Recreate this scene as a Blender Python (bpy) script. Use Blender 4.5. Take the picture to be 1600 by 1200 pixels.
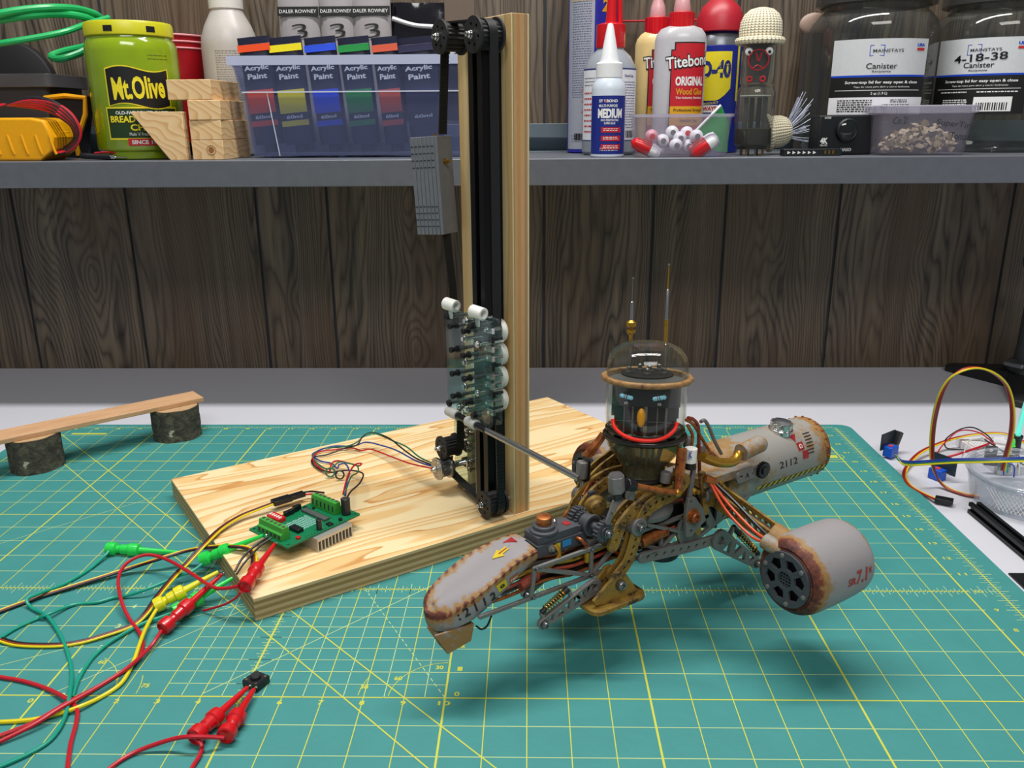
import bpy, bmesh, math, random
from mathutils import Vector as V, Matrix, Euler, noise
from mathutils.geometry import tessellate_polygon
random.seed(7)
U = 0.0254                      # every length below is in inches; U turns it into metres
PI = math.pi
for o in list(bpy.data.objects): bpy.data.objects.remove(o)
COL = bpy.context.scene.collection

# ---------------------------------------------------------------- camera, light, exposure
CAM = V((12.0468, -12.3827, 13.4488)); FPX = 1320.36
CR = Euler((1.26866859, 0.00666432, 0.01840328)).to_matrix()
cd = bpy.data.cameras.new('camera'); cam = bpy.data.objects.new('camera', cd); COL.objects.link(cam)
cam.location = CAM * U; cam.rotation_euler = (1.26866859, 0.00666432, 0.01840328)
cd.sensor_width = 36; cd.lens = 36 * FPX / 1600; cd.clip_start = 0.01; cd.clip_end = 50
bpy.context.scene.camera = cam
vs = bpy.context.scene.view_settings
vs.view_transform = 'Standard'; vs.look = 'None'; vs.gamma = 1; vs.use_curve_mapping = False; vs.exposure = -0.18
w = bpy.data.worlds.new('World'); bpy.context.scene.world = w; w.use_nodes = True
w.node_tree.nodes['Background'].inputs[0].default_value = (0.90, 0.95, 1.0, 1)
w.node_tree.nodes['Background'].inputs[1].default_value = 0.21
def area(name, loc, rot, sx, sy, power, col=(1, 1, 1)):
    l = bpy.data.lights.new(name, 'AREA'); l.shape = 'RECTANGLE'; l.size = sx * U; l.size_y = sy * U
    l.energy = power; l.color = col
    o = bpy.data.objects.new(name, l); COL.objects.link(o); o.location = V(loc) * U; o.rotation_euler = rot
    return o
area('ceiling_tube_light', (10, 16.5, 60), (0, 0, 0), 54, 4.0, 29, (1, 0.985, 0.96))
area('room_ceiling_light', (18, -60, 80), (math.radians(38), 0, 0), 60, 24, 30, (1, 0.97, 0.93))

# ---------------------------------------------------------------- geometry helpers
def ray(u, v): return CR @ V(((u - 800) / FPX, (600 - v) / FPX, -1))
def WZ(u, v, z=0.0): d = ray(u, v); return CAM + d * ((z - CAM.z) / d.z)         # photo point on a level plane
def WY(u, v, y): d = ray(u, v); return CAM + d * ((y - CAM.y) / d.y)             # photo point on an upright plane
def WN(u, v, p, n): d = ray(u, v); return CAM + d * ((V(p) - CAM).dot(n) / d.dot(n))
def frame(o=(0, 0, 0), x=(1, 0, 0), z=(0, 0, 1)):
    x = V(x).normalized(); z = V(z); z = (z - x * z.dot(x)).normalized(); y = z.cross(x)
    m = Matrix((x, y, z)).transposed().to_4x4(); m.translation = V(o); return m
def axf(a, d):                   # frame with z along d at a
    d = V(d).normalized(); h = V((0, 0, 1)) if abs(d.z) < .95 else V((1, 0, 0))
    x = h.cross(d).normalized(); y = d.cross(x); m = Matrix((x, y, d)).transposed().to_4x4(); m.translation = V(a); return m
def smoothpts(pts, n=6, closed=False):
    P = [V(p) for p in pts]; out = []; N = len(P)
    if N < 3: return P
    rng = range(N if closed else N - 1)
    for i in rng:
        if closed: a, b, c, d = P[(i-1) % N], P[i], P[(i+1) % N], P[(i+2) % N]
        else: a, b, c, d = P[max(i-1, 0)], P[i], P[i+1], P[min(i+2, N-1)]
        for k in range(n):
            t = k / n
            out.append(0.5 * ((2*b) + (c-a)*t + (2*a-5*b+4*c-d)*t*t + (3*b-a-3*c+d)*t*t*t))
    if not closed: out.append(P[-1])
    return out
class MB:
    def __init__(s): s.v = []; s.f = []; s.m = []; s.T = Matrix.Identity(4)
    def at(s, T=None): s.T = T if T is not None else Matrix.Identity(4); return s
    def add(s, vs, fs, m=0):
        b = len(s.v); s.v += [s.T @ V(p) for p in vs]
        for f in fs: s.f.append(tuple(b + i for i in f)); s.m.append(m)
        return s
    def box(s, a, b, m=0):
        x0, y0, z0 = a; x1, y1, z1 = b
        return s.add([(x0,y0,z0),(x1,y0,z0),(x1,y1,z0),(x0,y1,z0),(x0,y0,z1),(x1,y0,z1),(x1,y1,z1),(x0,y1,z1)],
                     [(0,3,2,1),(4,5,6,7),(0,1,5,4),(1,2,6,5),(2,3,7,6),(3,0,4,7)], m)
    def cbox(s, c, d, m=0): return s.box([c[i]-d[i]/2 for i in range(3)], [c[i]+d[i]/2 for i in range(3)], m)
    def bar(s, a, b, w, h, m=0, up=(0, 0, 1)):
        a = V(a); b = V(b); F = frame(a, b - a, up if abs((b-a).normalized().dot(V(up))) < .98 else (0, 1, 0)); T = s.T; s.T = T @ F
        s.box((0, -w/2, -h/2), ((b-a).length, w/2, h/2), m); s.T = T; return s
    def lathe(s, prof, a=(0, 0, 0), d=(0, 0, 1), n=24, m=0, close=False, sc=(1, 1)):
        F = axf(a, d); vs = []; fs = []
        for r, z in prof:
            for k in range(n):
                t = 2*PI*k/n; vs.append(F @ V((r*math.cos(t)*sc[0], r*math.sin(t)*sc[1], z)))
        L = len(prof)
        for i in range(L-1 if not close else L):
            j = (i+1) % L
            for k in range(n): k2 = (k+1) % n; fs.append((i*n+k, i*n+k2, j*n+k2, j*n+k))
        if not close:
            if prof[0][0] > 1e-4: fs.append(tuple(range(n-1, -1, -1)))
            if prof[-1][0] > 1e-4: fs.append(tuple((L-1)*n + k for k in range(n)))
        return s.add(vs, fs, m)
    def cyl(s, a, b, r, r2=None, n=16, m=0):
        a = V(a); b = V(b); return s.lathe([(r, 0), (r if r2 is None else r2, (b-a).length)], a, b-a, n, m)
    def tube(s, pts, r, n=8, m=0, closed=False, sm=5, cap=True):
        P = smoothpts(pts, sm, closed) if sm else [V(p) for p in pts]; N = len(P); vs = []; fs = []
        t = (P[1]-P[0]).normalized(); up = V((0, 0, 1)) if abs(t.z) < .9 else V((1, 0, 0)); x = up.cross(t).normalized()
        for i, p in enumerate(P):
            if closed: t = (P[(i+1) % N] - P[i-1])
            else: t = P[min(i+1, N-1)] - P[max(i-1, 0)]
            if t.length < 1e-9: t = V((0, 0, 1))
            t.normalize(); x = (x - t * x.dot(t)); x = x.normalized() if x.length > 1e-6 else V((1, 0, 0)); y = t.cross(x)
            rr = r(i/(N-1)) if callable(r) else r
            for k in range(n): a = 2*PI*k/n; vs.append(p + x*math.cos(a)*rr + y*math.sin(a)*rr)
        for i in range(N if closed else N-1):
            j = (i+1) % N
            for k in range(n): k2 = (k+1) % n; fs.append((i*n+k, i*n+k2, j*n+k2, j*n+k))
        if not closed and cap: fs.append(tuple(range(n-1, -1, -1))); fs.append(tuple((N-1)*n+k for k in range(n)))
        return s.add(vs, fs, m)
    def prism(s, poly, t0, t1, holes=(), m=0, F=None):      # 2D polygon (with real holes) in F's xy plane, from z t0 to t1
        T = s.T
        if F is not None: s.T = T @ F
        loops = [[V((p[0], p[1], 0)) for p in poly]] + [[V((p[0], p[1], 0)) for p in h] for h in holes]
        flat = [p for l in loops for p in l]; N = len(flat)
        tris = tessellate_polygon(loops); vs = [(p.x, p.y, t0) for p in flat] + [(p.x, p.y, t1) for p in flat]; fs = []
        for t in tris:
            a, b, c = [flat[i] for i in t]
            if (b-a).cross(c-a).z < 0: t = (t[0], t[2], t[1])
            fs.append((t[0]+N, t[1]+N, t[2]+N)); fs.append((t[2], t[1], t[0]))
        k = 0
        for li, l in enumerate(loops):
            A = sum(l[i].x*l[(i+1) % len(l)].y - l[(i+1) % len(l)].x*l[i].y for i in range(len(l)))
            for i in range(len(l)):
                i0 = k+i; i1 = k+(i+1) % len(l)
                q = (i0, i1, i1+N, i0+N)
                if (A < 0) != (li > 0): q = q[::-1]
                fs.append(q)
            k += len(l)
        s.add(vs, fs, m); s.T = T; return s
    def torus(s, R, r, c=(0, 0, 0), d=(0, 0, 1), n=32, k=10, m=0, sc=(1, 1)):
        return s.lathe([(R + r*math.cos(2*PI*i/k), r*math.sin(2*PI*i/k)) for i in range(k)], c, d, n, m, True, sc)
    def ball(s, c, r, n=16, m=0, sc=(1, 1, 1)):
        h = n//2; T = s.T; s.T = T @ Matrix.Translation(V(c)) @ Matrix.Diagonal((sc[0], sc[1], sc[2], 1))
        s.lathe([(r*math.sin(PI*i/h), -r*math.cos(PI*i/h)) for i in range(h+1)], (0, 0, 0), (0, 0, 1), n, m); s.T = T; return s
    def build(s, name, mats, parent=None, bevel=0, sharp=32, loc=None, sub=0, seg=2):
        me = bpy.data.meshes.new(name)
        me.from_pydata([tuple(p * U) for p in s.v], [], s.f)
        for mm in (mats if isinstance(mats, (list, tuple)) else [mats]): me.materials.append(mm)
        me.polygons.foreach_set('material_index', s.m)
        bm = bmesh.new(); bm.from_mesh(me); bmesh.ops.remove_doubles(bm, verts=bm.verts, dist=1e-7)
        bmesh.ops.dissolve_degenerate(bm, edges=bm.edges, dist=1e-8)
        bmesh.ops.recalc_face_normals(bm, faces=bm.faces)
        c = math.radians(sharp)
        for f in bm.faces: f.smooth = True
        for e in bm.edges: e.smooth = not (len(e.link_faces) == 2 and e.calc_face_angle(0) > c)
        bm.to_mesh(me); bm.free()
        o = bpy.data.objects.new(name, me); COL.objects.link(o)
        if parent: o.parent = parent
        if loc is not None: o.location = V(loc) * U
        if bevel:
            b = o.modifiers.new('bevel', 'BEVEL'); b.width = bevel*U; b.segments = seg; b.limit_method = 'ANGLE'; b.angle_limit = math.radians(40); b.harden_normals = False
        if sub: q = o.modifiers.new('sub', 'SUBSURF'); q.levels = sub; q.render_levels = sub
        return o
def circ(cx, cy, r, n=10, a0=0): return [(cx + r*math.cos(a0+2*PI*k/n), cy + r*math.sin(a0+2*PI*k/n)) for k in range(n)]
def rrect(x0, y0, x1, y1, r, n=4):
    out = []
    for cx, cy, a in ((x1-r, y0+r, -90), (x1-r, y1-r, 0), (x0+r, y1-r, 90), (x0+r, y0+r, 180)):
        for k in range(n+1): t = math.radians(a + 90*k/n); out.append((cx + r*math.cos(t), cy + r*math.sin(t)))
    return out
def rb(x0, y0, x1, y1, z0, z1, r, mb=None, m=0, n=4):        # upright box with rounded plan corners
    mb = mb or MB(); return mb.prism(rrect(x0, y0, x1, y1, r, n), z0, z1, m=m)
def thing(name, label, cat, loc=(0, 0, 0), rz=0, group=None, rot=None):
    o = bpy.data.objects.new(name, None); o.empty_display_size = 0.01; COL.objects.link(o); o.location = V(loc)*U
    o.rotation_euler = rot if rot else (0, 0, rz); return tag(o, label, cat, group)
def tag(o, label, cat, group=None, kind=None):
    if label: o['label'] = label
    if cat: o['category'] = cat
    if group: o['group'] = group
    if kind: o['kind'] = kind
    return o
def part(o, label): o['label'] = label; return o
_tc = {}
def glyphs(txt, bold=0.0, shear=0.0):
    k = (txt, bold, shear)
    if k in _tc: return _tc[k]
    c = bpy.data.curves.new('t', 'FONT'); c.body = txt; c.size = 1; c.offset = bold; c.shear = shear; c.resolution_u = 3; c.align_x = 'LEFT'
    o = bpy.data.objects.new('t', c); COL.objects.link(o); dg = bpy.context.evaluated_depsgraph_get(); dg.update()
    me = bpy.data.meshes.new_from_object(o.evaluated_get(dg)); vs = [(p.co.x, p.co.y) for p in me.vertices]; fs = [tuple(p.vertices) for p in me.polygons]
    bpy.data.objects.remove(o); bpy.data.curves.remove(c); bpy.data.meshes.remove(me)
    if not vs: vs = [(0, 0)]
    x0 = min(p[0] for p in vs); x1 = max(p[0] for p in vs); y0 = min(p[1] for p in vs); y1 = max(p[1] for p in vs)
    _tc[k] = (vs, fs, x0, x1, y0, y1); return _tc[k]
def put_text(mb, fn, txt, cx, cy, w, h, bold=0.0, m=0, shear=0.0, rot=0):
    """text centred at (cx,cy), fitted to width w and height h, carried onto a surface by fn(x,y)->point"""
    vs, fs, x0, x1, y0, y1 = glyphs(txt, bold, shear)
    sx = w/max(x1-x0, 1e-3); sy = h/max(y1-y0, 1e-3); ca, sa = math.cos(rot), math.sin(rot); out = []
    for x, y in vs:
        a = (x-(x0+x1)/2)*sx; b = (y-(y0+y1)/2)*sy; out.append(fn(cx + a*ca - b*sa, cy + a*sa + b*ca))
    if len(out) > 2:
        f0 = fs[0]; mb.add(out, fs, m)
def put_rect(mb, fn, x0, y0, x1, y1, m=0, nx=1, ny=1):
    vs = []; fs = []
    for j in range(ny+1):
        for i in range(nx+1): vs.append(fn(x0+(x1-x0)*i/nx, y0+(y1-y0)*j/ny))
    for j in range(ny):
        for i in range(nx): a = j*(nx+1)+i; fs.append((a, a+1, a+nx+2, a+nx+1))
    mb.add(vs, fs, m)
def put_poly(mb, fn, pts, m=0): mb.add([fn(*p) for p in pts], [tuple(range(len(pts)))], m)
def plane_fn(F, e=0.0): return lambda x, y: F @ V((x, y, e))
def cylfn(c, r, a0=-PI/2):       # wraps (arc, height) on an upright cylinder, x=0 facing a0
    return lambda x, y: V((c[0] + r*math.cos(a0 + x/r), c[1] + r*math.sin(a0 + x/r), c[2] + y))

# ---------------------------------------------------------------- material helpers
def lin(c):
    if isinstance(c, str): c = tuple(int(c[i:i+2], 16)/255 for i in (0, 2, 4))
    return tuple(((x/12.92) if x <= .04045 else ((x+.055)/1.055)**2.4) for x in c[:3]) + (1,)
class NT:
    def __init__(s, name):
        s.mat = bpy.data.materials.new(name); s.mat.use_nodes = True; s.t = s.mat.node_tree; s.b = s.t.nodes['Principled BSDF']; s._c = None
    def n(s, typ, **kw):
        o = s.t.nodes.new(typ)
        for k, v in kw.items():
            if k.startswith('i_'):
                key = k[2:]; key = int(key) if key.isdigit() else key.replace('_', ' ')
                s.set(o.inputs[key], v)
            else: setattr(o, k, v)
        return o
    def set(s, inp, v):
        if hasattr(v, 'is_output') or hasattr(v, 'links') and not isinstance(v, (int, float)): s.t.links.new(v, inp)
        elif isinstance(v, bpy.types.Node): s.t.links.new(v.outputs[0], inp)
        else: inp.default_value = v
    def co(s):                    # object coordinates in inches
        if s._c is None:
            tc = s.n('ShaderNodeTexCoord'); m = s.n('ShaderNodeVectorMath', operation='SCALE'); s.t.links.new(tc.outputs['Object'], m.inputs[0]); m.inputs['Scale'].default_value = 1/U; s._c = m.outputs[0]
        return s._c
    def sc(s, x, y, z, off=(0, 0, 0)):
        m = s.n('ShaderNodeMapping'); s.t.links.new(s.co(), m.inputs[0]); m.inputs['Scale'].default_value = (x, y, z); m.inputs['Location'].default_value = off; return m.outputs[0]
    def xyz(s):
        q = s.n('ShaderNodeSeparateXYZ'); s.t.links.new(s.co(), q.inputs[0]); return q.outputs
    def ma(s, op, a, b=0.0, c=0.0, clamp=False):
        q = s.n('ShaderNodeMath', operation=op, use_clamp=clamp); s.set(q.inputs[0], a); s.set(q.inputs[1], b); s.set(q.inputs[2], c); return q.outputs[0]
    def noise(s, vec, scale=1, det=3, rough=.5, dist=0):
        q = s.n('ShaderNodeTexNoise'); s.t.links.new(vec, q.inputs['Vector']); q.inputs['Scale'].default_value = scale; q.inputs['Detail'].default_value = det
        q.inputs['Roughness'].default_value = rough; q.inputs['Distortion'].default_value = dist; return q.outputs[0]
    def ramp(s, fac, stops, interp='LINEAR'):
        q = s.n('ShaderNodeValToRGB'); s.set(q.inputs[0], fac); r = q.color_ramp; r.interpolation = interp
        while len(r.elements) < len(stops): r.elements.new(0.5)
        for e, (p, c) in zip(r.elements, stops): e.position = p; e.color = lin(c) if not isinstance(c, float) else (c, c, c, 1)
        return q.outputs[0]
    def mix(s, fac, a, b):
        q = s.n('ShaderNodeMix', data_type='RGBA'); s.set(q.inputs[0], fac)
        for i, v in ((6, a), (7, b)):
            if isinstance(v, str): q.inputs[i].default_value = lin(v)
            else: s.set(q.inputs[i], v)
        return q.outputs[2]
    def bump(s, h, st=.3, dist=.02):
        q = s.n('ShaderNodeBump'); s.set(q.inputs['Height'], h); q.inputs['Strength'].default_value = st; q.inputs['Distance'].default_value = dist*U; s.t.links.new(q.outputs[0], s.b.inputs['Normal'])
    def done(s, col=None, rough=.5, metal=0, **kw):
        if col is not None:
            if isinstance(col, (str, tuple)): s.b.inputs['Base Color'].default_value = lin(col)
            else: s.t.links.new(col, s.b.inputs['Base Color'])
        s.set(s.b.inputs['Roughness'], rough); s.set(s.b.inputs['Metallic'], metal)
        for k, v in kw.items(): s.set(s.b.inputs[k.replace('_', ' ')], v)
        return s.mat
def flat(name, col, rough=.5, metal=0, var=.12, sc=6, bump=0, **kw):
    """plain procedural colour with a slight mottling"""
    t = NT(name); n = t.noise(t.sc(sc, sc, sc), 1, 3)
    c = lin(col); d = tuple(x*(1-var) for x in c[:3]); q = t.n('ShaderNodeMix', data_type='RGBA'); t.set(q.inputs[0], n)
    q.inputs[6].default_value = c; q.inputs[7].default_value = d + (1,)
    if bump: t.bump(t.noise(t.sc(sc*4, sc*4, sc*4), 1, 2), bump, .03)
    return t.done(q.outputs[2], rough, metal, **kw)
def glass(name, col='FFFFFF', rough=.02, ior=1.4, tint=1.0, alpha=None, **kw):
    t = NT(name); n = t.noise(t.sc(3, 3, 3), 1, 2)
    r = t.ma('MULTIPLY_ADD', n, rough*.5, rough*.75)
    return t.done(col, r, 0, Transmission_Weight=tint, IOR=ior, **kw)
def clearm(name, col='FFFFFF', ior=1.45, rough=.02, haze=0.0, hcol='D8DCE0', k=1.0):
    """thin clear shell: see-through with a fresnel sheen and, if wanted, a little milky haze"""
    t = NT(name); nt = t.t; out = nt.nodes['Material Output']; tr = t.n('ShaderNodeBsdfTransparent'); tr.inputs[0].default_value = lin(col)
    gl = t.n('ShaderNodeBsdfGlossy'); gl.inputs['Roughness'].default_value = rough; fr = t.n('ShaderNodeLayerWeight'); fr.inputs['Blend'].default_value = .5; fc = t.ma('MULTIPLY_ADD', t.ma('POWER', fr.outputs['Facing'], 4.0), .55, (ior - 1)*.06)
    n = t.noise(t.sc(1.5, 1.5, 1.5), 1, 2); f = t.ma('MULTIPLY', fc, t.ma('MULTIPLY_ADD', n, .3*k, .85*k))
    m1 = t.n('ShaderNodeMixShader'); t.set(m1.inputs[0], f); nt.links.new(tr.outputs[0], m1.inputs[1]); nt.links.new(gl.outputs[0], m1.inputs[2]); last = m1
    if haze:
        m2 = t.n('ShaderNodeMixShader'); m2.inputs[0].default_value = haze; t.b.inputs['Base Color'].default_value = lin(hcol); t.b.inputs['Roughness'].default_value = .3
        nt.links.new(m1.outputs[0], m2.inputs[1]); nt.links.new(t.b.outputs[0], m2.inputs[2]); last = m2
    nt.links.new(last.outputs[0], out.inputs['Surface']); return t.mat
def frosted(name, col, rough=.35, trans=.7, ior=1.2, **kw):
    t = NT(name); n = t.noise(t.sc(2, 2, 2), 1, 2); r = t.ma('MULTIPLY_ADD', n, rough*.4, rough*.8)
    return t.done(col, r, 0, Transmission_Weight=trans, IOR=ior, **kw)

# ---------------------------------------------------------------- shared materials
M = {}
def wood_wall():
    t = NT('panelling_wood'); x, y, z = t.xyz()
    seg = t.noise(t.sc(.13, 0, .0), 1, 1, .5)
    big = t.noise(t.sc(.20, 1, .028), 1, 1.5, .45); mid = t.noise(t.sc(.7, 1, .11, (7, 0, 3)), 1, 2, .5)
    h = t.ma('ADD', t.ma('MULTIPLY', big, 17.0), t.ma('ADD', t.ma('MULTIPLY', mid, 2.4), t.ma('MULTIPLY', x, 1.6)))
    for kx, kz, ka, ks in ((-14.5, 7.2, 2.6, 1.5), (-12.3, 5.2, 1.6, .9), (-1.0, 4.0, 1.2, .8), (33.0, 6.2, 3.0, 1.3), (34.2, 3.2, 1.4, .9), (5.2, 9.2, 1.3, .7), (5.5, 1.2, 2.2, 1.0), (16.5, 15.5, 1.8, 1.0), (-8, 16, 2, 1.1), (10, 2.5, 1.4, .8), (25.5, 4.5, 1.8, 1.2)):
        dx_ = t.ma('DIVIDE', t.ma('SUBTRACT', x, kx), ks); dz_ = t.ma('DIVIDE', t.ma('SUBTRACT', z, kz), ks*1.9)
        h = t.ma('ADD', h, t.ma('DIVIDE', ka, t.ma('ADD', 1.0, t.ma('ADD', t.ma('MULTIPLY', dx_, dx_), t.ma('MULTIPLY', dz_, dz_)))))
    ring = t.ma('POWER', t.ma('ABSOLUTE', t.ma('SINE', t.ma('MULTIPLY', h, 8.0))), .6)
    fine = t.noise(t.sc(26, 1, .35), 1, 3, .7); wide = t.noise(t.sc(1.9, 1, .05, (2, 0, 5)), 1, 3, .6)
    g = t.ma('ADD', t.ma('MULTIPLY', ring, .24), t.ma('ADD', t.ma('MULTIPLY', fine, .40), t.ma('MULTIPLY', wide, .55)))
    c = t.ramp(g, [(.38, '1A1612'), (.52, '3A322A'), (.66, '5E5346'), (.88, '867864')])
    tone = t.noise(t.sc(.25, 1, .08, (3, 0, 9)), 1, 2)
    c = t.mix(t.ramp(tone, [(.4, 0.0), (.65, .6)]), c, '5C4834')
    t.bump(g, .2, .02)
    return t.done(c, .5, 0)
M['wall'] = wood_wall()
M['groove'] = flat('groove_dark', '2C333E', .6)
M['white_top'] = flat('white_laminate', 'D0D0D8', .38, var=.03, sc=3)
M['shelf'] = flat('shelf_grey_paint', '6A7880', .36, .2, var=.06, sc=1.5, bump=.05)
M['shelf_top'] = flat('shelf_grey_paint_worn', '6C7078', .42, .2, var=.25, sc=2, bump=.1)
M['mat'] = flat('mat_teal', '3D8E8B', .62, var=.16, sc=1.2, bump=.25)
M['line'] = flat('mat_line_pale', 'BCD492', .6, var=.05)
M['line_y'] = flat('mat_line_yellow', 'C6CA48', .6, var=.05)
def ply_face(name, ax, lo='F0DCAE', mid='E6C084', hi='C98E4E', amt=1.0):
    t = NT(name); s = (.07, .55, .55) if ax == 0 else (.42, .42, .055)
    warp = t.noise(t.sc(*[q*1.0 for q in s]), 1, 2, .5)
    h = t.ma('MULTIPLY_ADD', warp, 7.5 * amt, t.xyz()[1] if ax == 0 else t.xyz()[1])
    band = t.ma('FRACT', t.ma('MULTIPLY', h, 1.25))
    fine = t.noise(t.sc(*([.6, 26, 26] if ax == 0 else [26, 26, .6])), 1, 3)
    c = t.ramp(band, [(0, lo), (.4, lo), (.62, mid), (.86, mid), (.95, hi), (.98, hi), (1, lo)])
    c = t.mix(t.ma('MULTIPLY', fine, .28), c, 'E2B878')
    t.bump(fine, .12, .01)
    return t.done(c, .5)
def ply_edge(name, axis, layers):
    t = NT(name); a = t.xyz()[axis]; s = [3, 3, 3]; s[axis] = .3
    n = t.noise(t.sc(*[2.2 if i != axis else 20 for i in range(3)]), 1, 4, .7)
    c = t.ramp(t.ma('DIVIDE', a, layers[-1]), [(l/layers[-1], col) for l, col in zip(layers[:-1], PLYC)], 'CONSTANT')
    c = t.mix(t.ma('MULTIPLY', n, .55), c, '9A7648')
    t.bump(n, .4, .02); return t.done(c, .7)
PLYC = ['DCC090', 'A88858', 'D2B486', '9C7C50', 'CCAE7E', '94764C', 'E0C494']
M['ply'] = ply_face('pine_plywood_face', 0)
M['ply_e'] = ply_edge('plywood_edge', 2, [0, .1, .2, .31, .42, .52, .62, .72])
M['post'] = ply_face('pine_post_face', 2, 'E6CD9A', 'DDBB80', 'CFA466', .35)
PLYC = ['F0DCAC', 'B08A50', 'CDAE7C', 'DA9A58', 'D9B07C', 'B8946A', 'F0DFB0']
M['post_e'] = ply_edge('post_plywood_edge', 0, [0, .42, .45, .56, .68, .82, .93, 1.0])
M['blk'] = flat('black_plastic', '15161A', .38, var=.2)
M['blk_m'] = flat('black_matte_plastic', '1C1C1E', .6, var=.2)
M['rub'] = flat('black_rubber', '121315', .55, var=.15)
M['chrome'] = flat('bright_metal', 'D8D8D6', .18, 1.0, var=.1)
M['alu'] = flat('brushed_aluminium', 'B4B6B8', .32, 1.0, var=.15)
M['steel'] = flat('steel', '8E9092', .35, .9, var=.15)
M['brass'] = flat('brass', 'B08A3C', .3, .9, var=.3)
M['white_p'] = flat('white_plastic', 'F2F2EA', .4, var=.04)
M['clear'] = clearm('clear_acrylic', 'E4F2F0', 1.5, .03, .03)
M['glass'] = clearm('clear_glass', 'F7F8F4', 1.5, .015, .004)
M['red_p'] = flat('red_plastic', 'D0101C', .3, var=.12, Coat_Weight=.3)
M['green_p'] = flat('green_plastic', '26D852', .3, var=.12, Coat_Weight=.3)
M['yel_p'] = flat('yellow_plastic', 'E8E020', .3, var=.12, Coat_Weight=.3)
M['w_red'] = flat('red_wire', 'C01428', .4, var=.1)
M['w_tea'] = flat('teal_wire', '0E9C82', .4, var=.1)
M['w_yel'] = flat('yellow_wire', 'E6D414', .4, var=.1)
M['w_blk'] = flat('black_wire', '1A1A1E', .4, var=.1)
M['w_brn'] = flat('brown_wire', '8A3420', .4, var=.1)
M['w_blu'] = flat('blue_wire', '24409A', .4, var=.1)
M['w_grn'] = flat('green_wire', '2A7050', .4, var=.1)
M['w_wht'] = flat('white_wire', 'C8C8C0', .4, var=.1)

# ---------------------------------------------------------------- the setting
WALLY = 34.2
def struct(o): o['kind'] = 'structure'; return o
m = MB(); GX = [-34, -27.5, -21.6, -16.2, -9.9, -2.8, 1.1, 12.9, 18.8, 22.7, 28.8, 38.0, 43, 50, 56, 64]
edges = [-38] + GX + [68]
for i in range(len(edges)-1):
    a, b = edges[i] + .065, edges[i+1] - .065
    m.box((a, WALLY, -30), (b, WALLY + .4, 46))
wall = struct(m.build('wall_back', [M['wall'], M['groove']], bevel=.05))
struct(MB().box((-38, WALLY + .12, -30), (68, WALLY + .6, 46)).build('trim_1', M['groove']))
desk = tag(MB().box((-38, -8, -1.2), (68, WALLY, -.08)).build('workbench', M['white_top'], bevel=.06), 'long white laminate workbench running along the panelled wall', 'table')

# metal shelf: tray with a folded front lip and a raised back lip
SZ = 11.87; SY0 = 25.5
sh = thing('metal_shelf', 'grey painted steel wall shelf holding jars, glue bottles and paints', 'shelf', (0, 0, 0))
m = MB(); prof = [(SY0, SZ), (WALLY-.02, SZ), (WALLY-.02, SZ-.08), (SY0+.09, SZ-.08), (SY0+.09, SZ-1.05), (SY0+.5, SZ-1.05), (SY0+.5, SZ-1.14), (SY0, SZ-1.14)]
F = Matrix(((0, 0, 1, 0), (1, 0, 0, 0), (0, 1, 0, 0), (0, 0, 0, 1)))
m.prism(prof, -36, 66, F=F); m.build('shelf_tray', M['shelf_top'], sh, bevel=.05)
m = MB().box((-36, WALLY-.12, SZ), (66, WALLY-.02, SZ+1.42)).box((-36, WALLY-.35, SZ), (66, WALLY-.12, SZ+.04)); m.build('back_lip', M['shelf'], sh, bevel=.03)
m = MB()
for k in range(6):
    x = -30 + k*18; m.prism([(WALLY-.03, SZ-.09), (WALLY-7, SZ-.09), (WALLY-.03, SZ-3)], x, x+.1, F=F)
for x in (-30, 60): m.prism([(WALLY-.03, SZ-.09), (WALLY-7, SZ-.09), (WALLY-.03, SZ-3)], x, x+.1, F=F)

# ---------------------------------------------------------------- cutting mat
cm = thing('cutting_mat', 'large teal green cutting mat with a yellow inch grid', 'cutting mat')
m = MB(); rb(-10.65, -.55, 26.75, 24.45, -.08, 0, .5, m); m.build('mat_sheet', M['mat'], cm, bevel=.015)
m = MB(); EZ = .0035
def line(a, b, w, mi=0, z=EZ):
    a = V((a[0], a[1], 0)); b = V((b[0], b[1], 0)); d = (b-a).normalized()*w/2; n = V((-d.y, d.x, 0))
    m.add([a-n+V((0,0,z)), b-n+V((0,0,z)), b+n+V((0,0,z)), a+n+V((0,0,z))], [(0, 1, 2, 3)], mi)
MP = lambda x, y: V((x, y, EZ*1.4))
for k in range(0, 25):
    wy = .024
    if k % 5 == 0: wy = .042
    line((-10, k), (25.1 if k < 24 else 26, k), wy, 1 if k % 5 == 0 else 0)
    if 0 < k < 24: put_text(m, MP, str(k), 25.42, k, .26 if k > 9 else .13, .15, .02, 1)
    if 0 < k < 24: line((25.7, k), (26.3, k), .024, 0, EZ*1.1)
for i in range(-9, 26):
    bold = i % 5 == 0
    line((i, 0), (i, 23.75), .052 if bold else .024, 1 if bold or 5 <= i else 1, EZ*1.2)
    put_text(m, MP, str(i+10), i + .12, 23.88, .22, .16, .03, 1)
line((26, 0), (26, 24), .04, 1, EZ*1.2); line((-10, 0), (-10, 24), .04, 1, EZ*1.2)
for i in range(0, 24*8):                                   # ruler ticks on the right edge
    if i % 8: l = .30 if i % 4 == 0 else (.22 if i % 2 == 0 else .13); line((26 - l, i/8), (26 + l, i/8), .018, 0)
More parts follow.
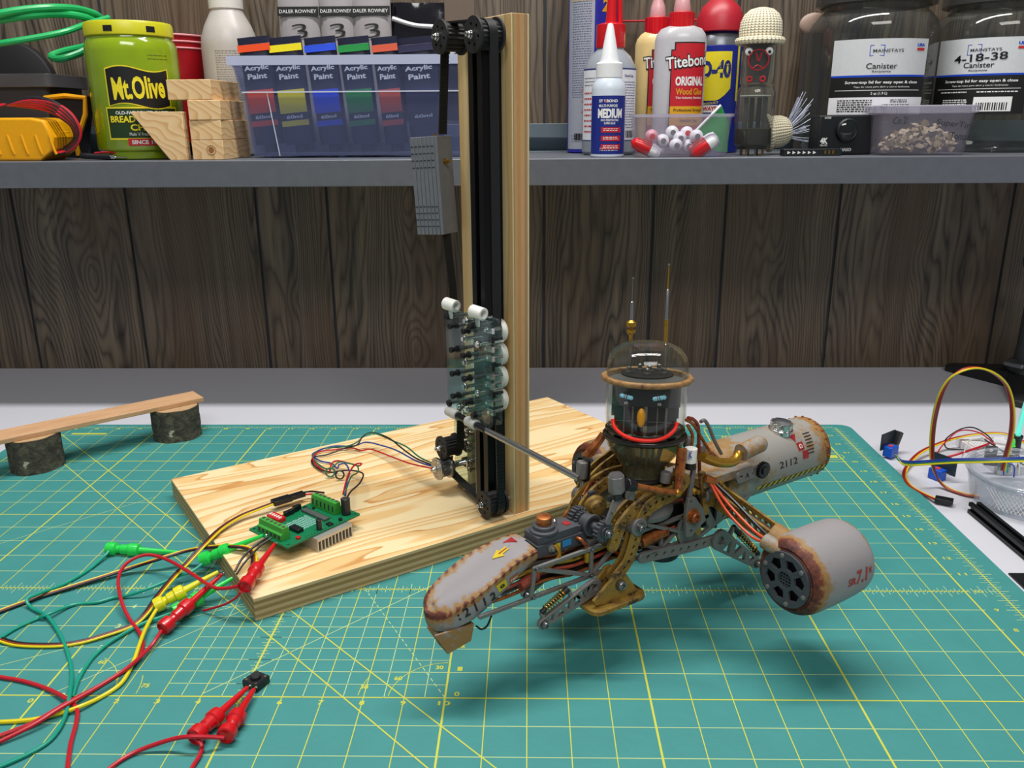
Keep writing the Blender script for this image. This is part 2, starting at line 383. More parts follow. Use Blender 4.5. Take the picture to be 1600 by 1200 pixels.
for i in range(-10*8, 26*8):                                # ruler ticks along the back edge and the middle ruler
    if i % 8: l = .28 if i % 4 == 0 else (.2 if i % 2 == 0 else .12); line((i/8, 24.2 - l), (i/8, 24.2), .018, 0)
    if i % 8 and i >= 0:  l = .3 if i % 4 == 0 else (.18 if i % 2 == 0 else .1); line((i/8, 10 - l), (i/8, 10 + l), .018, 0)
    elif i % 8: l = .3 if i % 4 == 0 else .14; line((i/8, 10 - l), (i/8, 10 + l), .018, 0)
for i in range(5*8, 10*8):                                  # upright ruler at x = 5
    if i % 8: l = .3 if i % 4 == 0 else (.18 if i % 2 == 0 else .1); line((5 - l, i/8), (5 + l, i/8), .018, 0)
for k in range(5, 10): line((3, k+.5), (10, k+.5), .02)
for i in range(3, 10): line((i+.5, 5), (i+.5, 10), .02)
for i in range(0, 11): put_text(m, MP, str(i), i if i else -.12, 4.80, .30 if i > 9 else .13, .16, .03, 1)
for k in range(0, 5): put_text(m, MP, str(k), 10.28, 5.15 + k, .13, .17, .03, 1); put_text(m, MP, str(k), .55, 5 + k, .13, .2, .03, 0)
line((-9.9, 23.9), (14, 0), .035, 1, EZ*1.3); line((-7.9, 20.4), (12.5, 0), .035, 1, EZ*1.3)
line((4, 5.1), (22.6, 23.7), .025, 0, EZ*1.3); line((-3.9, 5), (5, 9.85), .022, 0, EZ*1.3); line((.2, 5), (4.9, 10), .022, 0, EZ*1.3)
line((-9, 9.5), (-2, 16.5), .02, 0, EZ*1.3)
a, b = V((10, 5)), V((6.6, 10.9))
for k in range(28): line(a.lerp(b, k/28), a.lerp(b, (k+.6)/28), .022, 0, EZ*1.5)
def arc(cx, cy, r, a0, a1, w=.02, mi=1):
    P = [(cx + r*math.cos(math.radians(a0+(a1-a0)*i/12)), cy + r*math.sin(math.radians(a0+(a1-a0)*i/12))) for i in range(13)]
    for i in range(12): line(P[i], P[i+1], w, mi, EZ*1.5)
arc(10, 5, 1.4, 92, 178); arc(10, 5, 2.15, 158, 178); arc(0, 5, 1.75, 60, 2); arc(0, 5, 2.35, 20, 2)
for s_, x, y in (('30', 9.75, 6.2), ('60', 8.75, 5.75), ('30', 7.95, 5.4), ('45', 1.55, 5.7), ('60', .9, 6.35), ('75', 2.45, 5.4)): put_text(m, MP, s_, x, y, .2, .16, .03, 1)
put_rect(m, MP, -8.7, 23.12, -7.1, 23.3, 1)
rd0 = random.Random(4)
for x0, x1, y, h_ in [(20.6, 22.3, 22.85, .16), (20.8, 22.0, 22.55, .14), (23.8, 25.3, 22.85, .1), (23.9, 24.4, 22.6, .16)] + [(23.9, 25.1 - .1*(k % 2), 22.3 - k*.2, .06) for k in range(6)]:
    x = x0
    while x < x1: w_ = rd0.uniform(.06, .2); put_rect(m, MP, x, y - h_/2, min(x + w_, x1), y + h_/2, 1); x += w_ + .05
P = [(24.55 + .62*math.cos(2*PI*i/28), 20.55 + .36*math.sin(2*PI*i/28)) for i in range(29)]
for i in range(28): line(P[i], P[i+1], .035, 1, EZ*1.5)
put_rect(m, MP, 24.2, 20.4, 24.9, 20.7, 1)
part(m.build('printed_grid', [M['line'], M['line_y']], cm), 'pale yellow printed inch grid with rulers and numbers')

# ---------------------------------------------------------------- elevator rig: plywood base, post, rail, pulleys, belts, carriage, rod
RZ = math.radians(34.5); E1 = V((math.cos(RZ), math.sin(RZ), 0)); E2 = V((-math.sin(RZ), math.cos(RZ), 0))
KB = V((11.18, 13.49, 0))
rig = thing('lift_rig', 'plywood base with upright pine post, black rail, belts and pulleys holding the rod', 'lift rig', KB, RZ)
m = MB().box((-8.6, -.45, 0.004), (8.75, 9.6, .72)); 
m.m = [1, 0, 1, 1, 1, 1]; part(m.build('base_board', [M['ply'], M['ply_e']], rig, bevel=.02), 'large rectangular pine plywood board')
LN = Matrix.Translation((0, 0, .72))
def TB(): b = MB(); b.T = LN; return b
m = TB().box((.385, -.13, 0), (1.0, 2.98, 15.65)); m.m = [1, 1, 1, 0, 1, 0]; m.m[3] = 0; m.m[5] = 0
m.build('post', [M['post'], M['post_e']], rig, bevel=.015)
# slotted rail on the post's left face
rail = [(0, 0), (0, .2), (-.12, .2), (-.12, .12), (-.3, .12), (-.3, .28), (-.48, .28), (-.48, .12), (-.66, .12), (-.66, .2), (-.79, .2), (-.79, 0)]
m = TB(); X0, X1, Y0, Y1 = -.30, .383, .42, 1.2
sl = .14
poly = [(X0, Y0), (X0 + .23, Y0), (X0 + .23, Y0 + sl), (X0 + .45, Y0 + sl), (X0 + .45, Y0), (X1, Y0), (X1, Y1), (X0 + .45, Y1), (X0 + .45, Y1 - sl), (X0 + .23, Y1 - sl), (X0 + .23, Y1), (X0, Y1),
        (X0, Y1 - .27), (X0 + .2, Y1 - .27), (X0 + .2, Y0 + .27), (X0, Y0 + .27)]
m.prism(poly, .02, 15.1); m.build('rail', flat('black_anodised_rail', '1A1B1F', .35, .6, var=.2), rig, bevel=.01)
def pulley(name, y, z, x, r, depth, teeth=True, disc=M['blk_m'], drum=M['rub'], lab=None):
    """flanged pulley on a bolt; axis along x, front disc at x"""
    m = TB(); hs = [circ(math.cos(a)*r*.58, math.sin(a)*r*.58, r*.11, 8) for a in [2*PI*k/6 + .3 for k in range(6)]]
    F = Matrix.Translation((x, y, z)) @ Matrix.Rotation(-PI/2, 4, 'Y')
    m.prism(circ(0, 0, r, 40), 0, .07, holes=[] if disc is M['alu'] else hs, F=F)
    if disc is M['alu']: m.torus(r*.75, .015, F @ V((0, 0, .07)), (-1, 0, 0), n=32, k=6); m.torus(r*.45, .015, F @ V((0, 0, .07)), (-1, 0, 0), n=28, k=6)
    m.prism(circ(0, 0, r, 40), -depth, -depth + .07, F=F)
    o = m.build(name, disc, rig, bevel=.008)
    if lab: part(o, lab)
    m = TB(); rr = r*.76; n = 40
    m.prism([((rr + (.03 if k % 2 else 0))*math.cos(2*PI*k/n), (rr + (.03 if k % 2 else 0))*math.sin(2*PI*k/n)) for k in range(n)], -depth + .07, 0, F=F)
    m.build('drum', drum, o)
    m = TB(); m.prism(circ(0, 0, r*.26, 6), .07, .15, F=F); m.lathe([(r*.2, 0), (r*.2, .1), (r*.14, .14), (r*.14, .2), (r*.06, .2), (r*.06, .12)], F @ V((0, 0, .1)), F.to_3x3() @ V((0, 0, 1)), 20)
    m.prism(circ(0, 0, .07, 12), x - .37, -depth, F=F)
    m.build('bolt', M['chrome'], o, bevel=.006); return o
pulley('pulley', 2.2, 15.15, -.62, .50, .74); pulley('pulley', .24, 15.06, -.62, .50, .74)
pulley('pulley', .12, .56, -.62, .46, .66); pulley('pulley', 2.78, 1.73, -.72, .42, .58)
mp = pulley('motor_pulley', 2.81, .96, -.9, .41, .42, True, M['alu'], M['steel'], 'silver toothed motor pulley')
m = TB(); m.lathe([(.2, 0), (.2, .2), (.12, .2), (.12, .9)], (-.5, 2.81, .96), (1, 0, 0), 20); m.build('hub', M['chrome'], mp, bevel=.01)
m = TB(); m.box((.28, 1.25, .01), (.38, 2.3, 2.75))                 # bracket plate and motor behind
m.build('bracket_plate', flat('brass_tinted_plate', 'B59A62', .3, .8, var=.3), rig, bevel=.01)
m = TB().box((.1, 1.9, .05), (.22, 3.4, 2.4)); m.build('acrylic_bracket', M['clear'], rig, bevel=.02)
m = TB()
for y, z in ((2.1, .35), (2.35, .2), (2.2, 2.2), (2.05, 1.95), (1.95, 1.3), (2.0, 1.0), (2.15, 1.7), (1.9, 2.4)):
    m = TB(); m.cyl((-.12, y, z), (.3, y, z), .05, n=10); m.prism(circ(0, 0, .1, 6), 0, .08, F=Matrix.Translation((-.06, y, z)) @ Matrix.Rotation(-PI/2, 4, 'Y'))
    m.build('screw', M['chrome'], rig, bevel=.005)
m = TB(); m.box((-.3, 1.205, .01), (.38, 1.245, 3.4)); m.build('rail_plate', M['steel'], rig, bevel=.01)
m = TB(); m.box((-.05, .6, .005), (.12, 3.0, .08)); m.build('foot_bar', M['alu'], rig, bevel=.015)
for z in (.9, 1.5, 2.1): m = TB(); m.box((.0, 2.35, z), (.28, 2.75, z + .3)); m.build('bracket_block', M['chrome'], rig, bevel=.03)
def belt(pts, w, name='belt', xc=-.25, th=.05, toothed=True):
    """flat belt through (y,z) points, w wide along x"""
    m = TB(); P = [p for i, p in enumerate(pts) if i == 0 or (V(p) - V(pts[i-1])).length > 1e-3]; pts = P; n = len(P); vs = []; fs = []
    for i, (y, z) in enumerate(P):
        a = V(P[max(i-1, 0)]); b = V(P[min(i+1, n-1)]); t = (b-a).normalized(); nn = V((-t.y, t.x))
        for s in (-1, 1):
            q = V((y, z)) + nn*s*th/2
            vs += [(xc - w/2, q.x, q.y), (xc + w/2, q.x, q.y)]
    for i in range(n-1):
        a = i*4; b = a+4; fs += [(a, a+1, b+1, b), (a+2, b+2, b+3, a+3), (a, b, b+2, a+2), (a+1, a+3, b+3, b+1)]
    fs += [(0, 2, 3, 1), ((n-1)*4, (n-1)*4+1, (n-1)*4+3, (n-1)*4+2)]
    m.add(vs, fs)
    if toothed:
        for i in range(n-1):
            a = V(P[i]); b = V(P[i+1]); L = (b-a).length; t = (b-a)/L; nn = V((-t.y, t.x)); k = 0
            while k*.12 < L:
                c = a + t*(k*.12); q = c + nn*(-.04); m.add([(xc-w/2, q.x - t.x*.03, q.y - t.y*.03), (xc+w/2, q.x - t.x*.03, q.y - t.y*.03), (xc+w/2, q.x + t.x*.03, q.y + t.y*.03), (xc-w/2, q.x + t.x*.03, q.y + t.y*.03),
                   (xc-w/2, q.x - t.x*.03 + nn.x*.03, q.y - t.y*.03 + nn.y*.03), (xc+w/2, q.x - t.x*.03+ nn.x*.03, q.y - t.y*.03+ nn.y*.03), (xc+w/2, q.x + t.x*.03+ nn.x*.03, q.y + t.y*.03+ nn.y*.03), (xc-w/2, q.x + t.x*.03+ nn.x*.03, q.y + t.y*.03+ nn.y*.03)],
                   [(0,3,2,1),(4,5,6,7),(0,1,5,4),(1,2,6,5),(2,3,7,6),(3,0,4,7)]); k += 1
    return m.build(name, M['rub'], rig)
def arcp(cy, cz, r, a0, a1, n=10): return [(cy + r*math.cos(math.radians(a0+(a1-a0)*i/n)), cz + r*math.sin(math.radians(a0+(a1-a0)*i/n))) for i in range(n+1)]
R1 = .42
belt([(-.18, 6.1), (-.18, 15.06)] + arcp(.24, 15.06, R1, 180, 90) + arcp(2.2, 15.15, R1, 90, 0) + [(2.62, 15.1), (2.95, 12.35)], .28)
belt([(2.9, 9.2), (2.6, 7.5), (2.3, 5.0)], .28)
belt([(-.22, 4.0), (-.28, .62)] + arcp(.12, .56, .40, 180, 262) + [(2.75, .55)] + arcp(2.81, .96, .38, 270, 390, 8), .28)
belt([(2.35, 1.7), (2.2, 3.8)], .28)
# counterweight
cq = WN(678, 290, KB - E1*.4, E1) ; cwx, cwy = (cq - KB).dot(E1), (cq - KB).dot(E2)
m = MB(); m.T = Matrix.Translation((cwx, cwy, cq.z)) @ Matrix.Rotation(math.radians(-34.5), 4, 'Z') @ Matrix.Rotation(math.radians(-28), 4, 'Z') @ Matrix.Rotation(math.radians(-3.2), 4, 'Y')
for k in range(6):
    x0 = -.52 + k*.155
    m.box((x0, -.42, -1.55), (x0 + .14, .42, 1.55)); 
m.box((.41, -.42, -1.55), (.53, .42, 1.55))
T0 = m.T.copy()
cw = m.build('counterweight', flat('zinc_grey_plate', '7E8288', .5, .1, var=.25, sc=5, bump=.15), rig, bevel=.012)
part(cw, 'grey slotted metal counterweight')
m = MB(); m.T = T0
for k in range(6):
    for j in range(8):
        z = (1.25 - j*.22) if j < 4 else (-.65 - (j-4)*.21)
        m = MB(); m.T = T0; m.cbox((-.45 + k*.155, -.421, z), (.10, .012, .035)); m.build('slot', M['groove'], cw)
m = MB(); m.T = T0; m.lathe([(.09, 0), (.09, .08), (.05, .1), (.05, .2)], (.53, -.05, .75), (1, 0, 0), 16); m.cyl((.2, .0, 1.4), (.2, 0, 1.62), .06)
m.build('screw', M['brass'], cw)
# carriage
ca = TB(); PX = -.95
hs = []
def cplate(x, mt, name, par, y0=-.80, y1=1.86, z0=3.55, z1=6.98, th=.1):
    m = TB(); F = Matrix.Translation((x, 0, 0)) @ Matrix(((0,0,1,0),(1,0,0,0),(0,1,0,0),(0,0,0,1)))
    m.prism(rrect(y0, z0, y1, z1, .14), 0, th, F=F, holes=[circ(y, z, .09, 10) for y in (-.3,) for z in (4.9, 6.1)])
    return m.build(name, mt, par, bevel=.02)
car = cplate(PX, M['clear'], 'carriage', rig); part(car, 'clear acrylic carriage riding on the rail')
cplate(-.55, M['clear'], 'inner_plate', car, -.72, .5)
FX = Matrix(((0,0,1,0),(1,0,0,0),(0,1,0,0),(0,0,0,1)))
for z in (4.1, 4.86, 5.62, 6.38):
    m = TB(); m.lathe([(.12, -.1), (.34, -.1), (.38, -.05), (.30, 0), (.38, .05), (.34, .1), (.12, .1)], (.1, .22, z), (1, 0, 0), 28); m.build('wheel', M['white_p'], car)
    m = TB(); m.lathe([(.12, -.1), (.34, -.1), (.38, -.05), (.30, 0), (.38, .05), (.34, .1), (.12, .1)], (.1, 1.55, z), (1, 0, 0), 28); m.build('wheel', M['white_p'], car)
def bolt_at(u, v, kind, L=.24):
    q = WN(u, v, KB + E1*PX, E1) - KB; y, z = q.dot(E2), q.z - .72
    m = TB(); F = Matrix.Translation((PX, y, z)) @ Matrix.Rotation(-PI/2, 4, 'Y'); k = kind == 'b'
    m.prism(circ(0, 0, .075, 14), .02, L, F=F); m.prism(circ(0, 0, .115, 14 if k else 6), 0, .07, F=F)
    if k: m.prism(circ(0, 0, .1, 14), L - .08, L, F=F)
    m.build('bolt', M['blk'] if k else M['chrome'], car, bevel=.008)
    m = TB(); m.prism(circ(0, 0, .06, 10), -.9, 0, F=F); m.build('bolt_shank', M['chrome'] if not k else M['steel'], car)
for u, v, k, L in ((700, 495, 'b', .1), (714, 508, 'b', .3), (731, 501, 'c', .15), (733, 516, 'b', .25), (741, 509, 'b', .2), (728, 529, 'c', .15), (716, 545, 'b', .3), (734, 554, 'b', .3), (730, 566, 'c', .15),
    (717, 582, 'b', .3), (736, 590, 'b', .3), (729, 604, 'c', .15), (718, 617, 'b', .3), (737, 627, 'b', .3), (719, 634, 'c', .12), (732, 640, 'c', .12), (704, 629, 'b', .12), (744, 648, 'b', .16), (748, 538, 'c', .1), (748, 614, 'c', .1), (727, 643, 'c', .12)): bolt_at(u, v, k, L)
for i, z in enumerate([3.75 + .29*k for k in range(11)]):
    m = TB(); m.cyl((-.9, -.5 - .1*(i % 2), z), (-.35, -.5 - .1*(i % 2), z), .06, n=8); m.box((-.8, -.74, z - .09), (-.7, -.36, z + .09)); m.build('spacer', M['chrome' if i % 3 else 'blk'], car, bevel=.006)
for y, z in ((1.55, 7.05), (-.12, 7.1)):
    m = TB(); F = Matrix.Translation((PX, y, z)) @ Matrix(((0,1,0,0),(1,0,0,0),(0,0,1,0),(0,0,0,1)))
    m.lathe([(.12, 0), (.2, 0), (.2, .46), (.12, .46)], (PX - .02, y - .25, z), (0, 1, -.25), 20, close=True) if 0 else m.lathe([(.12, 0), (.2, 0), (.2, .5), (.12, .5)], (PX + .02, y + .3, z + .05), (.25, -1, -.1), 20, close=True)
    m.box((PX, y - .1, z - .4), (PX + .06, y + .1, z - .12)); part(m.build('tube_clip', M['white_p'], car, bevel=.01), 'white plastic tube clip')
# rod (level, runs towards the viewer)
rp = WN(703, 643, KB + V((0, 0, 0)) - E1*1.02, E1); re = WN(906, 748, KB - E1*1.02, E1)
def RL(p): d = V(p) - KB; return V((d.dot(E1), d.dot(E2), d.z))
ra, rb_ = RL(rp), RL(re)
m = MB(); m.cyl(ra.lerp(rb_, .2), rb_, .095, n=20); rod = m.build('support_rod', M['alu'], rig); 
part(rod, 'silver rod reaching from the carriage to the model')
m = MB(); m.cyl(ra, ra.lerp(rb_, .33), .115, n=20); m.build('rod_sleeve', M['blk'], rod, bevel=.01)
for t0, t1 in ((-.015, .075), (.165, .245)):
    m = MB(); m.cyl(ra.lerp(rb_, t0), ra.lerp(rb_, t1), .17, n=22); m.build('rod_clip', flat('grey_white_plastic', 'C9C8C2', .4), car, bevel=.02)

# ---------------------------------------------------------------- plank bridge on log slices
def bark():
    t = NT('tree_bark'); n = t.noise(t.sc(3, 3, 3), 1, 5, .65, .6); l = t.noise(t.sc(1.6, 1.6, 2.2, (4, 4, 4)), 1, 3, .6)
    c = t.ramp(n, [(.3, '26241F'), (.5, '4A443A'), (.62, '5E5848'), (.75, '6E6A50')])
    c = t.mix(t.ramp(l, [(.66, 0.0), (.70, 1.0)]), c, 'B6B69E'); t.bump(n, .9, .12); return t.done(c, .9)
M['bark'] = bark()
M['log_end'] = flat('log_end_wood', 'C8A67A', .7, var=.3, sc=6, bump=.2)
def oak(name, a='D3A880', b='B98C62'):
    t = NT(name); n = t.noise(t.sc(.5, 14, 14), 1, 4, .65); c = t.ramp(n, [(.35, b), (.6, a)]); t.bump(n, .15, .01); return t.done(c, .6)
def log(cx, cy, r, h, lab, sq):
    t = thing('log_slice', lab, 'log slice', (cx, cy, 0.006)); m = MB(); n = 48; vs = []; fs = []; rr = []
    R0 = [r*(1 + .03*math.sin(3*2*PI*k/n + sq) + .02*math.sin(7*2*PI*k/n)) for k in range(n)]
    for j in range(9):
        for k in range(n): a = 2*PI*k/n; q = R0[k]*(1 + .025*noise.noise(V((math.cos(a)*3, math.sin(a)*3, j*.8 + sq)))) ; vs.append((q*math.cos(a), q*math.sin(a), h*j/8))
    for j in range(8):
        for k in range(n): fs.append((j*n+k, j*n+(k+1) % n, (j+1)*n+(k+1) % n, (j+1)*n+k))
    m.add(vs, fs); m.build('bark', M['bark'], t, sharp=60)
    m = MB(); m.prism([(q*.96*math.cos(2*PI*k/n), q*.96*math.sin(2*PI*k/n)) for k, q in enumerate(R0)], 0, h + .006); m.build('core', M['log_end'], t)
log(-8.15, 19.45, 1.0, 1.42, 'log slice with bark and lichen under the left end of the plank', 0)
log(-3.75, 23.0, 1.0, 1.42, 'log slice with bark and a white mark under the right end of the plank', 2)
pl = thing('wooden_plank', 'thin bare wooden plank laid across two bark log slices', 'plank', (-2.62, 23.55, 1.438), math.radians(41.2))
m = MB(); m.box((-12, -.05, 0), (0, 1.25, .2)); m.build('board', oak('tan_plank_wood'), pl, bevel=.02)

# ---------------------------------------------------------------- the hanging model: vacuum-tube head on a weathered flying machine
RO = V((15.1, 8.5, 0)); bot = thing('flying_robot_model', 'rusty flying robot model with a glass tube head, hung in mid-air on the silver rod', 'model', RO, RZ)
def rp(u, v, y): q = WN(u, v, RO + E2*y, E2) - RO; return V((q.dot(E1), y, q.z))
def rust(name, base, mid, deep, lo=.35, hi=.62, k=1.3, sc=3.2, rough=.6, metal=.0, uni=None):
    """weathered paint: rust spreads where the mesh attribute 'wear' is high"""
    t = NT(name); at = t.n('ShaderNodeAttribute'); at.attribute_name = 'wear'
    n1 = t.noise(t.sc(sc, sc, sc), 1, 6, .68); n2 = t.noise(t.sc(sc*3.5, sc*3.5, sc*3.5, (5, 5, 5)), 1, 4, .7)
    wr = at.outputs['Fac'] if uni is None else uni
    f = t.ma('ADD', t.ma('MULTIPLY', t.ma('SUBTRACT', n1, .5), k), wr)
    f = t.ma('ADD', f, t.ma('MULTIPLY', t.ma('SUBTRACT', n2, .5), .5))
    c = t.ramp(f, [(lo - .1, base), (lo, base), (lo + .2, mid), (hi, mid if uni is None else deep), (hi + .14, deep), (1, '32160F')])
    t.bump(f, .35, .02); return t.done(c, rough, metal)
M['hull'] = rust('weathered_hull_paint', '8F8B8C', '94703E', '6E3220', .30, .62, .95)
M['tank'] = rust('weathered_tank_paint', '8F8C86', '94713F', '7E4826', .31, .62, 1.25)
M['gold'] = rust('worn_yellow_ochre_paint', '96762E', '76592A', '463420', .28, .50, 1.3, 2.0, .55, .1, .38)
M['gun'] = rust('gunmetal_paint', '7C7976', '5E5850', '6A4630', .40, .7, .9, 2.5, .5, .3, .32)
M['dgrey'] = flat('dark_grey_plastic', '4A4C52', .5, var=.3, sc=5)
M['copper'] = rust('copper_pipe', 'B06A34', '8A4524', '5A2418', .30, .55, 1.2, 2.2, .38, .55, .36)
M['rbrass'] = rust('aged_brass', 'B4882E', '94701E', '5A4418', .35, .6, .9, 3, .3, .7, .34)
M['dark'] = flat('dark_inner_metal', '1E1B1A', .5, .2, var=.4, sc=4)
def setwear(o, fn):
    a = o.data.attributes.new('wear', 'FLOAT', 'POINT')
    for i, v in enumerate(o.data.vertices): a.data[i].value = fn(v.co / U)
    return o
FXZ = lambda y: Matrix(((1, 0, 0, 0), (0, 0, -1, y), (0, 1, 0, 0), (0, 0, 0, 1)))
def pbeam(m, pts, w, y, th, hole=0, gap=.28, sm=5, ends=True, mi=0, w1=None):
    """perforated beam following (x,z) points in the plane y, th thick towards the viewer"""
    P = [V((p[0], p[-1])) for p in pts]; Q = [V((q.x, q.y)) for q in smoothpts([(p.x, p.y, 0) for p in P], sm)] if len(P) > 2 else P
    n = len(Q); left = []; right = []; L = [0]
    for i in range(1, n): L.append(L[-1] + (Q[i]-Q[i-1]).length)
    for i in range(n):
        t = (Q[min(i+1, n-1)] - Q[max(i-1, 0)]).normalized(); nn = V((-t.y, t.x)); f = L[i]/L[-1]; ww = (w + ((w1 if w1 else w) - w)*f)/2
        left.append(Q[i] + nn*ww); right.append(Q[i] - nn*ww)
    def cap(c, a, b, k=6):
        r = (a-c).length; a0 = math.atan2(a.y-c.y, a.x-c.x); return [V((c.x + r*math.cos(a0 - PI*j/k), c.y + r*math.sin(a0 - PI*j/k))) for j in range(1, k)]
    poly = left + (cap(Q[-1], left[-1], right[-1]) if ends else []) + right[::-1] + (cap(Q[0], right[0], left[0]) if ends else [])
    holes = []
    if hole:
        d = gap*.6
        while d < L[-1] - gap*.4:
            i = max(j for j in range(n) if L[j] <= d); i = min(i, n-2); c = Q[i].lerp(Q[i+1], (d-L[i])/(L[i+1]-L[i])); holes.append(circ(c.x, c.y, hole, 8)); d += gap
    m.prism([(p.x, p.y) for p in poly][::-1], 0, th, holes=holes, F=FXZ(y), m=mi); return m
def truss(m, a, b, w0, w1, y, th, n, rim=.07, mi=0):
    """flat triangulated beam from a to b (x,z) with triangular holes"""
    a = V((a[0], a[-1])); b = V((b[0], b[-1])); d = (b-a); L = d.length; d /= L; nn = V((-d.y, d.x)); poly = []; holes = []
    H = lambda f: (w0 + (w1-w0)*f)/2
    N = 8
    for k in range(N+1): t = -PI/2 + PI*k/N; poly.append(b + d*math.cos(t)*H(1) + nn*math.sin(t)*H(1))
    for k in range(N+1): t = PI/2 + PI*k/N; poly.append(a + d*math.cos(t)*H(0) + nn*math.sin(t)*H(0))
    s0, s1 = .12, .92
    for k in range(n):
        f0 = s0 + (s1-s0)*k/n; f1 = s0 + (s1-s0)*(k+1)/n; g = .04*L/n
        A = a + d*(L*f0 + g); B = a + d*(L*f1 - g); h0 = H(f0) - rim; h1 = H(f1) - rim; C = (A+B)/2; r = rim*.45
        hh = (h0+h1)/2
        if k % 2: tri = [A + nn*h0, B + nn*h1, C - nn*hh]
        else: tri = [A - nn*h0, B - nn*h1, C + nn*hh]
        c = (tri[0]+tri[1]+tri[2])/3; holes.append([(p.x + (c.x-p.x)*.10, p.y + (c.y-p.y)*.10) for p in tri])
    holes.append(circ(b.x, b.y, w1*.2, 10)); holes.append(circ(a.x, a.y, w0*.2, 10))
    m.prism([(p.x, p.y) for p in poly], 0, th, holes=holes, F=FXZ(y), m=mi); return m
def bbolt(p, r=.09, d=(0, -1, 0), L=.12, par=bot, mt=None, name='bolt'):
    d = V(d).normalized(); F = axf(p, d); m = MB(); m.lathe([(r, 0), (r, L*.8), (r*.85, L), (r*.5, L), (r*.5, L*.5), (0, L*.5)], p, d, 14); m.lathe([(r*1.4, -.03), (r*1.4, 0)], p, d, 18)
    return m.build(name, mt or M['steel'], par, bevel=.006)
def spring(a, b, r, w, turns, name, mt, par):
    a = V(a); b = V(b); F = axf(a, b-a); L = (b-a).length; n = turns*12
    m = MB(); m.tube([F @ V((r*math.cos(2*PI*i/12), r*math.sin(2*PI*i/12), L*i/n)) for i in range(n+1)], w, 6, sm=0); return m.build(name, mt, par)
# --- nose hull
rim = [(-3.78, -.50, 3.50), (-4.4, -.56, 3.42), (-5.0, -.55, 3.12), (-5.6, -.50, 2.80), (-6.15, -.36, 2.52), (-6.50, -.12, 2.45), (-6.60, .10, 2.56), (-6.45, .32, 2.78), (-5.95, .54, 2.98), (-5.25, .63, 3.26), (-4.5, .66, 3.42), (-3.72, .68, 3.46)]
RM = smoothpts(rim, 6); NR = len(RM); XB = [(-6.7, 2.04), (-6.3, 2.02), (-5.6, 2.22), (-5.0, 2.56), (-4.3, 3.02), (-3.6, 3.3)]
def zb(x):
    for (a, za), (b, zb_) in zip(XB, XB[1:]):
        if x <= b: t = max(0, (x-a)/(b-a)); return za + (zb_-za)*t
    return XB[-1][1]
vs = []; fs = []; K = 11; D = 7; NC = K + D + 3
for p in RM:
    cxx = max(p.x, -6.35); cz_ = None
    for k in range(K):
        f = k/(K-1); q = V((cxx*(1-f) + p.x*f, .08*(1-f) + p.y*f, 0)); top = 3.50 if p.x > -4.2 else 3.50 - (-4.2 - p.x)*.40
        q.z = (top + .04)*(1-f**2.2) + p.z*(f**2.2); vs.append(q)
    yc = .08; bz = zb(p.x)
    for k in range(1, D+1):
        f = k/D; out = 1.05 - .20*f*f; q = V((p.x - (.03*math.sin(PI*f) if p.x < -6 else 0) + (.10*f if p.x < -6.3 else 0), yc + (p.y-yc)*(1 + .06*math.sin(PI*f) - .10*f), p.z + (bz - p.z)*f)); vs.append(q)
    q = vs[-1]; vs.append(V((q.x*.98 - .04, yc + (q.y-yc)*.8, q.z - .02))); vs.append(V((cxx, yc, q.z - .0)))
    vs.append(V((cxx, yc, q.z + .01)))
for i in range(NR-1):
    for k in range(NC-1): a = i*NC + k; fs.append((a, a+1, a+NC+1, a+NC))
fs.append(tuple(range(NC))); fs.append(tuple((NR-1)*NC + k for k in range(NC-1, -1, -1)))
m = MB(); m.add(vs, fs); hull = m.build('nose_hull', M['hull'], bot, sharp=50)
def wn(p):
    d = min((V(q) - p).length for q in RM[::2]); w_ = .62*math.exp(-(d/.085)**2) + .30*math.exp(-(d/.25)**2) + .13
    w_ += .5*max(0, (-6.1 - p.x)) + max(0, (p.x + 4.1))*.6 + (.10 if p.z < zb(p.x) + .12 else 0); return min(w_, .95)
setwear(hull, wn)
def side(x, z, e=.02):                                    # near flank of the hull
    b = min(RM[:36], key=lambda q: abs(q.x - x)); t = max(0, min(1, (b.z - z)/max(b.z - zb(x), .05)))
    return V((x, .08 + (b.y - .08)*(1 + .06*math.sin(PI*t) - .10*t) - e, z))
def sidefn(u0, v0, u1, v1):                               # baseline along the flank through two photo points
    a = rp(u0, v0, -.55); b = rp(u1, v1, -.55); L = math.hypot(b.x-a.x, b.z-a.z); dx, dz = (b.x-a.x)/L, (b.z-a.z)/L
    return lambda x, y: side(a.x + dx*x - dz*y, a.z + dz*x + dx*y), L
M['decal_k'] = flat('black_decal', '26221F', .6, var=.3); M['decal_y'] = flat('yellow_decal', 'D8BE18', .5, var=.2, sc=9); M['decal_r'] = flat('red_decal', 'A81E22', .5, var=.3, sc=9)
M['decal_o'] = flat('orange_decal', 'D2691E', .5, var=.2); M['decal_w'] = flat('white_decal', 'E0DCD4', .5, var=.1); M['decal_b'] = flat('blue_decal', '2A8AC8', .5, var=.2)
fn, L = sidefn(719, 968, 775, 930)
m = MB(); put_text(m, fn, ': 2 1 1 2', L/2, .02, L*1.0, .26, .03); m.build('lettering', M['decal_k'], hull)
fn, L = sidefn(779, 925, 793, 914)
m = MB(); put_rect(m, fn, 0, -.02, L, .22, nx=3, ny=2); m.build('warning_sticker', M['decal_y'], hull)
m = MB(); fn2 = lambda x, y: fn(x, y) + V((0, -.006, 0)); put_text(m, fn2, 'o', L/2, .10, L*.5, .1, .06); m.build('sticker_mark', M['decal_k'], hull)
fn, L = sidefn(797, 910, 811, 901)
m = MB(); put_rect(m, fn, 0, -.04, L, .13, nx=3, ny=2); m.build('number_sticker', M['decal_o'], hull)
